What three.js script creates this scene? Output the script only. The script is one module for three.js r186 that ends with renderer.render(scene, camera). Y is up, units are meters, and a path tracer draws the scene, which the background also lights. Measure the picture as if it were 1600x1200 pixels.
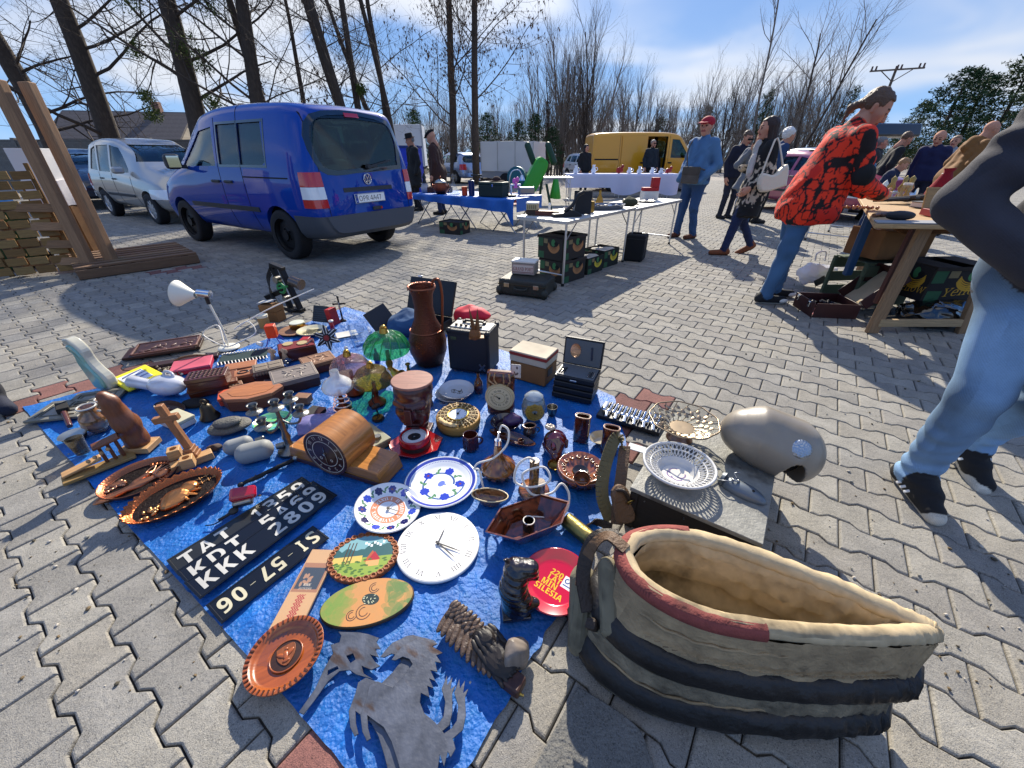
import*as THREE from 'three';
import{mergeGeometries,toCreasedNormals,mergeVertices}from 'three/addons/utils/BufferGeometryUtils.js';
import{RoundedBoxGeometry}from 'three/addons/geometries/RoundedBoxGeometry.js';
import{Brush,Evaluator,SUBTRACTION,INTERSECTION}from 'three-bvh-csg';
// ---------- camera, sun, sky, exposure ----------
const V=(x,y,z)=>new THREE.Vector3(x,y,z),PI=Math.PI,R=PI / 180;
const scene=new THREE.Scene();
const camera=new THREE.PerspectiveCamera(88.8,4 / 3,.05,1500);
camera.position.set(0,1.264,0);
camera.rotation.set(-30.11*R,0,0);
const EXPOSURE=1.65,SUN_POWER=4.9,SUN_AZ=5.5*R,SUN_EL=29.5*R;
const sunDir=V(Math.sin(SUN_AZ)*Math.cos(SUN_EL),Math.sin(SUN_EL),-Math.cos(SUN_AZ)*Math.cos(SUN_EL));
const sun=new THREE.DirectionalLight(new THREE.Color(1,.92,.78),SUN_POWER);
sun.position.copy(sunDir).multiplyScalar(60);sun.target.position.set(0,0,-6);
sun.castShadow=true;sun.shadow.mapSize.set(4096,4096);sun.shadow.radius=1.2;
Object.assign(sun.shadow.camera,{left:-30,right:30,top:30,bottom:-30,near:1,far:160});
scene.add(sun,sun.target);
// seeded randomness and periodic noise
function rng(seed){let s=seed>>>0;return()=>{s=(s + 0x6d2b79f5)|0;let t=Math.imul(s ^(s>>>15),1|s);t=(t + Math.imul(t ^(t>>>7),61|t))^ t;return((t ^(t>>>14))>>>0)/ 4294967296;};}
const hash=(x,y,z)=>{let h=Math.imul(x,374761393)+ Math.imul(y,668265263)+ Math.imul(z,2147483647 ^ 0x5bd1e995);h=Math.imul(h ^(h>>>13),1274126177);return((h ^(h>>>16))>>>0)/ 4294967296;};
const sm=(t)=>t*t*(3 - 2*t),mix=(a,b,t)=>a +(b - a)*t,clamp=(v,a=0,b=1)=>Math.min(b,Math.max(a,v)),step=(a,b,v)=>sm(clamp((v - a)/(b - a)));
function vn(x,y,z=0,p=0){
  const X=Math.floor(x),Y=Math.floor(y),Z=Math.floor(z),fx=sm(x - X),fy=sm(y - Y),fz=sm(z - Z),w=p?(n)=>((n % p)+ p)% p:(n)=>n;
  const c=(i,j,k)=>hash(w(X + i),w(Y + j),Z + k);
  const a=mix(mix(c(0,0,0),c(1,0,0),fx),mix(c(0,1,0),c(1,1,0),fx),fy);
  if(fz===0)return a;
  return mix(a,mix(mix(c(0,0,1),c(1,0,1),fx),mix(c(0,1,1),c(1,1,1),fx),fy),fz);
}
function fbm(x,y,o=4,p=0,z=0){let s=0,a=.5,n=0;for(let i=0;i<o;i++){s +=a*vn(x,y,z + i*7,p);n +=a;a*=.5;x*=2;y*=2;p*=2;}return s / n;}
{// sky: clear spring air with thin streaky cirrus
  const W=1024,H=512,d=new Float32Array(W*H*4);
  for(let j=0;j<H;j++)for(let i=0;i<W;i++){
    const el=((j + .5)/ H - .5)*PI,az=((i + .5)/ W - .5)*2*PI;
    const x=Math.cos(el)*Math.cos(az),y=Math.sin(el),z=Math.cos(el)*Math.sin(az);
    const up=Math.max(0,y),t=Math.pow(1 - up,3.2);
    let c=[mix(.035,.23,t),mix(.13,.40,t),mix(.42,.63,t)];
    const ang=Math.acos(clamp(x*sunDir.x + y*sunDir.y + z*sunDir.z,-1,1))/ R;
    const glow=.45*Math.exp(-ang / 11)+ .03*Math.exp(-ang / 40);
    const q=1 /(up + .13),px=x*q,pz=z*q;
    const wx=fbm(px*.7 + 5,pz*.7 + 9,3)- .5,wz=fbm(px*.7 + 25,pz*.7 + 2,3)- .5;
    const a=px*.85 + pz*.5 + wx*2.2,b=-px*.5 + pz*.85 + wz*2.2;
    const n1=fbm(a*.55 + 3,b*1.5 + 1,6),n2=fbm(px*.5 + 40,pz*.5 + 11,4);
    let cl=step(.46,.72,n1*.66 + n2*.38)*.9;
    cl=Math.max(cl,.3*step(.4,.75,n1)*t);
    const cw=[.50,.52,.56];
    for(let k=0;k<3;k++)c[k]=mix(c[k],cw[k]*(1 + .9*glow),cl)+ glow*[1,.97,.9][k]*.55;
    if(y<0){const g=clamp(-y*12);c=c.map((v,k)=>mix(v,[.16,.15,.13][k],g));}
    d.set([c[0],c[1],c[2],1],(j*W + i)*4);
}
  const t=new THREE.DataTexture(d,W,H,THREE.RGBAFormat,THREE.FloatType);
  t.mapping=THREE.EquirectangularReflectionMapping;t.magFilter=t.minFilter=THREE.LinearFilter;t.wrapS=THREE.RepeatWrapping;t.needsUpdate=true;
  scene.background=t;scene.environment=t;
}
const renderer=new THREE.WebGLRenderer({antialias:true});
renderer.toneMapping=THREE.LinearToneMapping;renderer.toneMappingExposure=EXPOSURE;renderer.shadowMap.enabled=true;
// ---------- textures: only grain, speckle, weave, wear ----------
function dtex(n,fn,size=1,srgb=false){
  const d=new Uint8Array(n*n*4);
  for(let j=0;j<n;j++)for(let i=0;i<n;i++){const v=fn(i / n,j / n),o=(j*n + i)*4;for(let k=0;k<3;k++)d[o + k]=clamp(v.length?v[k]:v)*255;d[o + 3]=255;}
  const t=new THREE.DataTexture(d,n,n);t.wrapS=t.wrapT=THREE.RepeatWrapping;t.magFilter=THREE.LinearFilter;t.minFilter=THREE.LinearMipmapLinearFilter;t.generateMipmaps=true;
  if(srgb)t.colorSpace=THREE.SRGBColorSpace;t.repeat.set(1 / size,1 / size);t.needsUpdate=true;return t;
}
const T={};
{
  const r=rng(5),sp=Array.from({length:256*256},()=>r());
  const dot=(u,v,n)=>sp[((Math.floor(u*n)&255)+(Math.floor(v*n)&255)*256)];
  T.concrete=dtex(512,(u,v)=>{const g=fbm(u*6,v*6,4,6),s=dot(u,v,256),s2=dot(u + .37,v + .21,128);let c=.77 +(g - .5)*.34 +(s - .5)*.36 +(s2>.93?.2:0)-(s2<.09?.26:0);return c;},.35);
  T.concreteB=dtex(256,(u,v)=>.5 +(dot(u,v,256)- .5)*.5 +(fbm(u*24,v*24,2,24)- .5)*.6,.25);
  T.wood=dtex(512,(u,v)=>{const w=fbm(u*3,v*3,3,3),l=fbm(u*4 + w*0,v*48,3,0),k=Math.sin((v*14 + w*2.4)*2*PI);return .8 + k*.05 +(l - .5)*.4 +(dot(u*.25,v*4,256)- .5)*.06;},.3);
  T.mottle=dtex(256,(u,v)=>.84 +(fbm(u*4,v*4,5,4)- .5)*.5,.5);
  T.dirt=dtex(512,(u,v)=>{const a=fbm(u*5,v*5,5,5),b=fbm(u*22,v*22,3,22),c=fbm(u*3 + 2,v*3,4,3,6);return clamp(.88 - .5*step(.52,.8,a)- .26*step(.55,.8,c)+(b - .5)*.4,.2,1);},.45);
  T.fine=dtex(256,(u,v)=>.5 +(fbm(u*16,v*16,4,16)- .5)*1.4,.12);
  T.weave=dtex(128,(u,v)=>.5 + .25*Math.sin(u*32*2*PI)*(Math.floor(v*64)% 2?1:-1)+(dot(u,v,128)- .5)*.3,.06);
  T.tarp=dtex(512,(u,v)=>{const a=fbm(u*8,v*8,4,8),c=Math.abs(fbm(u*5 + 3,v*5,4,5)- .5),e=Math.abs(fbm(u*14,v*14,3,14,3)- .5);return .5 +(fbm(u*40,v*40,3,40)- .5)*.9 + .1*Math.sin(u*128*2*PI)*Math.sin(v*128*2*PI);},.42);
  T.tarpC=dtex(512,(u,v)=>{const m=fbm(u*6,v*6,4,6),th=.04*(Math.sin(u*170*2*PI)*Math.sin(v*170*2*PI)),c=Math.exp(-Math.abs(fbm(u*9,v*9,3,9,5)- .5)*40);const k=.86 +(m - .5)*.3 + th;return[k*.86 + c*.12,k*.92 + c*.06,k];},.5,true);
  T.bark=dtex(256,(u,v)=>{const n=Math.abs(fbm(u*14,v*4,4,0)- .5)*2;return .62 + n*.6;},.8);
  T.rust=dtex(512,(u,v)=>{const a=fbm(u*5,v*5,5,5),s=fbm(u*3 + v*2,v*14 - u*8,4,0,2),k=.75*step(.58,.74,a*.5 + s*.5);const g=.66 +(fbm(u*12,v*12,3,12)- .5)*.25;return[mix(g,.55,k),mix(g,.40,k),mix(g*1.03,.31,k)];},.33,true);
  T.hammer=dtex(256,(u,v)=>{let m=9;const X=u*14,Y=v*14;for(let i=-1;i<2;i++)for(let j=-1;j<2;j++){const a=Math.floor(X)+ i,b=Math.floor(Y)+ j,q=((a % 14)+ 14)% 14,w=((b % 14)+ 14)% 14;m=Math.min(m,Math.hypot(a + .2 + .6*hash(q,w,1)- X,b + .2 + .6*hash(q,w,2)- Y));}return clamp(m);},.12);
  T.flow=dtex(256,(u,v)=>{const n=fbm(u*3,v*3,3,3),k=Math.sin((v*3 + n*3.2 + u)*2*PI);const g=.62 + .3*k +(fbm(u*12,v*12,2,12)- .5)*.3;return[g,g*.92,g*.84];},.14);
  T.denim=dtex(256,(u,v)=>{const k=.8 +(fbm(u*5,v*5,4,5)- .5)*.5 + .06*Math.sin((u + v)*120*PI)+(dot(u,v,256)- .5)*.12;return[k,k,k];},.5);
}
// a canvas print (lettering, dial, painted decoration)
function print(w,h,draw){const c=document.createElement('canvas');c.width=w;c.height=h;const g=c.getContext('2d');draw(g,w,h);const t=new THREE.CanvasTexture(c);t.colorSpace=THREE.SRGBColorSpace;t.anisotropy=4;return t;}
// ---------- materials ----------
const C=(h)=>new THREE.Color(h);
function mat(color,rough=.7,o={}){
  const{met=0,map,bump,bs=.002,...rest}=o;
  const m=new THREE.MeshPhysicalMaterial({color:color.isColor?color:C(color),roughness:rough,metalness:met,...rest});
  if(map)m.map=map;if(bump){m.bumpMap=bump;m.bumpScale=bs;}
  m.side=THREE.DoubleSide;m.userData.tiled=!!((map&&map.isDataTexture)||bump);return m;
}
const wood=(c,r=.5,o={})=>mat(c,r,{map:T.wood,bump:T.wood,bs:.0006,...o});
const cloth=(c,o={})=>mat(c,.95,{map:T.mottle,bump:T.weave,bs:.0008,sheen:.2,...o});
const metal=(c,r=.3,o={})=>mat(c,r,{met:1,...o});
const glaze=(c,o={})=>mat(c,.18,{clearcoat:1,clearcoatRoughness:.06,map:T.mottle,...o});
const plastic=(c,r=.4,o={})=>mat(c,r,o);
const pane=(c='#ffffff',r=.02)=>mat(c,r,{transmission:1,thickness:0,ior:1.45});
const glassC=(c,dist=.03)=>mat('#ffffff',.04,{transmission:1,thickness:.01,ior:1.48,attenuationColor:C(c),attenuationDistance:dist});
// ---------- geometry helpers ----------
const XF=(g,p=[0,0,0],r=[0,0,0],s=1)=>{const m=new THREE.Matrix4().compose(V(...p),new THREE.Quaternion().setFromEuler(new THREE.Euler(...r)),Array.isArray(s)?V(...s):V(s,s,s));g=g.clone();g.applyMatrix4(m);return g;};
const box=(w,h,d,p,r,bev=.004)=>XF(bev?new RoundedBoxGeometry(w,h,d,1,Math.min(bev,w / 2.1,h / 2.1,d / 2.1)):new THREE.BoxGeometry(w,h,d),p,r);
const cyl=(r1,r2,h,p,r,n=20)=>XF(new THREE.CylinderGeometry(r1,r2,h,n),p,r);
const ball=(x,y,z,p,r,n=16)=>XF(new THREE.SphereGeometry(1,n,Math.ceil(n*.7)),p,r,[x,y,z]);
const lathe=(pts,n=32,p,r,s)=>XF(new THREE.LatheGeometry(pts.map(([a,b])=>new THREE.Vector2(Math.max(a,.0004),b)),n),p,r,s);
const tube=(pts,r=.01,n=8,seg,closed=false)=>new THREE.TubeGeometry(new THREE.CatmullRomCurve3(pts.map((q)=>V(...q)),closed,'centripetal'),seg||pts.length*5,r,n,closed);
const rod=(a,b,r=.01,r2=r,n=8)=>{const A=V(...a),B=V(...b),d=B.clone().sub(A),g=new THREE.CylinderGeometry(r2,r,d.length(),n);g.applyQuaternion(new THREE.Quaternion().setFromUnitVectors(V(0,1,0),d.normalize()));const m=A.add(B).multiplyScalar(.5);g.translate(m.x,m.y,m.z);return g;};
const bar=(a,b,w,h)=>{const A=V(...a),B=V(...b),d=B.clone().sub(A),g=box(w,d.length(),h,undefined,undefined,Math.min(w,h)*.12);g.applyQuaternion(new THREE.Quaternion().setFromUnitVectors(V(0,1,0),d.normalize()));const m=A.add(B).multiplyScalar(.5);g.translate(m.x,m.y,m.z);return g;};
const shape=(pts)=>{const s=new THREE.Shape();pts.forEach(([x,y],i)=>(i?s.lineTo(x,y):s.moveTo(x,y)));s.closePath();return s;};
// upright extrusion along +z, or (flat = true) lying with its thickness along +y; flat points are [x, z]
const extr=(pts,d,bev=.002,flat=false,holes=[],seg=1)=>{
  const f=flat?([x,z])=>[x,-z]:(q)=>q,s=pts.isShape?pts:shape(pts.map(f));for(const h of holes)s.holes.push(shape(h.map(f)));
  const g=new THREE.ExtrudeGeometry(s,{depth:d - 2*bev,bevelEnabled:bev>0,bevelSize:bev,bevelThickness:bev,bevelOffset:-bev,bevelSegments:seg,curveSegments:8});g.translate(0,0,bev);if(flat)g.rotateX(-PI / 2);return g;
};
const smooth=(pts,n=6,closed=true)=>new THREE.SplineCurve((closed?[...pts,pts[0]]:pts).map(([x,y])=>new THREE.Vector2(x,y))).getPoints(pts.length*n).slice(0,closed?-1:undefined).map((q)=>[q.x,q.y]);
const ring=(rx,ry,n=40,f=()=>1)=>Array.from({length:n},(_,i)=>{const a=(i / n)*2*PI;return[rx*f(a)*Math.cos(a),ry*f(a)*Math.sin(a)];});
function join(list){
  const l=list.filter(Boolean).map((g)=>{g=g.index?g.toNonIndexed():g;for(const k of Object.keys(g.attributes))if(!['position','normal','uv','color'].includes(k))g.deleteAttribute(k);if(!g.attributes.uv)g.setAttribute('uv',new THREE.BufferAttribute(new Float32Array(g.attributes.position.count*2),2));g.morphAttributes={};return g;});
  return l.length===1?l[0]:mergeGeometries(l,false);
}
function boxUV(g,grain){// uv in metres, from the dominant axis of each normal
  if(g.index)g=g.toNonIndexed();const p=g.attributes.position,n=g.attributes.normal,uv=new Float32Array(p.count*2);g.computeBoundingBox();const sz=g.boundingBox.getSize(V()),long=grain?(sz.x>=sz.y&&sz.x>=sz.z?0:sz.y>=sz.z?1:2):0;
  for(let i=0;i<p.count;i +=3){
    let a=0,b=0,c=0;for(let k=0;k<3;k++){a +=n.getX(i + k);b +=n.getY(i + k);c +=n.getZ(i + k);}a=Math.abs(a);b=Math.abs(b);c=Math.abs(c);
    for(let k=0;k<3;k++){const x=p.getX(i + k),y=p.getY(i + k),z=p.getZ(i + k);const ax=b>=a&&b>=c?[0,2]:a>=c?[2,1]:[0,1],q=[x,y,z];if(ax[1]===long)ax.reverse();uv.set([q[ax[0]],q[ax[1]]],(i + k)*2);}
}
  g.setAttribute('uv',new THREE.BufferAttribute(uv,2));return g;
}
// planar uv 0..1 over the x,y (axis 'z') or x,z (axis 'y') box of a geometry, for prints
function fitUV(g,axis='y',[x0,x1,y0,y1]=[]){
  if(g.index)g=g.toNonIndexed();g.computeBoundingBox();const B=g.boundingBox,p=g.attributes.position,uv=new Float32Array(p.count*2);
  if(x0===undefined){x0=B.min.x;x1=B.max.x;y0=axis==='y'?-B.max.z:B.min.y;y1=axis==='y'?-B.min.z:B.max.y;}
  for(let i=0;i<p.count;i++)uv.set([(p.getX(i)- x0)/(x1 - x0),((axis==='y'?-p.getZ(i):p.getY(i))- y0)/(y1 - y0)],i*2);
  g.setAttribute('uv',new THREE.BufferAttribute(uv,2));return g;
}
const jitter=(g,amp,f=10,seed=0)=>{g=g.clone();const p=g.attributes.position;for(let i=0;i<p.count;i++){const x=p.getX(i),y=p.getY(i),z=p.getZ(i);const n=(k)=>(vn(x*f + seed + k*9.1,y*f + 3.3,z*f + k*5.7)- .5)*2*amp;p.setXYZ(i,x + n(1),y + n(2),z + n(3));}g.computeVertexNormals();return g;};
const weld=(g)=>{for(const k of['uv','normal'])g.deleteAttribute(k);g=mergeVertices(g,1e-4);g.computeVertexNormals();return g;};
// ---------- things and parts ----------
const taken={};
const numbered=(n)=>{const k=(taken[n]=(taken[n]??-1)+ 1);return k?n + '_' + String(k).padStart(3,'0'):n;};
function put(o,name,label,category,group,kind){o.name=numbered(name);if(label)o.userData.label=label;if(category)o.userData.category=category;if(group)o.userData.group=group;if(kind)o.userData.kind=kind;scene.add(o);return o;}
function thing(name,label,category,p=[0,0,0],ry=0,group){const o=new THREE.Group();o.position.set(...p);o.rotation.y=ry;return put(o,name,label,category,group);}
function mesh(geo,m){let g=Array.isArray(geo)?join(geo):geo;if(m.userData.tiled&&!g.userData.keep)g=boxUV(g,m.map===T.wood);const o=new THREE.Mesh(g,m);o.castShadow=o.receiveShadow=true;return o;}
function one(name,label,category,geo,m,p=[0,0,0],ry=0,group){const o=mesh(geo,m);o.position.set(...p);o.rotation.y=ry;return put(o,name,label,category,group);}
function part(parent,name,geo,m,label){const o=mesh(geo,m);o.name=name;if(label)o.userData.label=label;parent.add(o);return o;}
const keep=(g)=>{g.userData.keep=true;return g;};
const printed=(tex,rough=.5,o={})=>{const m=mat('#ffffff',rough,o);m.map=tex;m.userData.tiled=false;return m;};
// ---------- ground: terrain, concrete block paving, tarp ----------
{
  const m=mat('#6f6a4c',1,{map:T.mottle,bump:T.fine,bs:.02});
  const g=new THREE.PlaneGeometry(1600,1600,8,8);g.rotateX(-PI / 2);g.translate(0,-.06,0);
  const o=mesh(g,m);put(o,'terrain','dry spring grass around the car park',undefined,undefined,'structure');
}
const TARP={A:[-2.84,-1.9],B:[-.2,-.22],C:[.62,-2.02],D:[-1.62,-3.66]};
const inTarp=(x,z)=>{const q=[TARP.A,TARP.B,[.31,-.95],TARP.C,TARP.D];let s=false;for(let i=0,j=q.length - 1;i<q.length;j=i++)if(q[i][1]>z!==q[j][1]>z&&x<((q[j][0]- q[i][0])*(z - q[i][1]))/(q[j][1]- q[i][1])+ q[i][0])s=!s;return s;};
{
  const root=new THREE.Group();put(root,'pavement','grey concrete block paving of the car park',undefined,undefined,'structure');
  const bed=part(root,'sand_bed',(()=>{const g=new THREE.PlaneGeometry(130,90);g.rotateX(-PI / 2);g.translate(0,-.016,-30);return g;})(),mat('#57514a',1,{map:T.concrete,bump:T.concreteB,bs:.004}));
  const far=part(root,'far_paving',(()=>{const s=new THREE.PlaneGeometry(130,46);s.rotateX(-PI / 2);s.translate(0,-.004,-53 + 3.9);return s;})(),mat('#a59d92',.95,{map:T.concrete,bump:T.concreteB,bs:.004}));
  const th=-35.63*R,eu=[Math.cos(th),-Math.sin(th)],ev=[Math.sin(th),Math.cos(th)],o=[1.27125,-1.02792];// x,z
  const G=.0022,half=[[-.1 + G,.0825 - G],[-.066,.0825 - G],[-.036,.0575 - G],[.036,.0575 - G],[.066,.0825 - G],[.1 - G,.0825 - G]];
  const out=[...half,...half.map(([u,v])=>[-u,-v])];
  function stone(k){
    const r=rng(77 + k),P=[],N=out.length,lev=[[0,-.026],[0,-.006],[.0035,-.0015],[.007,0]],pos=[],uv=[],ou=r()*3,ov=r()*3,rr=r()*6,cs=Math.cos(rr),sn=Math.sin(rr);
    const jit=out.map(()=>[(r()- .5)*.0016,(r()- .5)*.0016]);
    const pt=(l,i)=>{const[u,v]=out[i % N],j=jit[i % N],f=1 - lev[l][0]/ .1,fv=1 - lev[l][0]/ .07;return[u*f + j[0],lev[l][1],v*fv + j[1]];};
    const tri=(a,b,c)=>{for(const q of[a,b,c]){pos.push(...q);uv.push(ou + q[0]*cs - q[2]*sn,ov + q[0]*sn + q[2]*cs);}};
    for(let l=0;l<3;l++)for(let i=0;i<N;i++){if(l===1&&false)continue;const a=pt(l,i),b=pt(l,i + 1),c=pt(l + 1,i),d=pt(l + 1,i + 1);tri(a,b,c);tri(b,d,c);}
    const ce=[0,.0006,0];for(let i=0;i<N;i++)tri(pt(3,i),pt(3,i + 1),ce);
    const g=new THREE.BufferGeometry();g.setAttribute('position',new THREE.Float32BufferAttribute(pos,3));g.setAttribute('uv',new THREE.Float32BufferAttribute(uv,2));g.computeVertexNormals();g.rotateY(-Math.atan2(eu[1],eu[0]));return keep(g);
}
  const geos=Array.from({length:8},(_,k)=>stone(k));
  const grey=['#9f9a8f','#979289','#a49f94','#928e86','#9d978b','#99958d'],red=['#8d5f56','#7f544d'];
  const sm_=(c)=>mat(c,.92,{map:T.concrete,bump:T.concreteB,bs:.0022});
  const gm=grey.map(sm_),rm=red.map(sm_),list=[];
  const cp=Math.cos(30.11*R),sp=Math.sin(30.11*R);
  for(let v=-230;v<60;v++)for(let k=-160;k<60;k++){
    const u=k +(v&1?0:.5),x=o[0]+ eu[0]*u*.2 + ev[0]*v*.14,z=o[1]+ eu[1]*u*.2 + ev[1]*v*.14,d=-z;
    if(d>27||d<-.6)continue;const zc=d*cp + 1.264*sp,px=x / zc,py=(1.264*cp - d*sp)/ zc;
    if(Math.abs(px)>1.42||py>1.15)continue;
    const vis=Math.abs(px)<1.3&&py<.97&&!inTarp(x,z)&&!(x>.42&&x<1.0&&d>.55&&d<1.5);
    list.push({x,z,u,v,zc,vis,red:[[-5,-5,40],[-20,7,40],[-35,-3,2]].some(([c,a,b])=>v>a&&v<b&&(u===c||u - c===.5))});
}
  list.sort((a,b)=>(b.vis - a.vis)||a.zc - b.zc);
  const r=rng(3),near=list.slice(0,300),rest=list.slice(300);
  const pose=(s,e)=>{e.position.set(s.x,(r()- .5)*.003,s.z);e.rotation.set((r()- .5)*.012,r()<.5?0:PI,(r()- .5)*.012);};
  near.forEach((s)=>{const ms=s.red?rm:gm,e=new THREE.Mesh(geos[Math.floor(r()*8)],ms[Math.floor(r()*ms.length)]);e.castShadow=e.receiveShadow=true;e.name='paving_stone';pose(s,e);root.add(e);});
  const white=sm_('#ffffff'),fam=geos.slice(0,6).map(()=>[]),e=new THREE.Object3D(),stones=new THREE.Group();stones.name='paving_stones';stones.userData.kind='stuff';
  rest.forEach((s)=>fam[Math.floor(r()*6)].push(s));
  fam.forEach((l,k)=>{const im=new THREE.InstancedMesh(geos[k],white,l.length);l.forEach((s,i)=>{pose(s,e);e.updateMatrix();im.setMatrixAt(i,e.matrix);im.setColorAt(i,C(s.red?red[i % 2]:grey[Math.floor(r()*6)]).multiplyScalar(.94 + r()*.12));});im.castShadow=im.receiveShadow=true;im.name='paving_stones';im.userData.kind='stuff';root.add(im);});
}
const tarpBlue=mat('#167ccc',.48,{map:T.tarpC,bump:T.tarp,bs:.005});
{// blue woven tarp: Coons patch with folds
  const path=(pts)=>{const c=new THREE.CatmullRomCurve3(pts.map(([x,z])=>V(x,0,z)),false,'centripetal');return(t)=>c.getPoint(t);};
  const{A,B,C:c3,D}=TARP,e0=path([A,[-1.99,-1.36],[-1.12,-.81],[-.72,-.56],B]),e1=path([D,[-.75,-3.1],[.0,-2.62],c3]),f0=path([A,[-2.12,-2.62],D]),f1=path([B,[.12,-.68],[.31,-.96],[.56,-1.5],c3]);
  const n=240,m=170,pos=[],idx=[],a=V(...[A[0],0,A[1]]),b=V(B[0],0,B[1]),c=V(c3[0],0,c3[1]),d=V(D[0],0,D[1]);
  for(let j=0;j<=m;j++)for(let i=0;i<=n;i++){
    const s=i / n,t=j / m,p=e0(s).multiplyScalar(1 - t).add(e1(s).multiplyScalar(t)).add(f0(t).multiplyScalar(1 - s)).add(f1(t).multiplyScalar(s));
    p.addScaledVector(a,-(1 - s)*(1 - t)).addScaledVector(b,-s*(1 - t)).addScaledVector(c,-s*t).addScaledVector(d,-(1 - s)*t);
    const x=p.x,z=p.z,edge=Math.min(s,1 - s,t,1 - t);
    const w=fbm(x*3 + 7,z*3 + 3,3)- .5,f1_=Math.abs(fbm(x*4.2 + w*2,z*2.4 - w,3,0,4)- .5),f2_=Math.abs(fbm((x + z)*2.6,(z - x)*5.2,2,0,9)- .5),f3_=fbm(x*22,z*22,3,0,2);
    let y=.003 + Math.exp(-f1_*34)*.006 + Math.exp(-f2_*40)*.005 + f3_*.005;const fo=(q)=>Math.exp(-Math.abs(q - Math.round(q))*130)*.0035;y +=fo(s*6 + .02*w)+ fo(t*4 + .02*w)+ .004*Math.exp(-30*Math.abs(vn(x*9 + w*4,z*9,2)- .5));y*=.4 + .6*step(0,.05,edge);y +=.002;
    const we=edge<.004?(vn(i*.3,j*.3)- .5)*.012:0;
    pos.push(x + we,y,z + we);if(i<n&&j<m){const k=j*(n + 1)+ i;idx.push(k,k + 1,k + n + 1,k + 1,k + n + 2,k + n + 1);}
}
  const g=new THREE.BufferGeometry();g.setAttribute('position',new THREE.Float32BufferAttribute(pos,3));g.setIndex(idx);g.computeVertexNormals();g.setAttribute('uv',new THREE.BufferAttribute(new Float32Array(pos.length / 3*2),2));
  for(let i=0;i<pos.length / 3;i++)g.attributes.uv.setXY(i,pos[i*3]*.8 + pos[i*3 + 2]*.6,pos[i*3 + 2]*.8 - pos[i*3]*.6);keep(g);
  one('ground_tarp','crinkled blue woven tarp spread on the paving under the bric-a-brac','tarp',g,tarpBlue);
}
{// grit, leaf scraps and pebbles scattered on the paving
  const r=rng(61),g=jitter(ball(.006,.003,.0045,[0,.003,0],undefined,5),.001,300),im=new THREE.InstancedMesh(g,mat('#ffffff',.9),1500),e=new THREE.Object3D();for(let i=0;i<1500;i++){const d=.5 + 9*r()*r();e.position.set((r()- .5)*2.6*(d + .6),.0005,-d);e.rotation.y=r()*6;e.scale.setScalar(.35 + r()*r()*1.5);e.updateMatrix();im.setMatrixAt(i,e.matrix);im.setColorAt(i,C(['#6b5a40','#8d8a80','#4a4436','#b5ada0'][i % 4]));}put(im,'ground_litter','grit, pebbles and leaf scraps scattered over the paving','litter',undefined,'stuff');}
// ---------- trees, wall, houses, pylon ----------
const barkM=mat('#51463d',.95,{map:T.bark,bump:T.bark,bs:.004}),twigM=mat('#473d35',.95),twigPale=mat('#746a61',.95),oldLeafM=mat('#5a3d22',.9),mistM=mat('#4b5a22',.9),needleM=mat('#26431f',.85),needleM2=mat('#3c4f26',.85);
function limb(out,pts,r0,r1,n){// tapered tube through points
  const base=out.pos.length / 3,up=V(.31,.2,.93);
  pts.forEach((p,i)=>{const d=(pts[i + 1]||p).clone().sub(pts[i - 1]||p).normalize(),a=V().crossVectors(d,up).normalize(),b=V().crossVectors(d,a),r=mix(r0,r1,i /(pts.length - 1));for(let k=0;k<n;k++){const t=(k / n)*2*PI,c=Math.cos(t),s=Math.sin(t);out.nor.push(a.x*c + b.x*s,a.y*c + b.y*s,a.z*c + b.z*s);out.pos.push(p.x +(a.x*c + b.x*s)*r,p.y +(a.y*c + b.y*s)*r,p.z +(a.z*c + b.z*s)*r);}});
  for(let i=0;i<pts.length - 1;i++)for(let k=0;k<n;k++){const a=base + i*n + k,b=base + i*n +((k + 1)% n);out.idx.push(a,b,a + n,b,b + n,a + n);}
}
const soup=()=>({pos:[],nor:[],idx:[]});
const bake=(o)=>{const g=new THREE.BufferGeometry();g.setAttribute('position',new THREE.Float32BufferAttribute(o.pos,3));g.setAttribute('normal',new THREE.Float32BufferAttribute(o.nor,3));g.setIndex(o.idx);g.setAttribute('uv',new THREE.Float32BufferAttribute(new Float32Array(o.pos.length / 3*2),2));return g;};
const chip=(o,p,a,b)=>{const k=o.pos.length / 3,n=V().crossVectors(a,b).normalize();for(const[s,t]of[[0,0],[1,.1],[.5,1]]){o.pos.push(p.x + a.x*s + b.x*t,p.y + a.y*s + b.y*t,p.z + a.z*s + b.z*t);o.nor.push(n.x,n.y,n.z);}o.idx.push(k,k + 1,k + 2);};
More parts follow.
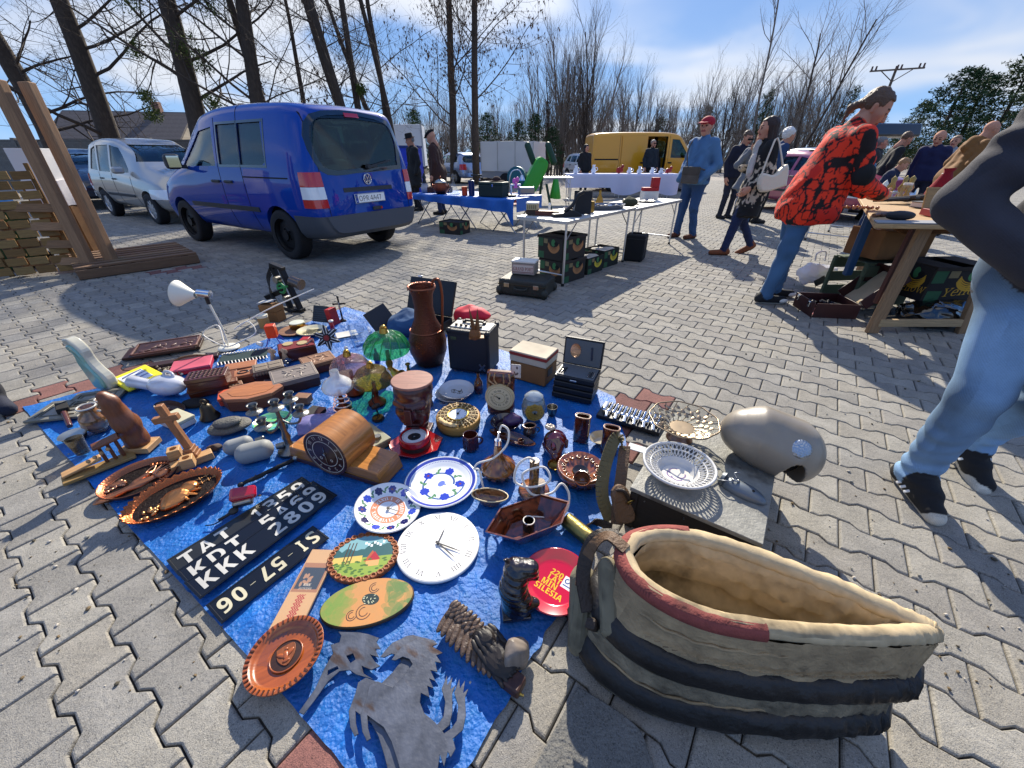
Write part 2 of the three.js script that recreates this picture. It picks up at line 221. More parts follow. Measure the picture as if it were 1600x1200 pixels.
function bareTree(seed,o){// o: h, r, clear, spread, up, counts[], leaves, stems
  const r=rng(seed),trunk=soup(),crown=soup(),leaf=soup(),rv=(s)=>V((r()- .5)*s,(r()- .5)*s,(r()- .5)*s);
  function grow(p,d,len,rad,lv){
    const nseg=lv===0?9:lv===1?6:lv===2?4:3,pts=[p.clone()];let q=p.clone(),dir=d.clone();
    for(let i=0;i<nseg;i++){dir.add(rv(lv===0?o.wob??.1:.34)).add(V(0,(lv?o.up:.05)*(lv>2?.6:1),0)).normalize();q=q.clone().addScaledVector(dir,len / nseg);pts.push(q);}
    limb(lv===0?trunk:crown,pts,rad,lv>=o.counts.length?rad*.3:rad*(lv?.35:.4),lv===0?12:lv===1?6:lv===2?4:3);
    if(lv<o.counts.length){const n=Math.round(o.counts[lv]*(.8 + r()*.4)),f0=lv===0?o.clear:.18;
      for(let i=0;i<n;i++){const f=mix(f0,1,(i + r())/ n),x=f*nseg,k=Math.min(nseg - 1,Math.floor(x)),s=pts[k].clone().lerp(pts[k + 1],x - k),ax=pts[k + 1].clone().sub(pts[k]).normalize(),side=rv(2).projectOnPlane(ax).normalize();
        const dd=ax.clone().multiplyScalar(1 - o.spread).addScaledVector(side,o.spread*(.7 + r()*.6)).normalize(),rr=mix(rad,rad*.4,f)*(lv===0?o.lr??.42:.55);grow(s,dd,len*(lv===0?o.ll??.42:.52)*(.65 + r()*.6)*(1.15 - .45*f),Math.max(rr,.0035),lv + 1);}
}else if(o.leaves)for(let i=0;i<3;i++)if(r()<o.leaves){const p2=pts[Math.floor(r()*pts.length)];chip(leaf,p2,rv(.16),V((r()- .5)*.08,-.09 - r()*.06,(r()- .5)*.08));}
}
  for(let k=0;k<(o.stems||1);k++)grow(V(k?(r()- .5)*.6:0,-.1,k?(r()- .5)*.6:0),V((o.lean||0)+(k?(r()- .5)*.7:0),1,k?(r()- .5)*.5:0).normalize(),o.h*(k?.75 + r()*.3:1),o.r,0);
  return{trunk:bake(trunk),crown:bake(crown),leaf:leaf.pos.length?bake(leaf):null};
}
function tree(name,label,seed,o,p,group,M1=barkM,M2=twigM){
  const t=thing(name,label,'tree',p,0,group),b=bareTree(seed,o);part(t,'trunk',b.trunk,M1);const c=part(t,'crown',b.crown,M2);if(b.leaf)part(c,'withered_leaves',b.leaf,oldLeafM).userData.kind='stuff';
(o.mist||[]).forEach(([x,y,z,s],i)=>{const k=soup(),r=rng(seed + i);for(let j=0;j<420;j++){const d=V(r()- .5,r()- .5,r()- .5).normalize(),q=d.clone().multiplyScalar(s*Math.sqrt(r())).add(V(x,y,z));chip(k,q,V((r()- .5),(r()- .5),(r()- .5)).multiplyScalar(.16),V((r()- .5),(r()- .5),(r()- .5)).multiplyScalar(.12));}part(c,'mistletoe',bake(k),mistM).userData.kind='stuff';});
  return t;
}
const big={clear:.16,spread:.72,up:.03,counts:[15,8,5,3],lr:.2,ll:.34};
tree('big_tree','thick forked bare tree at the far left edge behind the pallet',11,{...big,h:10,r:.34,wob:.22,clear:.2,lean:.1,mist:[[-1.1,3.2,0,.35]]},[-17.3,0,-17.2],'large bare trees along the wall');
tree('big_tree','stout bare tree trunk rising between the pallet and the silver minivan',23,{...big,h:11,r:.36,wob:.06,lean:.16,mist:[[2.2,2.6,0,.3],[2.5,3.1,.4,.25]]},[-15.37,0,-17.4],'large bare trees along the wall');
tree('big_tree','stout bare tree with dark mistletoe clumps rising above the silver minivan',37,{...big,h:11.5,r:.36,wob:.06,lean:.13,mist:[[1.0,4.4,.3,.5],[1.3,4.0,.2,.4],[-.9,4.4,0,.35],[-.4,5.6,.3,.5],[1.2,2.9,.1,.3]]},[-11.7,0,-17],'large bare trees along the wall');
tree('big_tree','bare tree with ivy clumps rising over the roof of the blue van',41,{...big,h:12,r:.26,wob:.06,lean:.1,mist:[[-.2,5.4,.2,.55],[.4,6.4,.2,.7],[-1.3,6.1,.2,.5]]},[-9.36,0,-17],'large bare trees along the wall');
tree('slim_tree','slim bare tree beside the ivy-clad trunk above the blue van',43,{...big,h:10,r:.17,counts:[11,6,4,3],wob:.08},[-9.44,0,-18.2],'slim bare trees behind the van');
tree('slim_tree','slim bare tree with withered hanging leaves above the van windows',47,{...big,h:7.5,r:.12,counts:[12,6,5],leaves:.8,clear:.25},[-8.57,0,-19.5],'slim bare trees behind the van');
tree('forked_tree','bare tree dividing into several slanting stems above the van tailgate',53,{...big,h:9.5,r:.15,counts:[11,7,4,2],stems:3,clear:.25,mist:[[1.2,6.4,0,.45],[.2,3.4,0,.2]]},[-5.77,0,-18],'slim bare trees behind the van');
tree('forked_tree','bare forked tree just right of the van tailgate',59,{...big,h:9,r:.13,counts:[11,6,4,2],stems:3,clear:.25},[-4.94,0,-19.4],'slim bare trees behind the van');
tree('broad_tree','broad bare tree with withered seed clusters above the small silver car',61,{...big,h:11,r:.2,counts:[15,9,6,2],leaves:.5,clear:.22,spread:.58},[-1.85,0,-23],'slim bare trees behind the van');
tree('broad_tree','bare tree with twiggy crown left of the white trailer',67,{...big,h:11,r:.22,counts:[15,9,6,2],leaves:.4,clear:.2,spread:.55,wob:.14},[-3.16,0,-24],'slim bare trees behind the van');
{// the copse behind the stalls: individual slender trees
  const kinds=[0,1,2,3,4].map((k)=>bareTree(100 + k,{h:7.4,r:.075,clear:.12,spread:.36,up:.13,counts:[17,7,3],ll:.36,lr:.5,stems:k>2?3:2,wob:.1}));
  const r=rng(8);
  const proto=kinds.map((b,k)=>{const g=new THREE.Group();part(g,'trunk',b.trunk,k % 2?barkM:twigPale);part(g,'crown',b.crown,k % 2?twigM:twigPale);return g;});
  const spots=[];for(let i=0;i<8;i++)spots.push([2.0 + i*.55 + r()*.35,33 + r()*3,.92 + r()*.22 - Math.abs(i - 5)*.02]);// tall poplar-like clump
  for(let i=0;i<74;i++){const k=i / 73,d=38 + r()*13;spots.push([(k*.95 - .26 +(r()- .5)*.02)*d,d,(k<.38?.5:.66)*(d / 42)+ r()*.26]);}
  spots.forEach(([x,d,s],i)=>{const c=proto[i % 5].clone();c.position.set(x,-.05,-d);c.rotation.y=r()*6.3;c.scale.set(s,s*(.85 + r()*.35),s);put(c,'slender_tree','slender bare grey-brown tree in the copse beyond the market','tree','slender bare trees of the copse');});
  tree('tall_bare_tree','tall thin bare tree standing highest above the woman with the bag',131,{h:12.4,r:.11,clear:.3,spread:.42,up:.1,counts:[18,5,3],ll:.26,wob:.1},[20.44,0,-39],undefined,twigPale,twigPale);
  tree('tall_bare_tree','wide bare tree above the white-haired man',137,{h:9.6,r:.12,clear:.2,spread:.46,up:.12,counts:[16,7,4],ll:.4,wob:.14,stems:2},[23.53,0,-38],undefined,barkM,twigPale);
}
function conifer(seed,h,w,dens){
  const r=rng(seed),tr=soup(),cr=soup();limb(tr,[V(0,-.1,0),V(.05,h*.5,0),V(0,h,0)],h*.02,.01,8);
  const n=Math.round(h*7*dens);
  for(let i=0;i<n;i++){const f=.1 + .9*(i / n),y=h*f,a=i*2.4 + r(),L=w*Math.pow(1 - f,.75)*(.55 + r()*.6)+ .15,dx=Math.cos(a),dz=Math.sin(a),e=V(dx*L,y + L*(.1 + r()*.3),dz*L);limb(tr,[V(0,y,0),e],.02,.006,3);
    for(let k=0;k<44*dens;k++){const t=.2 + .8*Math.sqrt(r()),q=V(dx*L*t +(r()- .5)*.5,y +(e.y - y)*t +(r()- .5)*.34,dz*L*t +(r()- .5)*.5);for(let m=0;m<3;m++)chip(cr,q,V(r()- .5,r()- .3,r()- .5).multiplyScalar(.3),V(r()- .5,r()- .5,r()- .5).multiplyScalar(.13));}}
  return[bake(tr),bake(cr)];
}
{
  const A=[conifer(1,6,1.7,1),conifer(2,6,2.2,1.1),conifer(3,6,1.5,.8)],r=rng(91);
  const add=(x,d,s,k,m,label,grp)=>{const t=thing('conifer',label,'tree',[x,0,-d],r()*6,grp);part(t,'trunk',A[k][0],barkM);part(t,'crown',A[k][1],m);t.scale.set(s[0],s[1],s[0]);};
  const dark='dark evergreen standing low among the copse trees';
  for(const[x,d,s,h]of[[-7.5,27,.7,.55],[-5.8,28,.7,.6],[-1.6,30,.8,.6],[.4,31,.75,.55],[1.6,32,.8,.62],[2.8,32,.7,.5],[14.5,46,.9,.75],[19,46,1,.9]])add(x,d,[s,h],0,needleM,dark,'evergreens among the copse');
  add(21.77,41,[.9,1.0],2,needleM,'dark spruce behind the woman with the cream bag');
  add(28.23,40,[.9,1.02],2,needleM,'dark spruce above the stooping man in the red jacket');add(30.47,40,[1.0,.95],1,needleM2,'yellowish-green pine right of the dark spruce behind the red jacket');
  add(26.77,31,[.95,.72],0,needleM2,'small pointed pine left of the big pine at the right edge');add(28.68,31,[1.6,1.0],1,needleM,'broad dense green pine behind the men at the right');add(30.46,31.5,[1.5,.96],0,needleM,'rounded green pine between two pines at the right');add(32.28,31,[1.75,1.12],1,needleM2,'large pine above the man in the brown coat');add(34.23,31,[1.75,1.18],0,needleM2,'large pine cut by the right edge of the view');
  // low undergrowth hides the foot of the copse
  const b=soup();for(let i=0;i<42000;i++){const x=-30 + r()*85,z=-(44 + r()*8),h=1.4 + 2.2*vn(x*.4,3);const p=V(x,r()*h,z);chip(b,p,V(r()- .5,r()*.9,r()- .5).multiplyScalar(.7),V(r()- .5,r()- .2,r()- .5).multiplyScalar(.1));}
  const o=mesh(bake(b),mat('#5b4d3a',1));put(o,'undergrowth','brown leafless undergrowth along the far edge of the market','undergrowth',undefined,'stuff');
}
{// rendered boundary wall with piers, panel by panel
  const w=thing('boundary_wall','long grey concrete boundary wall behind the parked cars at the left','wall',[-31,0,-20.4],0),m=mat('#8b8780',.95,{map:T.concrete,bump:T.concreteB,bs:.01});
  for(let i=0;i<12;i++){part(w,'panel',[box(1.98,1.86,.08,[i*2,.93,0]),box(1.98,.06,.11,[i*2,1.89,0])],m);part(w,'pier',box(.16,1.98,.16,[i*2 - 1,.99,.01]),m);}
}
{// houses beyond the wall
  const tile=mat('#5d5552',.85,{map:T.mottle}),plaster=mat('#b7ab98',.95,{map:T.mottle}),win=mat('#20262c',.1),frame=mat('#e8e6e0',.6);
  const house=(label,p,ry,w,h,d,rh,pm=plaster,rm=tile)=>{const t=thing('house',label,'house',p,ry,'houses beyond the wall');part(t,'wall',[box(w,h,d,[0,h / 2,0],undefined,.02),extr([[-d / 2,0],[d / 2,0],[0,rh]],w - .1,0,false).rotateY(PI / 2).translate(-w / 2 + .05,h,0)],pm);
    const L=Math.hypot(d / 2,rh)+ .4,a=Math.atan2(rh,d / 2);const rf=part(t,'roof',[1,-1].map((s)=>box(w + .6,.14,L,[0,h + rh / 2 - .02,s*(d / 4 + .12)],[s*a,0,0],.02)),rm);part(rf,'chimney',box(.5,1.1,.5,[w*.25,h + rh + .2,0]),mat('#7a5a4c',.9));
    for(let i=0;i<3;i++){const x=(i - 1)*w*.3,k=part(t,'window',box(1.0,1.2,.06,[x,h*.55,d / 2 + .02]),frame);part(k,'pane',box(.82,1.02,.04,[x,h*.55,d / 2 + .045],undefined,0),win);}};
  house('low house with a dark roof left of the second tree trunk',[-29,0,-36],.2,8,2.4,6,1.7);house('pale house with a brown roof between the two stout trunks',[-25,0,-42],-.15,6,2.6,6,1.9,mat('#c9b9a0',.95));house('long low building with a slate roof above the silver minivan',[-18,0,-42],.05,9,2.3,7,1.3,mat('#a08a76',.95),mat('#43474c',.7));
}
{// power pole with three-arm cross-beam
  const t=thing('power_pole','wooden power pole with slanted crossarm and insulators against the sky','power pole',[36.32,0,-47],-.25),m=mat('#6b5d52',.9),ins=mat('#5a3a2c',.3);
  t.scale.set(.75,.61,.75);part(t,'pole',rod([0,0,0],[0,14.2,0],.2,.15),m);part(t,'crossarm',box(5.8,.2,.18,[0,13.7,.22],[0,0,.03]),m);for(const s of[-1,1])part(t,'brace',rod([s*1.7,13.65,.2],[0,12.2,.16],.06),m);
  for(const x of[-2.75,-2.3,0,.4,2.3,2.75])part(t,'insulator',cyl(.09,.11,.5,[x,14.05 + x*.03,.22]),ins);
}
// ---------- vehicles: lofted bodies, cut with real openings ----------
const CSG=new Evaluator();CSG.attributes=['position','normal'];CSG.useGroups=false;
const brush=(g)=>{g=g.clone();if(g.index)g=g.toNonIndexed();for(const k of Object.keys(g.attributes))if(!['position','normal'].includes(k))g.deleteAttribute(k);const b=new Brush(g);b.updateMatrixWorld();return b;};
const cut=(a,list)=>{let b=brush(a);for(const g of list)b=CSG.evaluate(b,brush(g),SUBTRACTION);return b.geometry;};
const meet=(a,g)=>CSG.evaluate(brush(a),brush(g),INTERSECTION).geometry;
// station: [xLow, xHigh, yBottom, yMid, yBelt, yTop, wBottom, wMid, wBelt, wTop]
function loft(st,off=0,n=44){
  const K=st[0].length,cur=Array.from({length:K},(_,k)=>new THREE.CatmullRomCurve3(st.map((s,i)=>V(i,s[k],0)),false,'centripetal'));
  const at=(t,k)=>{const x=t*(st.length - 1),i=Math.min(st.length - 2,Math.floor(x)),f=x - i,a=st[Math.max(0,i - 1)][k],b=st[i][k],c=st[i + 1][k],d=st[Math.min(st.length - 1,i + 2)][k],m1=(c - a)/ 2,m2=(d - b)/ 2,f2=f*f,f3=f2*f;return(2*f3 - 3*f2 + 1)*b +(f3 - 2*f2 + f)*m1*.7 +(-2*f3 + 3*f2)*c +(f3 - f2)*m2*.7;};
  const rings=[];
  for(let j=0;j<=n;j++){
    const t=j / n,[xl,xh,yb,ym,yl,yt,wb,wm,wl,wt]=Array.from({length:10},(_,k)=>at(t,k)),o=off;
    let half=[[0,yb - o],[wb + o,yb - o],[wm + o,ym],[wl + o,yl],[wt + o,yt - .06 + o*.5],[wt - .1 + o*.5,yt + o],[0,yt + .02 + o]];
    let p=[...half,...half.slice(1,-1).reverse().map(([a,b])=>[-a,b])];
    for(const e of[.84,.75])p=p.flatMap((q,k)=>{const w=p[(k + 1)% p.length];return[[q[0]*e + w[0]*(1 - e),q[1]*e + w[1]*(1 - e)],[q[0]*(1 - e)+ w[0]*e,q[1]*(1 - e)+ w[1]*e]];});
    const ex=j===0?-off:j===n?off:0;rings.push(p.map(([z,y])=>V(mix(xl,xh,clamp((y - yb)/ Math.max(.3,yt - yb)))+ ex,y,z)));
}
  const pos=[],m=rings[0].length,tri=(a,b,c)=>pos.push(a.x,a.y,a.z,b.x,b.y,b.z,c.x,c.y,c.z);
  for(let j=0;j<n;j++)for(let i=0;i<m;i++){const a=rings[j][i],b=rings[j][(i + 1)% m],c=rings[j + 1][i],d=rings[j + 1][(i + 1)% m];tri(a,c,b);tri(b,c,d);}
  for(const[j,s]of[[0,-1],[n,1]]){const ce=V(0,0,0);rings[j].forEach((q)=>ce.add(q));ce.multiplyScalar(1 / m);for(let i=0;i<m;i++){const a=rings[j][i],b=rings[j][(i + 1)% m];s>0?tri(ce,b,a):tri(ce,a,b);}}
  let g=new THREE.BufferGeometry();g.setAttribute('position',new THREE.Float32BufferAttribute(pos,3));g=mergeVertices(g,1e-5);return toCreasedNormals(g,.6);
}
const sidePrism=(pts,z0=-1.2,z1=1.2)=>extr(pts,z1 - z0,0).translate(0,0,z0);// polygon in x,y through the width
const endPrism=(pts,x0,x1)=>extr(pts,x1 - x0,0).rotateY(PI / 2).translate(x0,0,0);// polygon in z,y along the length
const slab=(x0,x1,y0,y1,z0,z1)=>box(x1 - x0,y1 - y0,z1 - z0,[(x0 + x1)/ 2,(y0 + y1)/ 2,(z0 + z1)/ 2],undefined,0);
const rubber=mat('#17171a',.8,{bump:T.fine,bs:.002}),trimM=plastic('#33363a',.6),seatM=cloth('#2b2c30'),darkM=mat('#0d0e10',.9),tint=mat('#a9c4c4',.02,{transmission:1,thickness:0,ior:1.5}),plateM=mat('#f2f2ee',.4),redLens=mat('#c3151b',.12,{clearcoat:1}),clearLens=mat('#e9edf0',.1,{clearcoat:1}),chrome=metal('#d5d8dc',.12);
const paint=(c,met=.25)=>mat(c,.32,{met,clearcoat:1,clearcoatRoughness:.03});
function wheel(parent,x,z,r,rimM,spokes){
  const s=Math.sign(z),w=part(parent,'wheel',lathe([[r - .11,-.1],[r - .05,-.105],[r - .015,-.095],[r,-.07],[r,.07],[r - .015,.095],[r - .05,.105],[r - .11,.1]],40,[x,r,z],[PI / 2,0,0]),rubber);
  const g=[lathe([[r - .105,.09],[r - .12,.06],[r - .13,-.05],[r - .115,-.09]],32,[x,r,z],[PI / 2,0,0]),cyl(.055,.065,.03,[x,r,z + s*.075],[PI / 2,0,0])];
  if(spokes)for(let i=0;i<spokes;i++){const a=(i / spokes)*2*PI;g.push(box(r - .14,.055,.03,[x + Math.cos(a)*(r - .12)/ 2,r + Math.sin(a)*(r - .12)/ 2,z + s*.07],[0,0,a]));}else g.push(lathe([[r - .12,.03],[r - .17,.055],[r - .2,.045],[.06,.062]],24,[x,r,z],[s*PI / 2,0,0]),...Array.from({length:5},(_,i)=>cyl(.012,.012,.02,[x + .08*Math.cos(i*1.257),r + .08*Math.sin(i*1.257),z + s*.068],[PI / 2,0,0],6)));
  part(w,'rim',g,rimM);part(w,'brake_disc',cyl(r - .13,r - .13,.04,[x,r,z - s*.03],[PI / 2,0,0]),darkM);return w;
}
function vehicle(name,label,cat,p,ry,o,group){
  const t=thing(name,label,cat,p,ry,group),B=loft(o.st),W=o.wheels;
  const inner=loft(o.st.slice(o.cab[0],o.cab[1]+ 1).map((s)=>[s[0],s[1],.42,s[3],s[4],s[5]- .05,s[6]- .05,s[7]- .06,s[8]- .055,s[9]- .045]),0,20);
  const arch=W.flatMap((x)=>[1,-1].map((s)=>cyl(o.r + .055,o.r + .055,.34,[x,o.r - .005,s*(o.tw - .06)],[PI / 2,0,0],28)));
  const sides=(o.side||[]).map((q)=>sidePrism(q)),rear=o.rear&&endPrism(o.rear,-1.3,o.rearTo??.4),front=o.front&&endPrism(o.front,o.frontFrom??1.9,4.4);
  const holes=[inner,...sides,...arch,...(o.door?[sidePrism(o.door,.3,1.2)]:[])];if(rear)holes.push(rear);if(front)holes.push(front);
  part(t,'body',toCreasedNormals(cut(B,holes),.6),o.paint);
  const sheet=cut(loft(o.st,-.012),[loft(o.st,-.02)]);
  const win=(g,n)=>{const q=meet(sheet,g);if(q.attributes.position.count)part(t,n,q,tint);};
  sides.forEach((g)=>{for(const s of[0,1])win(CSG.evaluate(brush(g),brush(slab(-3,6,0,3,s?0:-2,s?2:0)),INTERSECTION).geometry,'side_window');});if(rear)win(rear,'rear_window');if(front)win(front,'windscreen');
  W.forEach((x)=>[1,-1].forEach((s)=>{wheel(t,x,s*(o.tw - .1),o.r,o.rim||metal('#b8bcc2',.35),o.spokes);}));
  for(const[n,m,off,g]of o.skin||[])part(t,n,toCreasedNormals(meet(loft(o.st,off),g),.6),m);
  for(const x of o.seats||[])for(const z of[-.36,.36])part(t,'seat',[box(.5,.16,.5,[x + .2,.62,z],undefined,.05),box(.14,.62,.48,[x - .06,.92,z],[0,0,.16],.05),box(.1,.18,.26,[x - .12,1.32,z],[0,0,.1],.04)],seatM);
  return t;
}
const both=(n,m,off,x0,x1,y0,y1)=>[-1,1].map((s)=>[n,m,off,slab(x0,x1,y0,y1,s<0?-1.2:.5,s<0?-.5:1.2)]);
const seam=(x,y0,y1)=>both('door_seam',darkM,.0025,x - .004,x + .004,y0,y1);
{// blue van, seen from behind its left rear corner
  const st=[[-.87,-.72,.40,.66,1.10,1.66,.66,.78,.78,.60],[-.80,-.64,.34,.64,1.12,1.78,.76,.87,.865,.70],[-.45,-.36,.30,.62,1.13,1.83,.80,.90,.89,.74],[.3,.3,.28,.62,1.13,1.855,.8,.905,.895,.745],[1.1,1.1,.28,.62,1.12,1.85,.8,.905,.895,.74],[1.65,1.65,.28,.62,1.1,1.79,.8,.905,.89,.71],[2.05,2.05,.28,.62,1.08,1.62,.8,.905,.885,.68],[2.45,2.45,.28,.6,1.05,1.32,.8,.9,.88,.72],[2.8,2.8,.28,.6,.98,1.12,.8,.895,.87,.76],[3.2,3.2,.28,.56,.86,1.0,.78,.87,.82,.68],[3.45,3.42,.3,.52,.72,.84,.66,.76,.70,.55],[3.53,3.5,.36,.5,.64,.70,.55,.62,.58,.45]];
  const blue=mat('#023c9c',.5,{specularIntensity:.1,clearcoat:1,clearcoatRoughness:.015}),gloss=mat('#101318',.15,{clearcoat:1});
  const t=vehicle('blue_van','blue passenger van parked with its tailgate toward the goods','van',[-2.6726,0,-6.4543],149.05*R,{st,cab:[1,7],paint:blue,r:.325,tw:.885,wheels:[0,2.682],rim:mat('#1c1d20',.5,{met:.4}),
    side:[[[1.24,1.15],[1.27,1.62],[1.7,1.58],[2.08,1.34],[2.3,1.14]],[[.62,1.17],[.62,1.64],[1.12,1.64],[1.12,1.17]],[[.02,1.2],[.06,1.64],[.585,1.64],[.585,1.17],[.08,1.17]]],
    rear:smooth([[-.62,1.16],[-.55,1.66],[.55,1.66],[.62,1.16],[0,1.13]],5),rearTo:-.2,front:[[-.66,1.17],[-.58,1.66],[.58,1.66],[.66,1.17]],frontFrom:1.75,seats:[1.2,.4],
    skin:[['rear_bumper',plastic('#4a4e55',.55),.022,slab(-1.1,-.36,.2,.60,-1.2,1.2)],...both('side_moulding',trimM,.014,.4,2.25,.60,.66),...seam(1.18,.36,1.72),...seam(.6,.36,1.84),...both('sliding_rail',darkM,.004,-.4,.6,1.02,1.035),
      ...[[-1,.66],[1,.66]].flatMap(([s])=>{const z0=s>0?.70:-1.2,z1=s>0?1.2:-.70;return[['tail_light',redLens,.012,slab(-1.1,-.62,.94,1.10,z0,z1)],['reversing_light',clearLens,.0125,slab(-1.1,-.62,.80,.937,z0,z1)],['tail_light',redLens,.012,slab(-1.1,-.62,.70,.797,z0,z1)]];}),
['brake_light',redLens,.012,slab(-.9,-.6,1.70,1.745,-.11,.11)],['plate_recess',trimM,.006,slab(-1.1,-.5,.86,.91,-.42,.42)],['tailgate_seam',darkM,.002,slab(-1.1,-.6,.6,1.72,-.705,-.697)],['tailgate_seam',darkM,.002,slab(-1.1,-.6,.6,1.72,.697,.705)],['window_surround',gloss,.003,cut(endPrism(smooth([[-.68,1.11],[-.61,1.7],[.61,1.7],[.68,1.11],[0,1.08]],5),-1.2,-.3),[endPrism(smooth([[-.62,1.16],[-.55,1.66],[.55,1.66],[.62,1.16],[0,1.13]],5),-1.4,0)])],
      ...[[.02,.585],[.62,1.12]].flatMap(([a,b])=>[-1,1].map((s)=>['window_surround',gloss,.003,cut(slab(a - .03,b + .03,1.14,1.67,s<0?-1.2:.4,s<0?-.4:1.2),[slab(a,b,1.17,1.64,-1.3,1.3)])]))]});
  const back=(y)=>-.87 + .15*(y - .4)/ 1.26 - .015;// x of the tailgate skin
  const pl=part(t,'licence_plate',box(.012,.114,.52,[back(.8)- .012,.775,-.03],[0,0,-.1],.003),plateM);
  const tx=print(520,114,(g,w,h)=>{g.fillStyle='#f4f4f0';g.fillRect(0,0,w,h);g.fillStyle='#1c3f9c';g.fillRect(0,0,42,h);g.fillStyle='#fff';g.font='26px sans-serif';g.fillText('PL',6,100);g.fillStyle='#f4d21c';for(let i=0;i<12;i++)g.fillRect(20 + 13*Math.cos(i*PI / 6),34 + 13*Math.sin(i*PI / 6),4,4);g.fillStyle='#111';g.font='92px sans-serif';g.save();g.translate(56,90);g.scale(.98,1);g.fillText('OPR 4A47',0,0,452);g.restore();g.strokeStyle='#222';g.lineWidth=4;g.strokeRect(2,2,w - 4,h - 4);});
  const pg=new THREE.PlaneGeometry(.512,.108);pg.rotateY(-PI / 2);pg.rotateZ(-.1);pg.translate(back(.8)- .0195,.775,-.03);part(pl,'plate_lettering',keep(pg),printed(tx,.4));
  const e=[back(1.02)- .006,1.0,0];const em=part(t,'emblem',[XF(new THREE.TorusGeometry(.062,.007,8,28),e,[0,PI / 2,0]),bar([e[0],1.05,-.03],[e[0],1.0,0],.01,.012),bar([e[0],1.05,.03],[e[0],1.0,0],.01,.012),...[[-.05,1.03,-.022,.95],[-.022,.95,0,.995],[0,.995,.022,.95],[.022,.95,.05,1.03]].map(([a,b,c,d])=>bar([e[0],b,a],[e[0],d,c],.01,.012))],chrome);
  part(t,'rear_wiper',[bar([back(1.14)- .03,1.15,.05],[back(1.2)- .02,1.22,.47],.014,.02),cyl(.03,.035,.05,[back(1.14)- .02,1.145,.05],[0,0,PI / 2],10),box(.03,.03,.16,[back(1.14)- .02,1.15,.12])],trimM);
  part(t,'tailgate_handle',box(.02,.045,.17,[back(.68)- .012,.64,.06],undefined,.008),trimM);part(t,'lock',cyl(.014,.014,.01,[back(.68)- .024,.64,.12],[0,0,PI / 2],10),redLens);
  for(const s of[-1,1]){const m=part(t,'door_mirror',[box(.16,.2,.2,[2.12,1.2,s*1.03],[0,s*.2,0],.05),bar([2.14,1.13,s*.86],[2.14,1.14,s*1.0],.06,.05)],trimM);part(m,'mirror_glass',box(.008,.15,.15,[2.036,1.2,s*1.045],[0,s*.2,0],.003),metal('#cfe0e4',.03));
    part(t,'door_handle',box(.2,.035,.04,[1.32,.96,s*.905],undefined,.012),trimM);part(t,'door_handle',box(.2,.035,.04,[.98,.96,s*.905],undefined,.012),trimM);}
  part(t,'dashboard',box(.4,.3,1.4,[2.3,.95,0],undefined,.08),trimM);part(t,'steering_wheel',XF(new THREE.TorusGeometry(.18,.016,8,24),[2.0,1.05,-.36],[0,PI / 2,.4]),trimM);
}
const hatchSt=(L,H,W,hood,k=1)=>{const w=W / 2,o=.7*k;return[[-o - .08,-o + .10,.36,.55,.88,1.0,w*.72,w*.85,w*.82,w*.66],[-o,-o + .2,.3,.55,.92,H*.86,w*.86,w*.97,w*.95,w*.70],[-o + .35,-o + .45,.27,.56,.93,H*.965,w*.9,w,w*.98,w*.76],[.5,.5,.26,.56,.93,H,w*.9,w,w*.985,w*.77],[1.1,1.1,.26,.56,.92,H*.985,w*.9,w,w*.985,w*.75],[1.5,1.5,.26,.56,.91,H*.92,w*.9,w,w*.98,w*.71],[L*.5,L*.5,.26,.56,.9,mix(hood,H,.5),w*.9,w,w*.97,w*.7],[L*.6,L*.6,.26,.55,.86,hood,w*.9,w*.99,w*.95,w*.78],[L*.74,L*.74,.27,.52,.76,hood*.86,w*.86,w*.96,w*.9,w*.7],[L - o - .12,L - o - .15,.3,.48,.62,hood*.72,w*.72,w*.82,w*.76,w*.58],[L - o,L - o - .03,.36,.46,.56,hood*.62,w*.55,w*.66,w*.6,w*.42]];};
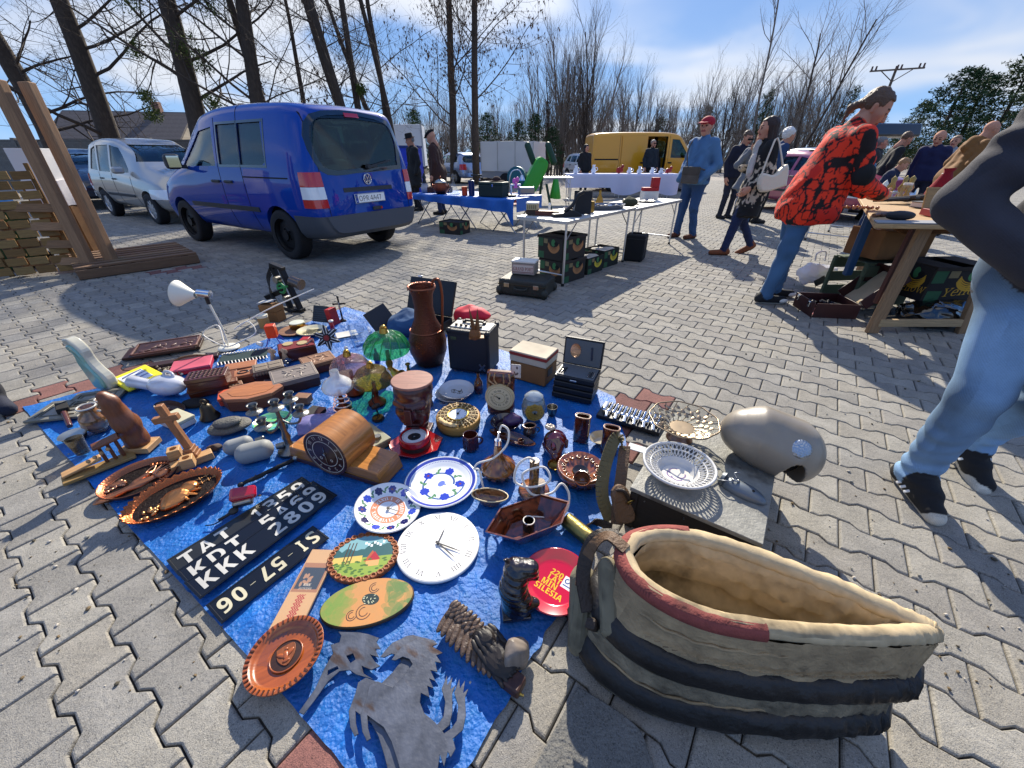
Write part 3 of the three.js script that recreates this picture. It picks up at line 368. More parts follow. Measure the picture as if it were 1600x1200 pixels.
function hatch(name,label,p,ry,L,H,W,hood,color,o={}){
  const w=W / 2,wb=L*.625,f=.7,t=vehicle(name,label,'car',p,ry,{st:hatchSt(L,H,W,hood),cab:[1,6],paint:paint(color,o.met??.6),r:.3,tw:w - .005,wheels:[0,wb],spokes:9,seats:[1.2,.3],
    side:[[[-.22,1.02],[-.08,H - .2],[.22,H - .14],[.26,.99]],[[.34,.98],[.32,H - .135],[.98,H - .13],[1.0,.97]],[[1.08,.97],[1.06,H - .135],[1.4,H - .19],[L*.5 - .12,1.04],[L*.5 - .08,.97]]],rear:smooth([[-w*.66,1.0],[-w*.56,H - .16],[w*.56,H - .16],[w*.66,1.0]],4),rearTo:-.05,front:[[-w*.76,hood + .07],[-w*.56,H - .13],[w*.56,H - .13],[w*.76,hood + .07]],frontFrom:1.3,
    skin:[['rear_bumper',o.bump||paint(color,.5),.015,slab(-1.2,-.5,.2,.52,-1.2,1.2)],['front_bumper',o.bump||paint(color,.5),.012,slab(L - f - .35,L,.2,.46,-1.2,1.2)],['grille',darkM,.01,slab(L - f - .2,L,.33,.43,-.4,.4)],...seam(.3,.34,.97),...seam(1.04,.34,.96),...seam(L*.5 - .02,.34,.9),...both('side_moulding',trimM,.012,.4,L*.48,.5,.55),
      ...[-1,1].flatMap((s)=>{const z0=s>0?w*.6:-1.2,z1=s>0?1.2:-w*.6;return[['tail_light',redLens,.012,slab(-1.1,-.48,.66,.92,z0,z1)],['headlight',clearLens,.012,slab(L - f - .62,L,.5,.68,s>0?w*.42:-1.2,s>0?1.2:-w*.42)]];})]});
  for(const s of[-1,1]){part(t,'door_mirror',box(.14,.13,.2,[L*.5 - .12,1.02,s*(w + .09)],undefined,.04),paint(color,.5));for(const x of[.4,1.14])part(t,'door_handle',box(.16,.03,.03,[x,.84,s*(w + .0)],undefined,.01),trimM);}
  part(t,'licence_plate',box(.01,.11,.5,[-.8,.6,0]),plateM);part(t,'licence_plate',box(.01,.11,.5,[L - f + .02,.42,0]),plateM);part(t,'dashboard',box(.35,.22,W*.72,[L*.5 - .05,.86,0],undefined,.06),trimM);
  part(t,'wiper',[bar([L*.575,hood + .06,-.3],[L*.54,hood + .14,.25],.012,.016)],trimM);return t;
}
hatch('silver_minivan','silver minivan parked nose-right beside the blue van',[-9.3,0,-11.08],-32.4*R,4.05,1.62,1.69,1.1,'#b3b0a9',{met:.55});
hatch('dark_estate_car','dark navy car half hidden behind the leaning pallet and the minivan',[-13.75,0,-14.3],-42*R,4.5,1.46,1.8,1.0,'#0f1626',{met:.4});
hatch('small_silver_car','small silver-blue hatchback seen from behind, left of the white canvas trailer',[-2.4,0,-24.2],128*R,3.75,1.46,1.63,.98,'#8fa3c4',{met:.6});
hatch('pink_car','faded pink-red car facing the stalls behind the crouching boy',[7.55,0,-12.2],-82*R,3.9,1.4,1.62,.98,'#a8506c',{met:.1});
hatch('white_sparkling_car','white car glinting in the sun beyond the dark-haired woman',[4.3,0,-29],-70*R,3.9,1.45,1.65,.98,'#cfd2d4',{met:.2});
hatch('dark_red_car','dark red car just left of the white canvas trailer',[-1.4,0,-27.5],100*R,3.8,1.45,1.65,.98,'#5c1420',{met:.2});
{const t=hatch('black_estate_car','black car with its tailgate raised above the pink car',[9.4,0,-13.2],96*R,4.3,1.5,1.72,1.0,'#16181b',{met:.2});const g=part(t,'raised_tailgate',[box(1.0,.06,1.36,[-1.05,1.86,0],[0,0,-.12],.03),box(.2,.3,1.3,[-1.56,1.82,0],[0,0,-.3],.05)],paint('#16181b',.2));part(g,'tailgate_window',box(.6,.02,1.1,[-.95,1.82,0],[0,0,-.12]),mat('#27303a',.1));for(const s of[-1,1])part(g,'gas_strut',rod([-.5,1.25,s*.62],[-.9,1.8,s*.62],.012),trimM);}
{// yellow panel van with its sliding door open
  const st=[[-.95,-.92,.42,.72,1.2,1.93,.72,.84,.84,.76],[-.88,-.85,.36,.72,1.2,2.05,.84,.95,.95,.87],[0,0,.32,.72,1.2,2.09,.88,.98,.98,.9],[1.2,1.2,.32,.72,1.2,2.1,.88,.98,.98,.9],[2.1,2.1,.32,.72,1.2,2.08,.88,.98,.98,.88],[2.55,2.55,.32,.72,1.2,1.98,.88,.98,.97,.83],[2.9,2.9,.32,.7,1.15,1.62,.88,.97,.95,.8],[3.2,3.2,.32,.68,1.05,1.25,.86,.95,.92,.8],[3.6,3.58,.34,.6,.85,1.05,.8,.88,.84,.7],[3.8,3.76,.4,.55,.7,.82,.66,.74,.7,.55]];
  const y=mat('#dd9a08',.4,{clearcoat:.7,clearcoatRoughness:.1}),t=vehicle('yellow_van','yellow panel van with its side door slid open behind the white-clothed table','van',[4.1,0,-19.0],2*R,{st,cab:[1,6],paint:y,r:.33,tw:.95,wheels:[0,2.9],seats:[2.0],rim:mat('#8c8f92',.5,{met:.5}),door:[[1.22,.5],[1.22,1.95],[2.02,1.95],[2.02,.5]],
    side:[[[2.2,1.22],[2.2,1.86],[2.5,1.84],[2.86,1.4],[2.94,1.22]]],front:[[-.76,1.32],[-.7,1.92],[.7,1.92],[.76,1.32]],frontFrom:2.3,skin:[['front_bumper',trimM,.02,slab(3.4,4,.3,.6,-1.2,1.2)],['rear_bumper',trimM,.02,slab(-1.2,-.7,.3,.55,-1.2,1.2)],...seam(2.1,.4,1.98),...seam(.12,.4,2.0),...both('door_rail',darkM,.004,-.85,.1,1.14,1.19)]});
  part(t,'sliding_door',toCreasedNormals(cut(meet(loft(st,.05),slab(.2,1.18,.46,1.98,.5,1.3)),[loft(st,.02)]),.6),y);part(t,'door_handle',box(.14,.05,.04,[1.05,1.05,1.035]),darkM);part(t,'door_handle',box(.14,.05,.04,[2.2,1.05,.99]),darkM);
  part(t,'door_mirror',box(.1,.28,.18,[2.85,1.35,1.12],undefined,.03),darkM);part(t,'cargo_floor',box(2.6,.05,1.6,[.9,.48,0]),darkM);part(t,'interior_lining',box(2.6,1.4,.05,[.9,1.2,-.8]),mat('#3b2a22',.9));
}
{// canvas-covered trailer
  const t=thing('canvas_trailer','box trailer covered in whitish weathered canvas','trailer',[.96,0,-20.3],155*R),cv=mat('#cfccc6',.85);
  part(t,'canvas_cover',jitter(XF(new THREE.BoxGeometry(2.7,1.2,1.5,24,12,12),[1.35,1.26,-.75],undefined),.025,3.2).translate(0,0,1.5),cv);for(const x of[.02,.9,1.8,2.68])part(t,'canvas_seam',box(.03,1.18,.012,[x,1.25,-.012]),mat('#a8a49c',.9));part(t,'bed',box(2.66,.3,1.46,[1.35,.52,.75]),mat('#8f9194',.5,{met:.5}));for(const z of[-.06,1.56])part(t,'wheel',cyl(.3,.3,.18,[1.35,.3,z],[PI / 2,0,0]),rubber);
  part(t,'drawbar',rod([2.6,.45,.75],[3.7,.45,.75],.04),trimM);part(t,'edge_rope',tube([[0,.7,-.03],[.7,.67,-.04],[1.4,.7,-.04],[2.1,.67,-.04],[2.7,.7,-.03]],.01,5),cv);
}
{const t=thing('box_truck','white box truck body standing behind the two men in hats','truck',[-6.6,0,-25],6*R),w=mat('#dfe4ea',.5);part(t,'cargo_box',box(3.6,1.9,2.1,[0,1.75,0],undefined,.03),w);part(t,'corner_post',box(.08,1.94,.08,[1.8,1.75,1.06]),mat('#b9bec4',.5));part(t,'chassis',box(3.5,.4,1.8,[0,.6,0]),darkM);for(const x of[-1.2,1.2])part(t,'wheel',cyl(.4,.4,.3,[x,.4,.95],[PI / 2,0,0]),rubber);}
{const t=thing('blue_cabinet','tall bright blue cabinet between the two men in hats','cabinet',[-3.9,0,-16.5],0),b=mat('#1334b8',.45);part(t,'carcass',box(1.15,1.5,.6,[0,.78,0]),b);part(t,'lid',box(1.2,.07,.66,[0,1.57,0]),mat('#0d2a6e',.5));for(let i=0;i<5;i++)part(t,'vent_slat',box(.4,.02,.02,[.2,.7 + i*.09,.31]),mat('#4a66d8',.4));part(t,'foot',box(1.0,.04,.5,[0,.02,0]),darkM);}
// ---------- stalls, trestles, boxes, pallets ----------
const alu=metal('#c9ccd0',.35),whiteTop=mat('#d8d6d0',.5,{map:T.mottle}),steel=metal('#8d9196',.35),blackP=plastic('#141517',.45),woodRaw=wood('#b99c73',.8),woodOld=wood('#9a7a58',.85);
function foldTable(label,p,ry,L,W,H){// origin: near corner foot; +x along its length, -z across
  const t=thing('folding_table',label,'table',p,ry),r=.013;part(t,'table_top',box(L + .14,.025,W + .1,[L / 2,H,-W / 2],undefined,.006),whiteTop);part(t,'edge_trim',[-W - .05,.05].map((z)=>box(L + .14,.035,.012,[L / 2,H - .004,z])).concat([-.07,L + .07].map((x)=>box(.012,.035,W + .1,[x,H - .004,-W / 2]))),alu);
  for(const x of[0,L]){for(const z of[0,-W]){const l=part(t,'leg',rod([x,.02,z],[x,H - .02,z],r),alu);part(l,'rubber_foot',cyl(.018,.018,.03,[x,.015,z],undefined,10),blackP);}part(t,'crossbar',rod([x,.12,0],[x,.12,-W],r*.8),alu);for(const z of[0,-W])part(t,'brace',rod([x,H - .2,z],[x +(x?-.22:.22),H - .02,z],.006),steel);}
  return t;
}
foldTable('near white folding table with banana boxes stored under it',[.57,0,-4.38],50.5*R,1.5,.56,.68);foldTable('second white folding table, in line behind the near one',[1.66,0,-5.72],49.5*R,1.48,.56,.66);
{// low camping table under a blue sheet
  const t=thing('camping_table','long low camping table on crossed legs under the blue sheet','table',[-2.08,0,-9.05],-31.2*R),L=2.44,W=1.05,H=.58;part(t,'table_top',box(L,.03,W,[L / 2,H,-W / 2]),whiteTop);
  for(const x of[.25,1.3,2.2])for(const z of[-.1,-W + .1]){part(t,'leg',rod([x - .27,0,z],[x + .22,H - .02,z],.011),steel);part(t,'leg',rod([x + .27,0,z + .025],[x - .22,H - .02,z + .025],.011),steel);part(t,'joint',cyl(.022,.022,.03,[x,.29,z + .012],[PI / 2,0,0],10),alu);}
  const pos=[],idx=[],n=90,m=40;for(let j=0;j<=m;j++)for(let i=0;i<=n;i++){const u=i / n,s=j / m,x=-.06 + u*(L + .12),drop=.09 + .15*u +(u>.93?(u - .93)*3:0),len=W + .05 + drop,d=s*len;let y,z;if(d<W + .05){z=-W - .02 + d;y=H + .022 + .004*vn(x*9,d*9);}else{const e=d - W - .05;z=.035 + .03*Math.sin(x*13 + 2*vn(x*3,1))*Math.min(1,e*8)+ .01;y=H + .018 - e;}pos.push(x,y,z);if(i<n&&j<m){const k=j*(n + 1)+ i;idx.push(k,k + n + 1,k + 1,k + 1,k + n + 1,k + n + 2);}}
  const g=new THREE.BufferGeometry();g.setAttribute('position',new THREE.Float32BufferAttribute(pos,3));g.setIndex(idx);g.computeVertexNormals();const bl=mat('#1763b8',.5,{bump:T.tarp,bs:.004});
  const sh=one('table_sheet','blue plastic sheet draped over the long low camping table','sheet',[g,XF(new THREE.PlaneGeometry(W*.95,.22,12,4),[L + .07,H - .09,-W / 2],[0,PI / 2,0])],bl,[-2.08,0,-9.05],-31.2*R);
  const on=(x,z,y=H + .03)=>{const a=-31.2*R;return[-2.08 + x*Math.cos(a)+ z*Math.sin(a),y,-9.05 - x*Math.sin(a)+ z*Math.cos(a)];};
  const cop=metal('#8a4a35',.4,{bump:T.hammer,bs:.003});
{const k=thing('copper_pot','round reddish copper pot with a lid on the blue-draped table','pot',on(.62,-.2),0);part(k,'body',lathe([[0,0],[.1,.0],[.15,.06],[.155,.12],[.12,.18],[.1,.2]],28),cop);const l=part(k,'lid',lathe([[.12,.2],[.1,.23],[.04,.26],[0,.265]],24),metal('#b8b4a8',.3));part(l,'knob',ball(.022,.03,.022,[0,.29,0]),cop);for(const s of[-1,1])part(k,'handle',XF(new THREE.TorusGeometry(.04,.009,6,14),[s*.16,.13,0],[0,PI / 2,0]),cop);}
{const k=thing('glass_decanter','clear cut-glass decanter with a tall stopper on the blue-draped table','decanter',on(.98,-.16),0);part(k,'bottle',lathe([[0,0],[.11,0],[.115,.015],[.03,.2],[.022,.26],[.03,.28]],12),pane('#f2f6fa',.12));part(k,'stopper',lathe([[.02,.27],[.03,.3],[.034,.34],[.0,.37]],10),pane('#f2f6fa',.12));}
{const k=thing('orange_tin','small orange-red lidded tin beside a dark blue canister','tin',on(1.28,-.12),0);part(k,'body',cyl(.055,.055,.13,[0,.065,0]),mat('#d2401a',.4));part(k,'lid',cyl(.058,.058,.025,[0,.14,0]),mat('#e9692f',.4));}
{const k=thing('blue_canister','tall dark blue canister on the blue-draped table','canister',on(1.42,-.16),0);part(k,'body',cyl(.06,.06,.24,[0,.12,0]),mat('#14285c',.3));part(k,'lid',lathe([[.062,.235],[.06,.26],[0,.265]],20),mat('#0e1d44',.3));}
{const k=thing('black_bottle','slender black bottle with a silver cap on the blue-draped table','bottle',on(1.6,-.2),0);part(k,'bottle',lathe([[0,0],[.035,0],[.035,.16],[.014,.21],[.014,.27]],16),mat('#0c0d10',.1));part(k,'cap',cyl(.016,.016,.03,[0,.28,0],undefined,10),chrome);}
{const k=thing('dark_green_case','large dark green tool case on the blue-draped table','case',on(1.92,-.18),-28*R);part(k,'body',box(.52,.2,.26,[0,.1,0],undefined,.015),mat('#0f2a26',.5));part(k,'lid',box(.525,.05,.265,[0,.225,0],undefined,.015),mat('#14332d',.5));part(k,'latch',box(.03,.05,.01,[.05,.19,.135]),chrome);}
{const k=thing('chrome_lamp','bent chrome desk lamp on a dark base at the right of the blue-draped table','lamp',on(2.22,-.34),.4);part(k,'base',cyl(.08,.09,.03,[0,.015,0]),blackP);part(k,'arm',tube([[0,.03,0],[-.05,.25,0],[.0,.42,.02],[.12,.44,.05],[.18,.36,.06]],.01,8),chrome);part(k,'shade',lathe([[.02,0],[.05,-.06],[.06,-.09]],18,[.18,.36,.06]),chrome);}
{const k=thing('silver_toaster','low silver toaster at the right end of the blue-draped table','toaster',on(2.3,-.75),.3);part(k,'body',box(.32,.14,.16,[0,.08,0],undefined,.03),metal('#9a9ca0',.3));part(k,'slot',box(.24,.01,.03,[0,.151,0]),darkM);part(k,'lever',box(.02,.04,.03,[.17,.1,0]),blackP);}
{const k=thing('toy_crown','pink and white plastic toy crown standing at the back of the blue-draped table','toy',on(2.0,-.85),.5);part(k,'frame',[box(.03,.18,.03,[-.1,.09,0]),box(.03,.18,.03,[.1,.09,0]),box(.23,.03,.03,[0,.17,0]),box(.23,.02,.04,[0,.01,0])],mat('#eceaf0',.4));part(k,'heart',[ball(.04,.05,.03,[-.03,.24,0]),ball(.04,.05,.03,[.04,.26,0]),cyl(.03,.04,.1,[0,.16,0])],mat('#d862b4',.4));}
{const k=thing('wicker_tray','brown wooden tray of odds and ends at the left of the blue-draped table','tray',on(.3,-.55),.1);part(k,'tray',[box(.5,.02,.3,[0,.01,0]),box(.5,.1,.02,[0,.05,.15]),box(.5,.1,.02,[0,.05,-.15]),box(.02,.1,.3,[.25,.05,0]),box(.02,.1,.3,[-.25,.05,0])],wood('#5a3522'));}
{const k=thing('ornate_urn','small dark urn with a white pattern at the left end of the blue-draped table','urn',on(.1,-.3),0);part(k,'body',lathe([[0,0],[.07,0],[.09,.09],[.06,.15],[.08,.17]],18),mat('#cfc8bd',.3));part(k,'finial',lathe([[.05,.16],[.03,.24],[.045,.28],[.01,.36]],14),mat('#15151a',.3));}
{const k=thing('brown_felt_hat','brown felt hat lying on the dark green case','hat',on(1.95,-.24,H + .29),0);part(k,'brim',lathe([[0,.01],[.15,.0],[.15,.008],[.08,.014]],22),cloth('#3a2420'));part(k,'crown',ball(.085,.07,.095,[0,.01,0]),cloth('#3a2420'));}
}
// banana cartons: printed card boxes with hand-hole and separate lid
const bananaTex=(bg,fg,word)=>print(256,160,(g,w,h)=>{g.fillStyle=bg;g.fillRect(0,0,w,h);g.fillStyle='#2f5d3c';g.fillRect(0,10,52,60);g.fillStyle='#8a7a55';g.fillRect(60,12,40,34);g.fillStyle='#2f5d3c';g.fillRect(4,108,60,50);g.strokeStyle=fg;g.lineCap='round';for(let i=0;i<5;i++){g.lineWidth=9 - i;g.beginPath();g.arc(166,46 - i*9,62,.35 + i*.04,PI - .35 - i*.04);g.stroke();}g.fillStyle='#3f7d4a';g.beginPath();g.ellipse(160,36,20,26,0,0,7);g.fill();g.fillStyle='#050505';g.beginPath();g.ellipse(192,40,20,14,0,0,7);g.fill();if(word){g.save();g.fillStyle=fg;g.font='italic 58px serif';g.translate(66,138);g.rotate(-.09);g.fillText(word,0,0);g.restore();}});
const btA=printed(bananaTex('#2b2722','#b07a4a'),.8),btB=printed(bananaTex('#14201c','#d8c23a'),.8),btY=printed(bananaTex('#1d1a1a','#c99a2a','Yellow'),.8),card=mat('#3a322b',.9,{map:T.mottle}),cardBrown=mat('#8a6138',.9,{map:T.mottle});
function bananaBox(label,p,ry,[w,h,d],m,lid=true,inside){
  const t=thing('banana_box',label,'box',p,ry,'printed banana cartons'),q=.008;part(t,'base',[box(w - .01,q,d - .01,[0,.006,0]),...[-1,1].flatMap((s)=>[box(w,h,q,[0,h / 2,s*(d / 2)]),box(q,h,d,[s*w / 2,h / 2,0])])],card);
  for(const[r_,x,z,pw]of[[0,0,d / 2 + .0062,w],[PI / 2,w / 2 + .0062,0,d],[-PI / 2,-w / 2 - .0062,0,d],[PI,0,-d / 2 - .0062,w]]){const g=new THREE.PlaneGeometry(pw - .006,h - .006);g.rotateY(r_);g.translate(x,h / 2,z);part(t,'printed_side',keep(g),m);}
  if(lid){part(t,'lid',[box(w*.36,q,d + .02,[-w*.32,h + .006,0]),box(w*.36,q,d + .02,[w*.32,h + .006,0]),box(w + .02,.03,q,[0,h - .006,d / 2 + .012]),box(w + .02,.03,q,[0,h - .006,-d / 2 - .012])],card);}else if(inside)part(t,'packed_paper',jitter(XF(new THREE.BoxGeometry(w - .04,.06,d - .04,10,2,10),[0,h - .05,0]),.02,14),inside);
  return t;
}
const white_=mat('#dcd8cf',.9,{map:T.mottle});
bananaBox('dark banana carton on the paving, lower of the two under the near table',[.6,0,-4.72],46*R,[.42,.24,.34],btA);bananaBox('dark banana carton resting on another under the near table',[.58,.25,-4.74],46*R,[.43,.24,.35],btA);
bananaBox('open green banana carton next to the two stacked cartons',[.93,0,-5.08],46*R,[.34,.2,.3],btB,false,white_);bananaBox('open green banana carton farther back under the table, behind its twin',[1.2,0,-5.42],46*R,[.36,.22,.3],btB,false,white_);
bananaBox('dark banana carton alone on the paving before the blue-draped table',[-1.09,0,-7.95],-28*R,[.46,.22,.34],btA,false,mat('#15171a',.8));
{const t=thing('old_suitcase','worn dark green suitcase with two rusty locks lying before the near table','suitcase',[.16,0,-4.14],-22*R),m=mat('#2c2d24',.55,{map:T.mottle,bump:T.fine,bs:.003});part(t,'body',box(.52,.17,.36,[0,.09,0],undefined,.03),m);part(t,'lid_edge',box(.524,.012,.364,[0,.12,0],undefined,.005),metal('#4c4637',.5));for(const x of[-.16,.16])part(t,'lock',[box(.06,.045,.012,[x,.115,.184],undefined,.005),cyl(.012,.012,.01,[x,.112,.192],[PI / 2,0,0],10)],metal('#a89c86',.4));part(t,'handle',tube([[-.07,.1,.185],[-.06,.09,.21],[.06,.09,.21],[.07,.1,.185]],.01,6),m);for(const[x,z]of[[-1,1],[1,1],[-1,-1],[1,-1]])part(t,'corner_cap',ball(.04,.05,.04,[x*.245,.05,z*.165]),m);}
{const t=thing('old_tin_box','old white-lidded tin chest with faded red lettering on the dark suitcase','tin box',[.14,.181,-4.25],-18*R),m=mat('#8d8577',.6,{map:T.mottle});part(t,'body',box(.25,.12,.16,[0,.06,0]),m);part(t,'lid',box(.26,.02,.17,[0,.13,0],undefined,.006),mat('#e2ddd0',.5));const tx=print(256,110,(g,w,h)=>{g.fillStyle='#cfc0b0';g.fillRect(0,0,w,h);g.fillStyle='#8d4a40';g.font='bold 56px serif';g.fillText('GRAND PORT',10,74,w - 20);g.strokeStyle='#8d5a50';g.lineWidth=5;g.strokeRect(6,6,w - 12,h - 12);for(let i=0;i<16;i++){g.beginPath();g.arc(16 + i*15,90,5,0,7);g.stroke();}});const g=new THREE.PlaneGeometry(.235,.1);g.translate(0,.058,.081);part(t,'lettering',keep(g),printed(tx,.6));}
{const t=thing('black_speaker','black padded speaker case standing under the second white table','speaker',[1.72,0,-5.68],-26*R),m=mat('#0b0c10',.8,{bump:T.weave,bs:.001});part(t,'body',box(.27,.34,.26,[0,.18,0],undefined,.02),m);part(t,'handle',box(.12,.02,.03,[0,.36,0]),m);part(t,'edge_piping',[box(.275,.012,.265,[0,.3,0])],blackP);for(const x of[-.1,.1])for(const z of[-.1,.1])part(t,'foot',cyl(.015,.018,.012,[x,.006,z],undefined,8),blackP);}
{// goods on the white folding tables
  const a=50.5*R,H=.695,on=(x,z,y=H)=>[.57 + x*Math.cos(a)+ z*Math.sin(a),y,-4.38 - x*Math.sin(a)+ z*Math.cos(a)],on2=(x,z,y=.675)=>[1.66 + x*Math.cos(a)+ z*Math.sin(a),y,-5.72 - x*Math.sin(a)+ z*Math.cos(a)];
{const k=thing('carved_casket','small cream casket with a dark base on the near table corner','box',on(.1,-.52),-.3);part(k,'base',box(.13,.05,.1,[0,.03,0]),wood('#3a2416'));part(k,'body',box(.125,.06,.095,[0,.085,0]),mat('#b8a980',.6));part(k,'lid',box(.135,.02,.105,[0,.125,0],undefined,.008),mat('#efe9da',.5));for(let i=0;i<5;i++)part(k,'carved_slat',box(.012,.04,.005,[-.045 + i*.0225,.085,.05]),mat('#7a6c4c',.7));}
{const k=thing('iron_press','black cast-iron boot-shaped press on the near table','press',on(.2,-.16),.2);part(k,'base',extr(smooth([[-.13,0],[.16,0],[.17,.03],[.06,.07],[.0,.04],[-.13,.03]],4),.09,.006).translate(0,0,-.045),mat('#15161a',.5));part(k,'lever',tube([[.0,.05,0],[.09,.12,0],[.14,.21,0],[.2,.24,0]],.02,8),mat('#15161a',.5));part(k,'screw',rod([.1,.06,0],[.12,.2,0],.01),steel);}
{const k=thing('black_picture','black square picture panel standing upright on the near table','picture',on(.5,-.12),-.22);part(k,'board',box(.2,.24,.016,[0,.122,0],[-.06,0,0]),mat('#151519',.6));part(k,'stand',box(.05,.16,.012,[0,.08,-.05],[.3,0,0]),blackP);}
{const k=thing('wooden_pencil_case','long red-brown wooden case lying on the near table','case',on(.16,-.36),-.2);part(k,'body',box(.26,.035,.08,[0,.02,0]),wood('#6a2f1c'));part(k,'lid',box(.262,.012,.084,[0,.044,0]),wood('#8a4526'));}
{const k=thing('metal_tray','grey oval metal tray full of small finds at the end of the near table','tray',on(1.2,-.18),.55);part(k,'tray',lathe([[0,.005],[.2,.005],[.23,.05],[.235,.05],[.205,0]],28,undefined,undefined,[1.2,1,.75]),metal('#7c8188',.35));for(let i=0;i<9;i++)part(k,'trinket',jitter(ball(.03,.018,.024,[.17*Math.cos(i*2.4)*(i / 9),.028,.12*Math.sin(i*2.4)*(i / 9)],undefined,8),.006,30,i),i % 3?mat(['#b9a57c','#5b4a3a','#8a8d90'][i % 3],.5):chrome);}
{const k=thing('yellow_flask','yellow long-necked glass bottle on the second white table','bottle',on2(-.1,-.5),0);part(k,'bottle',lathe([[0,0],[.05,0],[.055,.05],[.02,.13],[.015,.19]],18),mat('#c9a01c',.1,{transmission:.5,thickness:0}));part(k,'cork',cyl(.014,.012,.03,[0,.2,0],undefined,10),mat('#4a2a1a',.8));}
{const k=thing('army_bag','olive crumpled cap between the two white tables','cap',on2(.04,-.12),.3);part(k,'crown',jitter(ball(.1,.07,.09,[0,.05,0]),.015,16),cloth('#3c3f2a'));part(k,'peak',box(.1,.01,.09,[.1,.03,0],[0,0,-.3]),blackP);}
{const k=thing('red_cash_box','red box on a white carton at the far end of the second table','box',on2(1.22,-.34),.1);part(k,'carton',box(.24,.12,.16,[0,.06,0]),white_);part(k,'red_box',box(.24,.05,.13,[0,.147,0]),mat('#a3161c',.5));part(k,'red_lid',box(.11,.14,.1,[.07,.24,0]),mat('#a3161c',.5));}
  const bits=[['porcelain_figure','tiny white porcelain figure on the near table',on(.4,-.5),[[ball(.016,.02,.016,[0,.085,0]),lathe([[.0,0],[.028,0],[.012,.05],[.018,.07]],12)],mat('#e6e3dc',.25)],'figurine'],['candle_stub_holder','dark wrought candle stand near the far end of the near table',on(.86,-.3),[[lathe([[0,0],[.05,0],[.015,.02],[.012,.12],[.03,.14],[.026,.16]],14)],mat('#2a2622',.4)],'candlestick'],['ash_bowl','shallow brown bowl in the middle of the near table',on(.7,-.4),[[lathe([[0,.006],[.05,.01],[.08,.04],[.085,.038],[.055,0]],20)],glaze('#6a4a30')],'bowl'],['binoculars','black binoculars on the second white table',on2(.4,-.3),[[cyl(.025,.03,.14,[-.035,.03,0],[PI / 2,0,0]),cyl(.025,.03,.14,[.035,.03,0],[PI / 2,0,0]),box(.05,.02,.05,[0,.035,0])],mat('#16171a',.5)],'binoculars'],['pewter_dish','flat grey pewter dish on the second white table',on2(.8,-.2),[[lathe([[0,.006],[.1,.008],[.14,.025],[.145,.022],[.1,0]],26)],metal('#8f9296',.35)],'dish'],['brass_clock','small brass carriage clock on the near table behind the black panel',on(.72,-.14),[[box(.08,.12,.06,[0,.06,0],undefined,.006),XF(new THREE.TorusGeometry(.025,.005,6,14),[0,.13,0])],metal('#a58a4a',.3)],'clock'],['folded_map','cream folded papers on the near table corner',on(.36,-.3),[[box(.16,.012,.11,[0,.006,0],[0,.3,.02])],white_],'papers']];
  for(const[n,l,p,[g,m],c]of bits)one(n,l,c,g,m,p,.3);
}
{// far long table with a lilac-white cloth
  const t=thing('long_table','long far table with bare white legs under the pale cloth before the yellow van','table',[1.95,0,-15.2],0);part(t,'table_top',box(3.7,.03,.75,[1.8,.73,-.36]),whiteTop);for(const x of[.1,1.8,3.5])for(const z of[-.05,-.68])part(t,'leg',rod([x,0,z],[x + .02,.72,z],.018),alu);
  const pos=[],idx=[],n=80,m=24;for(let j=0;j<=m;j++)for(let i=0;i<=n;i++){const x=-.1 +(i / n)*3.9,s=j / m*1.36,drop=.42 +(x>1.5?.16 + .08*Math.sin(x*4):0);let y,z;if(s<.8){z=-.78 + s;y=.752;}else{const e=(s - .8)/ .56*drop;z=.03 + .02*Math.sin(x*9)*e*3;y=.75 - e;}pos.push(x,y,z);if(i<n&&j<m){const k=j*(n + 1)+ i;idx.push(k,k + n + 1,k + 1,k + 1,k + n + 1,k + n + 2);}}
  const g=new THREE.BufferGeometry();g.setAttribute('position',new THREE.Float32BufferAttribute(pos,3));g.setIndex(idx);g.computeVertexNormals();one('tablecloth','pale lilac-white cloth hanging over the far long table','tablecloth',g,mat('#c9cbe0',.95),[1.95,0,-15.2]);
  const ch=mat('#dfe6ee',.2),rd=mat('#9a1d1d',.4);const stuff=[[.25,'cream_jug','small cream jug at the left end of the far table',0],[.9,'white_teapot','small white teapot left of the red ornament on the far table',0],[1.75,'red_ornament','red carved ornament in the middle of the far table',1],[2.15,'glass_vases','pale blue glass vase before the bearded man',0],[2.45,'porcelain_dog','white porcelain animal before the bearded man',0],[2.95,'tall_vase','tall pale vase near the right end of the far table',0],[3.2,'white_pitcher','white pitcher near the right end of the far table',0],[3.5,'red_tin','dark red round tin at the right end of the far table',1]];
  stuff.forEach(([x,n,l,r],i)=>{const h=.16 + .12*vn(i*3.7,1);one(n,l,'ornament',r?[jitter(ball(.12,h*.5,.07,[0,h*.5,0]),.03,14),ball(.05,.06,.05,[.1,h,0])]:[lathe([[0,0],[.06,0],[.09,h*.35],[.04,h*.75],[.06,h]],16),XF(new THREE.TorusGeometry(.05,.01,6,12),[.09,h*.5,0])],r?rd:ch,[1.95 + x,.755,-15.4 - .2*(i % 2)]);});
  foldTable('bare white table between the green barrow and the far long table',[.6,0,-13.2],2*R,1.15,.6,.72);
{const k=thing('red_crate','red plastic crate on the ground under the bare white table','crate',[.15,0,-13.0],.1);const m=mat('#a8222a',.5);part(k,'bottom',box(.5,.02,.35,[0,.02,0]),m);for(const s of[-1,1]){part(k,'side',[.1,.2,.3].map((y)=>box(.5,.06,.015,[0,y,s*.17])),m);part(k,'end',[.1,.2,.3].map((y)=>box(.015,.06,.35,[s*.245,y,0])),m);}}
}
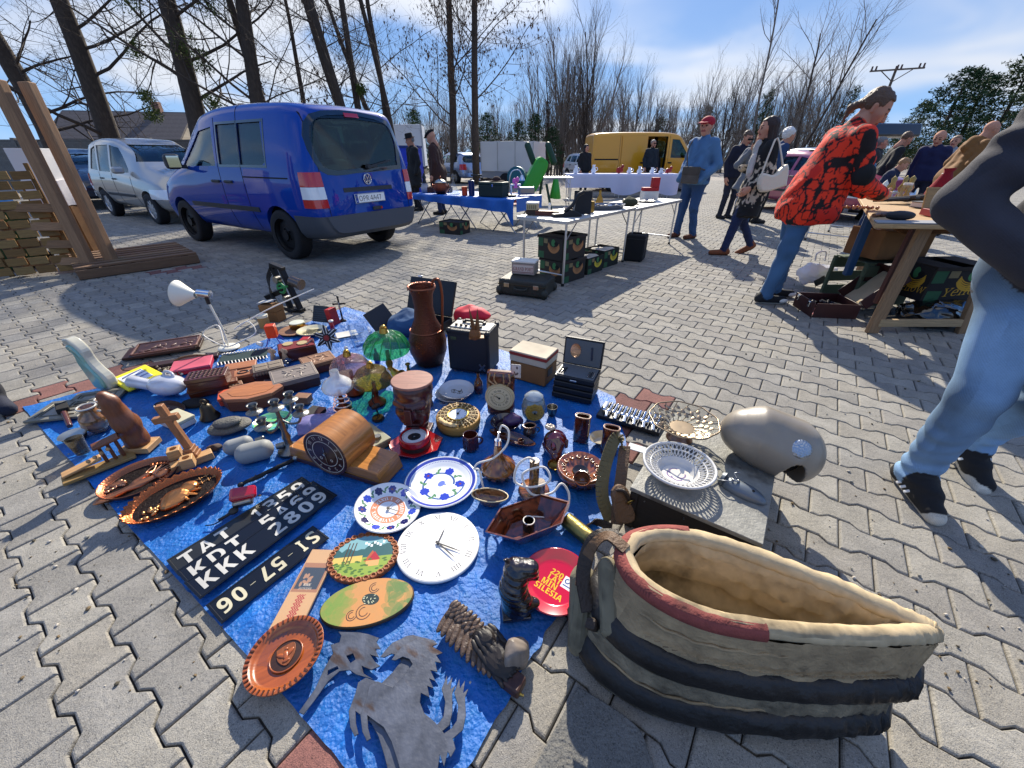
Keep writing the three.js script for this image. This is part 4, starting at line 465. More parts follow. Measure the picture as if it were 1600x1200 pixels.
{// upturned green wheelbarrow
  const t=thing('green_wheelbarrow','upturned green plastic barrow with dark handles behind the blue-draped table','wheelbarrow',[.42,0,-10.4],.1),g1=mat('#2f9a2c',.35),g2=mat('#123b26',.5);part(t,'tray',jitter(extr(smooth([[-.3,.55],[-.22,.62],[.12,1.2],[.3,1.22],[.38,1.05],[.05,.5]],4),.42,.03).translate(0,0,-.2),.01,5),g1);for(const[x,z]of[[.02,-.1],[.46,.1]])part(t,'handle',jitter(XF(new THREE.CapsuleGeometry(.07,.36,6,12),[x,1.32,z],[0,0,.42]),.004,8),g2);part(t,'skid',jitter(lathe([[0,.03],[.14,.04],[.1,.25],[.06,.45]],16,[.62,.35,0]),.01,6),g1);part(t,'leg',[rod([.2,0,0],[.3,.9,0],.03),rod([.55,0,.15],[.4,.7,0],.03)],g2);part(t,'wheel',cyl(.22,.22,.14,[-.3,.85,-.05],[PI / 2,0,.4]),mat('#0f5a66',.5));
}
{// long trestle table at the right
  const t=thing('trestle_table','wooden trestle table heaped with small goods beside the man in red','table',[0,0,0],0),H=.85;part(t,'board',extr([[2.58,-2.98],[3.6,-2.86],[5.0,-4.85],[4.12,-5.15]],.03,.004,true).translate(0,H - .03,0),wood('#c4a070',.75));part(t,'paper_cover',extr([[2.6,-2.99],[3.5,-2.88],[3.62,-3.05],[2.68,-3.12]],.008,.001,true).translate(0,H + .002,0),mat('#8f8f90',.8));
  part(t,'leg',bar([2.98,0,-3.03],[3.02,H - .03,-3.05],.09,.04),woodOld);part(t,'leg',bar([3.72,0,-3.02],[3.6,H - .03,-3.05],.09,.04),woodOld);part(t,'leg',bar([3.0,.22,-3.12],[3.03,H - .03,-3.14],.05,.035),wood('#5a2f22'));part(t,'leg',bar([4.3,0,-4.9],[4.32,H - .03,-4.9],.08,.04),woodOld);part(t,'leg',bar([4.8,0,-4.75],[4.75,H - .03,-4.75],.08,.04),woodOld);part(t,'crossbar',bar([2.99,.09,-3.02],[3.71,.09,-3.02],.06,.03),woodRaw);part(t,'blue_strut',bar([3.16,.3,-3.72],[3.1,H - .03,-3.66],.06,.05),mat('#17456e',.6));
  const put_=(px,z)=>0;const y=H + .006;
{const k=thing('glasses_case','black padded glasses case at the near corner of the trestle table','case',[2.86,y,-3.12],-.1);part(k,'lower_shell',ball(.1,.028,.04,[0,.028,0]),mat('#131418',.6));part(k,'upper_shell',ball(.101,.03,.041,[0,.036,0]),mat('#17181d',.6));}
{const k=thing('open_wooden_case','open wooden case with a yellow card in its lid on the trestle table','case',[3.42,y,-3.35],-.25);part(k,'tray',box(.26,.05,.16,[0,.025,0]),mat('#8d1620',.6));const l=part(k,'lid',box(.26,.16,.02,[0,.12,-.1],[-.35,0,0]),wood('#a5834f'));part(l,'yellow_card',box(.14,.09,.006,[.02,.12,-.085],[-.35,0,0]),mat('#e6d884',.7));for(let i=0;i<4;i++)part(k,'coin',cyl(.018,.018,.006,[-.09 + i*.055,.056,.02],undefined,14),metal('#c9c3b4',.3));}
{const k=thing('steel_tin','round steel tin at the near edge of the trestle table','tin',[3.22,y,-3.02],0);part(k,'body',cyl(.045,.045,.04,[0,.02,0]),metal('#8b8882',.35));part(k,'lid',cyl(.047,.047,.012,[0,.045,0]),chrome);}
{const k=thing('lying_sheath','brown leather sheath lying on the trestle table','sheath',[3.02,y,-3.42],.5);part(k,'sheath',extr(smooth([[-.13,-.025],[.1,-.035],[.13,0],[.1,.035],[-.13,.025]],3),.02,.006,true),mat('#4a2c1e',.6));part(k,'grip',rod([-.13,.012,0],[-.22,.012,0],.014),wood('#7a4a26'));}
{const k=thing('white_book','thick white-edged book farther back on the trestle table','book',[3.85,y,-3.95],.2);part(k,'pages',box(.24,.04,.16,[0,.025,0]),white_);part(k,'cover',[box(.25,.006,.17,[0,.048,0]),box(.25,.006,.17,[0,.003,0])],mat('#51504e',.7));}
{const k=thing('bead_heap','heap of amber-coloured beads on the trestle table','beads',[3.15,y,-3.85],0);for(let i=0;i<26;i++){const r=.1*Math.sqrt((i + .5)/ 26),a=i*2.4;part(k,'bead',ball(.012,.012,.012,[r*1.5*Math.cos(a),.012,r*Math.sin(a)],undefined,8),mat(i % 2?'#b06a2c':'#d09a58',.3));}}
{const k=thing('iron_tools','dark pile of old iron tools far along the trestle table','tools',[3.95,y,-4.35],.3);for(let i=0;i<9;i++)part(k,'tool',rod([-.25 + .05*i,.02 + .012*(i % 3),-.12 + .1*vn(i*2.3,0)],[-.1 + .06*i,.05 + .014*(i % 2),.12 - .1*vn(i,5)],.013,.02),i % 2?mat('#3a2c22',.6):mat('#1f2022',.5));}
{const k=thing('brass_ornaments','brass figurines at the far end of the trestle table','ornament',[4.3,y,-4.85],0);for(let i=0;i<3;i++)part(k,'figurine',jitter(lathe([[0,0],[.045,0],[.02,.06],[.04,.11],[.02,.16],[.028,.2],[0,.23]],14,[i*.1 - .1,0,.03*(i % 2)]),.006,20,i),mat('#a08a4e',.4,{met:.5}));}
{const k=thing('glass_jars','clear glass jar with a white lid at the far end of the trestle table','jar',[4.15,y,-4.6],0);part(k,'jar',lathe([[0,.004],[.05,.004],[.05,.12],[.035,.15]],18),pane());part(k,'lid',cyl(.04,.04,.02,[0,.16,0]),white_);}
{const k=thing('red_bag','dark red cloth bag standing behind the boy on the trestle table','bag',[4.6,y,-4.7],0);part(k,'bag',jitter(lathe([[0,0],[.11,0],[.1,.1],[.035,.26],[.05,.3]],18),.012,14),cloth('#8f1424'));part(k,'tie',XF(new THREE.TorusGeometry(.036,.008,6,14),[0,.25,0],[PI / 2,0,0]),white_);}
}
{// beneath and beside the trestle
  bananaBox('dark banana carton lettered Yellow under the trestle table',[3.72,.2,-3.42],4*R,[.56,.28,.36],btY,true);
{const k=thing('brown_carton','open brown cardboard carton with crumpled paper under the trestle table','box',[3.5,.44,-3.82],6*R),m=cardBrown;part(k,'walls',[box(.5,.008,.34,[0,.02,0]),box(.5,.24,.008,[0,.14,.17]),box(.5,.24,.008,[0,.14,-.17]),box(.008,.24,.34,[.25,.14,0]),box(.008,.24,.34,[-.25,.14,0])],m);part(k,'flap',box(.5,.006,.16,[0,.28,.24],[.3,0,0]),m);part(k,'crumpled_paper',jitter(ball(.2,.1,.12,[.05,.26,0]),.035,14),mat('#cfc6b4',.9));}
{const k=thing('lower_crate','low green crate carrying the brown carton under the trestle table','crate',[3.5,0,-3.85],6*R),m=mat('#4d5a44',.8);for(let i=0;i<3;i++)for(const s of[-1,1])part(k,'slat',box(.56,.1,.014,[0,.07 + i*.14,s*.19]),m);for(const x of[-1,1])for(const z of[-1,1])part(k,'post',box(.03,.42,.03,[x*.27,.21,z*.175]),m);part(k,'bottom',box(.54,.012,.36,[0,.42,0]),m);}
{const k=thing('black_plastic_bag','shiny black plastic bag lying under the trestle table','bag',[3.62,0,-3.2],.05);part(k,'film',jitter(jitter(XF(new THREE.SphereGeometry(1,60,40),[0,.11,0],undefined,[.33,.12,.16]),.02,12),.008,42),mat('#07080a',.16,{clearcoat:1}));part(k,'knot',jitter(ball(.04,.05,.03,[-.3,.16,.02]),.012,30),mat('#07080a',.16,{clearcoat:1}));}
{// open suitcase
    const k=thing('open_suitcase','open dark red suitcase full of metal bits in front of the trestle table','suitcase',[2.74,0,-3.56],-8*R),m=mat('#3d1512',.55,{map:T.mottle}),lin=mat('#cdb893',.9,{map:T.mottle});const w=.36,d=.34,h=.13,X=.19;part(k,'bottom',[box(w,.012,d,[X,.008,0]),box(w,h,.012,[X,h / 2,d / 2]),box(w,h,.012,[X,h / 2,-d / 2]),box(.012,h,d,[0,h / 2,0]),box(.012,h,d,[w + .01,h / 2,0])],m);part(k,'lining',box(w - .02,.004,d - .02,[X,.018,0]),mat('#c98a92',.9));
    const a=.82,lid=part(k,'lid',[box(.36,.012,d,[.18,-.05,0]),box(.36,.1,.012,[.18,0,d / 2]),box(.36,.1,.012,[.18,0,-d / 2]),box(.012,.1,d,[.36,0,0])].map((g)=>XF(g,[w + .02,h,0],[0,0,a])),m);part(lid,'lid_lining',XF(box(.34,.006,d - .02,[.18,-.04,0]),[w + .02,h,0],[0,0,a]),lin);part(k,'clasp',[box(.02,.05,.03,[-.012,.1,.1]),box(.02,.05,.03,[-.012,.1,-.1])],chrome);
    const r=rng(19);for(let i=0;i<24;i++){const x=X +(r()- .45)*.28,z=(r()- .5)*.28,L=.04 + r()*.08,q=r()*6;part(k,'metal_bit',i % 3?rod([x - Math.cos(q)*L / 2,.04 + r()*.05,z - Math.sin(q)*L / 2],[x + Math.cos(q)*L / 2,.04 + r()*.05,z + Math.sin(q)*L / 2],.008 + r()*.008):box(.05,.03,.04,[x,.05,z],[r(),q,0]),i % 4?metal(['#8f9296','#5a5550','#b9b4aa','#3a3a3e'][i % 4],.35):mat('#222327',.5));}}
{const k=thing('white_plastic_bag','crumpled white plastic carrier bag behind the open suitcase','bag',[3.3,.0,-4.3],0);part(k,'film',jitter(jitter(XF(new THREE.SphereGeometry(1,40,26),[0,.17,0],undefined,[.2,.12,.13]),.045,9),.014,34),mat('#e8e6e8',.35,{transmission:.35,thickness:0}));part(k,'printed_band',jitter(XF(new THREE.PlaneGeometry(.12,.07,6,4),[-.03,.12,.15],[-.2,0,.5]),.006,20),mat('#2a2a2e',.6));part(k,'handle',tube([[-.05,.3,0],[-.07,.38,.02],[.0,.4,.03],[.04,.3,.02]],.008,6),mat('#e8e6e8',.4));}
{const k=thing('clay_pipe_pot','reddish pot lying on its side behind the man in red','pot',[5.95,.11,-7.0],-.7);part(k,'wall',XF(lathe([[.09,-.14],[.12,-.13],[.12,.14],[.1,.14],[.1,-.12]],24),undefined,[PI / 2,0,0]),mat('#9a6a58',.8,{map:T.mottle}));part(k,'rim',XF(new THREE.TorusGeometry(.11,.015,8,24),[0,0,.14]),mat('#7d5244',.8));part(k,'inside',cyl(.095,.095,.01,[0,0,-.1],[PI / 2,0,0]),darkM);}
{const t=foldTable('metal-legged table behind the man in red, spread with small junk',[5.6,0,-6.7],40*R,1.3,.7,.74);const a=40*R,on=(x,z)=>[5.6 + x*Math.cos(a)+ z*Math.sin(a),.755,-6.7 - x*Math.sin(a)+ z*Math.cos(a)];const list=[['gilt_frame','upright gilt ornament in front of the pink car',on(.5,-.3),[jitter(box(.14,.26,.05,[0,.13,0]),.02,20)],mat('#a5915a',.5)],['glass_bundle','clear glass pieces beside the gilt ornament',on(.75,-.2),[jitter(ball(.09,.07,.07,[0,.07,0],undefined,10),.02,25)],pane('#eef2f4',.1)],['iron_heap','dark heap of metal junk in front of the boy',on(1.05,-.25),[jitter(ball(.2,.07,.12,[0,.05,0]),.05,16)],mat('#3a3027',.6)],['white_candle','white candle figure in front of the boy',on(.9,-.08),[lathe([[0,0],[.04,0],[.03,.08],[.04,.12],[0,.18]],14)],mat('#ded9cc',.6)]];for(const[n,l,p,g,m]of list)one(n,l,'ornament',g,m,p,.3);}
}
{// flat pallet, and a second one leaning behind it
  const t=thing('flat_pallet','brown wooden slatted pallet lying on the paving before the minivan','pallet',[-5.1,0,-4.62],48*R),m=[wood('#8a6a50',.9),wood('#7d6048',.9),wood('#977859',.9)];const W=1.2,D=1.15;
  for(let i=0;i<7;i++)part(t,'slat',box(W,.022,.1,[W / 2,.128,-.05 - i*(D - .1)/ 6]),m[i % 3]);for(const x of[.05,W / 2,W - .05])part(t,'bearer',box(.1,.09,D,[x,.07,-D / 2]),m[0]);part(t,'front_board',box(W,.1,.03,[W / 2,.06,.018]),m[1]);for(const z of[-.05,-D / 2,-D + .05])part(t,'bottom_board',box(W,.02,.1,[W / 2,.01,z]),m[2]);
}
{const t=thing('leaning_pallet','tall brown timber pallet standing on end at the left edge','pallet',[-5.3,0,-5.05],0),m=[wood('#a9825f',.85),wood('#94704f',.85)];for(const[x,z,x2]of[[.06,.1,-.02],[.2,-.06,.12],[-.62,.25,-.7]])part(t,'beam',bar([x,.02,z],[x2,1.95,z - .12],.12,.09),m[0]);for(let i=0;i<4;i++)part(t,'cross_slat',bar([-.62,.16 + i*.2,.22 - i*.012],[.02,.14 + i*.2,.06 - i*.012],.09,.022),m[i % 2]);}
{// yellowish slatted panel, bin and boxes at the left edge
  const t=thing('slatted_board','yellow-brown slatted panel with staggered slots standing behind the tall timbers','panel',[-5.42,0,-4.98],.5),m=[wood('#94713e',.8),wood('#866334',.8),wood('#9c7b48',.8)];for(let i=0;i<11;i++)for(let j=0;j<4;j++)part(t,'slat',box(.17,.085,.02,[-.1 - j*.19 - .03*(i % 2),.08 + i*.1,-.012*i],[-.1,0,.03]),m[(i + j)% 3]);for(const x of[.0,-.62])part(t,'rail',bar([x,.02,-.02],[x - .03,1.2,-.16],.04,.03),m[1]);
{const k=thing('green_bin','green wheeled bin with a bright blue bag on top at the left edge','bin',[-6.45,0,-5.2],.4);part(k,'body',XF(lathe([[0,.03],[.3,.03],[.36,.72],[.38,.74]],4),undefined,[0,PI / 4,0]),mat('#2d5a36',.55));part(k,'blue_bag',jitter(ball(.3,.1,.3,[0,.76,0]),.03,10),mat('#1590c8',.4));part(k,'wheel',cyl(.08,.08,.04,[.2,.08,-.25],[PI / 2,0,0],14),blackP);}
{const k=thing('white_crate','white carton stacked on a box beside the leaning pallet','box',[-6.2,0,-5.9],.3);part(k,'lower_box',box(.4,.9,.4,[0,.45,0]),cardBrown);part(k,'upper_carton',box(.36,.45,.36,[0,1.13,0]),mat('#d8d6d2',.8));part(k,'wrapping',jitter(XF(new THREE.BoxGeometry(.38,.3,.38,6,5,6),[.02,.85,.03]),.02,12),mat('#d9d4d2',.4));}
{const k=thing('red_frame_crate','red metal frame crate on the ground at the far left edge','crate',[-8.1,0,-6.0],.5),r_=mat('#8f1f1c',.6);for(const[x,z]of[[0,0],[.6,0],[0,-.5],[.6,-.5]])part(k,'post',rod([x,0,z],[x - .05,.55,z],.025),r_);for(const y of[.06,.3,.53])part(k,'rail',[rod([0,y,0],[.6,y,0],.02),rod([0,y,-.5],[.6,y,-.5],.02),rod([0,y,0],[0,y,-.5],.02),rod([.6,y,0],[.6,y,-.5],.02)],r_);}
}
// ---------- people: one continuous skin per figure, polygonised from tapered limbs ----------
function nets(fn,lo,hi,c){// naive surface nets over a box, empty blocks skipped
  const n=lo.map((l,i)=>Math.ceil((hi[i]- l)/ c)+ 2),[nx,ny,nz]=n,f=new Float32Array(nx*ny*nz).fill(1),at=(i,j,k)=>(k*ny + j)*nx + i,B=5,rad=B*c*.87 + .03;
  for(let k=0;k<nz;k +=B)for(let j=0;j<ny;j +=B)for(let i=0;i<nx;i +=B){
    const d0=fn(lo[0]+(i + B / 2)*c,lo[1]+(j + B / 2)*c,lo[2]+(k + B / 2)*c);if(Math.abs(d0)>rad){if(d0<0)for(let z=k;z<Math.min(k + B,nz);z++)for(let y=j;y<Math.min(j + B,ny);y++)for(let x=i;x<Math.min(i + B,nx);x++)f[at(x,y,z)]=-1;continue;}
    for(let z=k;z<Math.min(k + B,nz);z++)for(let y=j;y<Math.min(j + B,ny);y++)for(let x=i;x<Math.min(i + B,nx);x++)f[at(x,y,z)]=fn(lo[0]+ x*c,lo[1]+ y*c,lo[2]+ z*c);
}
  const id=new Int32Array(nx*ny*nz).fill(-1),pos=[],idx=[];
  for(let k=0;k<nz - 1;k++)for(let j=0;j<ny - 1;j++)for(let i=0;i<nx - 1;i++){
    let m=0,x=0,y=0,z=0;const v=[];for(let q=0;q<8;q++)v.push(f[at(i +(q&1),j +((q>>1)&1),k +(q>>2))]);let neg=0;for(const w of v)neg +=w<0;if(!neg||neg===8)continue;
    for(let a=0;a<8;a++)for(const b of[1,2,4])if(!(a&b)){const e=a|b,p=v[a],r=v[e];if(p<0!==r<0){const t=p /(p - r);x +=(a&1)+(b===1?t:0);y +=((a>>1)&1)+(b===2?t:0);z +=(a>>2)+(b===4?t:0);m++;}}
    id[at(i,j,k)]=pos.length / 3;pos.push(lo[0]+(i + x / m)*c,lo[1]+(j + y / m)*c,lo[2]+(k + z / m)*c);
}
  for(let k=1;k<nz - 1;k++)for(let j=1;j<ny - 1;j++)for(let i=1;i<nx - 1;i++){const s=f[at(i,j,k)]<0;for(const[di,dj,dk,u,w]of[[1,0,0,[0,1,0],[0,0,1]],[0,1,0,[0,0,1],[1,0,0]],[0,0,1,[1,0,0],[0,1,0]]]){if(s===f[at(i + di,j + dj,k + dk)]<0)continue;const a=id[at(i,j,k)],b=id[at(i - u[0],j - u[1],k - u[2])],d=id[at(i - w[0],j - w[1],k - w[2])],e=id[at(i - u[0]- w[0],j - u[1]- w[1],k - u[2]- w[2])];if(a<0||b<0||d<0||e<0)continue;s?idx.push(a,b,e,a,e,d):idx.push(a,e,b,a,d,e);}}
  const g=new THREE.BufferGeometry();g.setAttribute('position',new THREE.Float32BufferAttribute(pos,3));g.setIndex(idx);g.computeVertexNormals();return g;
}
// a primitive: tapered capsule from a to b, squashed by s across x/z, coloured c
const cap=(a,b,ra,rb,c,o={})=>({a,b,ra,rb,c,d:[b[0]- a[0],b[1]- a[1],b[2]- a[2]],l:(b[0]- a[0])**2 +(b[1]- a[1])**2 +(b[2]- a[2])**2||1e-9,k:.035,fold:0,...o});
function dist(q,x,y,z){const px=x - q.a[0],py=y - q.a[1],pz=z - q.a[2],t=clamp((px*q.d[0]+ py*q.d[1]+ pz*q.d[2])/ q.l),dx=px - q.d[0]*t,dy=py - q.d[1]*t,dz=pz - q.d[2]*t;let d=Math.sqrt(dx*dx + dy*dy + dz*dz)- mix(q.ra,q.rb,t);if(q.minY!==undefined)d=Math.max(d,q.minY - y);if(q.maxY!==undefined)d=Math.max(d,y - q.maxY);return d;}
const field=(ps)=>(x,y,z)=>{let d=9;for(const q of ps){const e=dist(q,x,y,z),k=q.k,h=Math.max(k - Math.abs(d - e),0)/ k;d=Math.min(d,e)- h*h*k*.25;}return d;};
function paintBody(g,ps,shade){const p=g.attributes.position,col=new Float32Array(p.count*3);for(let i=0;i<p.count;i++){const x=p.getX(i),y=p.getY(i),z=p.getZ(i);let b=9,w=ps[0];for(const q of ps){const e=dist(q,x,y,z);if(e<b){b=e;w=q;}}const c=typeof w.c==='function'?w.c(x,y,z):w.c;col.set([c.r,c.g,c.b],i*3);}g.setAttribute('color',new THREE.BufferAttribute(col,3));return g;}
const bounds=(ps,m=.03)=>{const lo=[9,9,9],hi=[-9,-9,-9];for(const q of ps)for(const[v,r]of[[q.a,q.ra],[q.b,q.rb]])for(let k=0;k<3;k++){lo[k]=Math.min(lo[k],v[k]- r - m);hi[k]=Math.max(hi[k],v[k]+ r + m);}return[lo,hi];};
const SKIN=C('#c08a70'),LIP=C('#96544c'),EYE=C('#2a201c'),BROW=C('#4a3426');
const HEAD=(()=>{
  const s=SKIN,ps=[cap([0,.035,-.02],[0,.03,.005],.088,.084,s),cap([0,-.02,.03],[0,-.07,.045],.062,.048,s),cap([0,-.098,.068],[0,-.1,.066],.024,.024,s),cap([0,.012,.092],[0,-.028,.112],.009,.015,s,{k:.015}),cap([-.036,.03,.078],[.036,.03,.078],.014,.014,s,{k:.02}),cap([-.02,-.062,.09],[.02,-.062,.09],.008,.008,LIP,{k:.01}),cap([-.045,-.01,.062],[-.03,-.04,.07],.024,.02,s),cap([.045,-.01,.062],[.03,-.04,.07],.024,.02,s),...[-1,1].flatMap((e)=>[cap([e*.084,.022,-.008],[e*.08,-.022,.002],.016,.01,s,{k:.008}),cap([e*.032,.011,.078],[e*.032,.0111,.078],.0125,.0125,EYE,{k:.006}),cap([e*.018,.036,.091],[e*.046,.036,.083],.005,.005,BROW,{k:.006})]),cap([0,-.06,-.02],[0,-.17,-.035],.054,.058,s)];
  return paintBody(nets(field(ps),...bounds(ps,.015),.0055),ps);
})();
const HAND=(()=>{// left hand hanging, fingers down -y, thumb toward +z, relaxed curl toward -x
  const s=SKIN,ps=[cap([0,.02,0],[0,-.03,0],.026,.03,s),cap([0,-.03,.022],[0,-.085,.026],.016,.014,s),cap([0,-.03,-.018],[0,-.082,-.024],.016,.013,s),cap([0,-.04,0],[0,-.085,0],.017,.014,s)];
[[.03,.07],[.01,.078],[-.01,.072],[-.028,.056]].forEach(([z,L],i)=>{const a=[0,-.085 + i*.003,z],b=[-.012,a[1]- L*.48,z*1.12],c=[-.034,b[1]- L*.36,z*1.12],d=[-.05,c[1]- L*.14,z*1.1];ps.push(cap(a,b,.0092,.0085,s,{k:.006}),cap(b,c,.0085,.0075,s,{k:.004}),cap(c,d,.0075,.0065,s,{k:.004}));});
  ps.push(cap([-.004,-.025,.022],[-.016,-.055,.05],.016,.011,s,{k:.012}),cap([-.016,-.055,.05],[-.026,-.088,.056],.0105,.008,s,{k:.005}));
  return paintBody(nets(field(ps),...bounds(ps,.012),.0042),ps);
})();
const fig=(c)=>mat('#ffffff',.85,{vertexColors:true,...c}),figM=fig({bump:T.weave,bs:.0008}),hairM=(c)=>mat(c,.6,{bump:T.fine,bs:.004,sheen:.3});
function hairGeo(style){
  const ps=[cap([0,.045,-.028],[0,.045,.0],.096,.088,SKIN)];let base;
  if(style==='long')ps.push(cap([0,.02,-.055],[0,-.16,-.07],.085,.075,SKIN),cap([.07,.02,-.02],[.075,-.18,-.01],.03,.022,SKIN),cap([-.07,.02,-.02],[-.075,-.18,-.01],.03,.022,SKIN),cap([0,-.16,-.075],[0,-.3,-.075],.07,.035,SKIN));
  if(style==='tail')ps.push(cap([0,.0,-.1],[0,-.06,-.14],.025,.022,SKIN),cap([0,-.06,-.14],[.0,-.16,-.12],.022,.01,SKIN));
  if(style==='curly')ps.push(cap([.05,.06,-.05],[-.05,.06,-.05],.075,.075,SKIN),cap([0,.0,-.06],[0,.02,-.06],.075,.075,SKIN));
  if(style==='ring')ps.length=0,ps.push(cap([-.06,.0,-.04],[.06,.0,-.04],.045,.045,SKIN),cap([0,.0,-.06],[0,.02,-.06],.06,.06,SKIN));
  const F=field(ps);const amp=style==='curly'?.022:.01;
  const fn=(x,y,z)=>{let d=F(x,y,z)+(vn(x*60,y*(style==='long'?14:50),z*60)- .5)*amp;const face=style==='long'||style==='tail'?Math.min(z - .045 - .3*Math.max(0,0),.085 - y + 0*x):Math.min(z - .03 +(y<.02?.05:0),.07 - y);d=Math.max(d,face);if(style!=='long'&&style!=='tail')d=Math.max(d,-.045 - y - Math.max(0,-z)*.5);return d;};
  return nets(fn,...bounds(ps,.03),.0075);
}
const HAIR={};const hair=(s)=>(HAIR[s]??=hairGeo(s));
function person(label,p,ry,o){
  const H=(o.H||1.75)/ 1.75,f=(v)=>v.map((t)=>t*H),J={},L0={hipL:[.095,.92,0],hipR:[-.095,.92,0],kneeL:[.11,.5,.03],kneeR:[-.11,.5,.03],ankL:[.115,.09,-.02],ankR:[-.115,.09,-.02],waist:[0,1.06,.0],chest:[0,1.3,.0],neck:[0,1.47,-.015],head:[0,1.63,.02],shL:[.19,1.405,-.01],shR:[-.19,1.405,-.01],elL:[.25,1.13,-.04],elR:[-.25,1.13,-.04],wrL:[.25,.9,.06],wrR:[-.25,.9,.06]};
  const a=o.lean||0,tw=o.side||0,hip=.95,up=['waist','chest','neck','head','shL','shR','elL','elR','wrL','wrR'];
  for(const k in L0){let[x,y,z]=L0[k];if(up.includes(k)){const t=k==='waist'?.5:1,c=Math.cos(a*t),s=Math.sin(a*t),dy=y - hip;y=hip + dy*c - z*s;z=z*c + dy*s;const c2=Math.cos(tw*t),s2=Math.sin(tw*t),e=y - hip;y=hip + e*c2 - x*s2*0;x=x + e*s2;}J[k]=f((o.pose&&o.pose[k])||[x,y,z]);}
  const cc=(v)=>(typeof v==='string'?C(v):v),top=cc(o.top),leg=cc(o.leg),sh=cc(o.shoe||'#1a1a1c'),sole=cc(o.sole||'#3a3632'),fat=o.fat||1,loose=o.loose||1,r=(v)=>v*H,ps=[];
  const mid=(u,v,t)=>u.map((w,i)=>mix(w,v[i],t)),off=(u,d)=>u.map((w,i)=>w + d[i]*H);
  for(const s of['L','R']){
    const an=J['ank' + s],ft=(o.foot&&o.foot[s])||[0,.0],yaw=ft[0],pit=ft[1],dir=[Math.sin(yaw)*Math.cos(pit),-Math.sin(pit),Math.cos(yaw)*Math.cos(pit)];
    const heel=[an[0]- dir[0]*.05,an[1]- .045 + dir[1]*-.05,an[2]- dir[2]*.05],toe=[an[0]+ dir[0]*.17,an[1]- .055 + dir[1]*.17,an[2]+ dir[2]*.17];
    ps.push(cap(J['hip' + s],J['knee' + s],r(.092*fat),r(.068*loose),leg,{k:.05}),cap(J['knee' + s],an,r(.066*loose),r(.052*loose),leg,{k:.03}),cap(heel,toe,.043,.038,sh,{k:.02,minY:pit?undefined:.012}),cap(off(an,[0,.02,0]),heel,.048,.04,sh,{k:.02}),cap([heel[0],heel[1]- .028,heel[2]],[toe[0],toe[1]- .016,toe[2]],.03,.03,sole,{k:.006,minY:pit?undefined:.001}));
    if(o.knob)ps.push(cap(mid(J['hip' + s],J['knee' + s],.02),mid(J['hip' + s],J['knee' + s],.1),r(.1),r(.1),leg));
}
  ps.push(cap(J.hipL,J.hipR,r(.115*fat),r(.115*fat),leg,{k:.05}));
  const wd=o.broad||1,hem=(o.hem??.86)*H;
  for(const s of[1,-1]){const c=off(J.chest,[s*.085*wd,0,0]),w=off(J.waist,[s*.075*fat,-.02,(fat - 1)*.12]),h=off(mid(J.hipL,J.hipR,.5),[s*.07*fat,-.02,.01]);ps.push(cap(c,w,r(.118),r(.112*fat),top,{k:.06}),cap(w,h,r(.115*fat),r(.124*fat),top,{k:.05,minY:a>.25?undefined:hem}));}
  if(o.coat)for(const s of['L','R']){const h=J['hip' + s],b=[h[0]*(1.3*(o.flare||1)),hem,mix(h[2],J['knee' + s][2],.35)+(o.swing||0)];ps.push(cap(h,b,r(.135*fat),r(.15*(o.flare||1)),cc(o.coatc)||top,{k:.07,minY:hem}));ps.push(cap([0,h[1],h[2]],[0,hem,b[2]],r(.14),r(.15*(o.flare||1)),cc(o.coatc)||top,{k:.07,minY:hem}));}
  ps.push(cap(mid(J.shL,J.shR,.1),mid(J.shL,J.shR,.9),r(.082),r(.082),top,{k:.06}),cap(J.neck,off(J.neck,[0,-.07,.01]),r(.078),r(.1),cc(o.collar)||top,{k:.04}));
  ps.push(cap(J.neck,mid(J.neck,J.head,.7),r(.056),r(.052),SKIN,{k:.02}));
  for(const s of['L','R']){ps.push(cap(J['sh' + s],J['el' + s],r(.073*loose),r(.06*loose),cc(o.sleeve)||top,{k:.05}),cap(J['el' + s],J['wr' + s],r(.06*loose),r(.047*loose),cc(o.sleeve)||top,{k:.03}));}
(o.extra?o.extra(J,H):[]).forEach((q)=>ps.push(q));
  const F=field(ps),amp=o.fold??.012,sd=label.length*1.7,fn=(x,y,z)=>F(x,y,z)+(y>.1?(.8*(vn(x*6 + sd,y*6,z*6)- .5)+ .42*Math.sin((y*.8 + x*.5 - z*.4)*44 + 7*vn(x*4 + sd,y*5,z*4))*step(.42,.68,vn(x*5 + 9,y*5 + sd,z*5))+ .22*Math.sin((y - x*.7 + z*.5)*80 + 6*vn(x*6,y*6 + sd,z*6))*step(.5,.75,vn(x*6 + 3,y*7,z*6 + sd)))*amp:0)+(o.crease&&y<.3?.005*Math.sin(y*95 + 5*vn(x*12,y*6,z*12))*(1 - step(.14,.3,y))*step(.05,.1,y):0);
  let g=paintBody(nets(fn,...bounds(ps),o.cell||.014),ps);
  const list=[g];
  if(o.head!==false){const hd=HEAD.clone();const[hp,hy,hr]=o.look||[0,0,0];const m=new THREE.Matrix4().compose(V(...J.head),new THREE.Quaternion().setFromEuler(new THREE.Euler(hp + a*.6,hy,hr,'YXZ')),V(H*(o.slim||1),H,H));hd.applyMatrix4(m);o.hm=m;list.push(hd);}
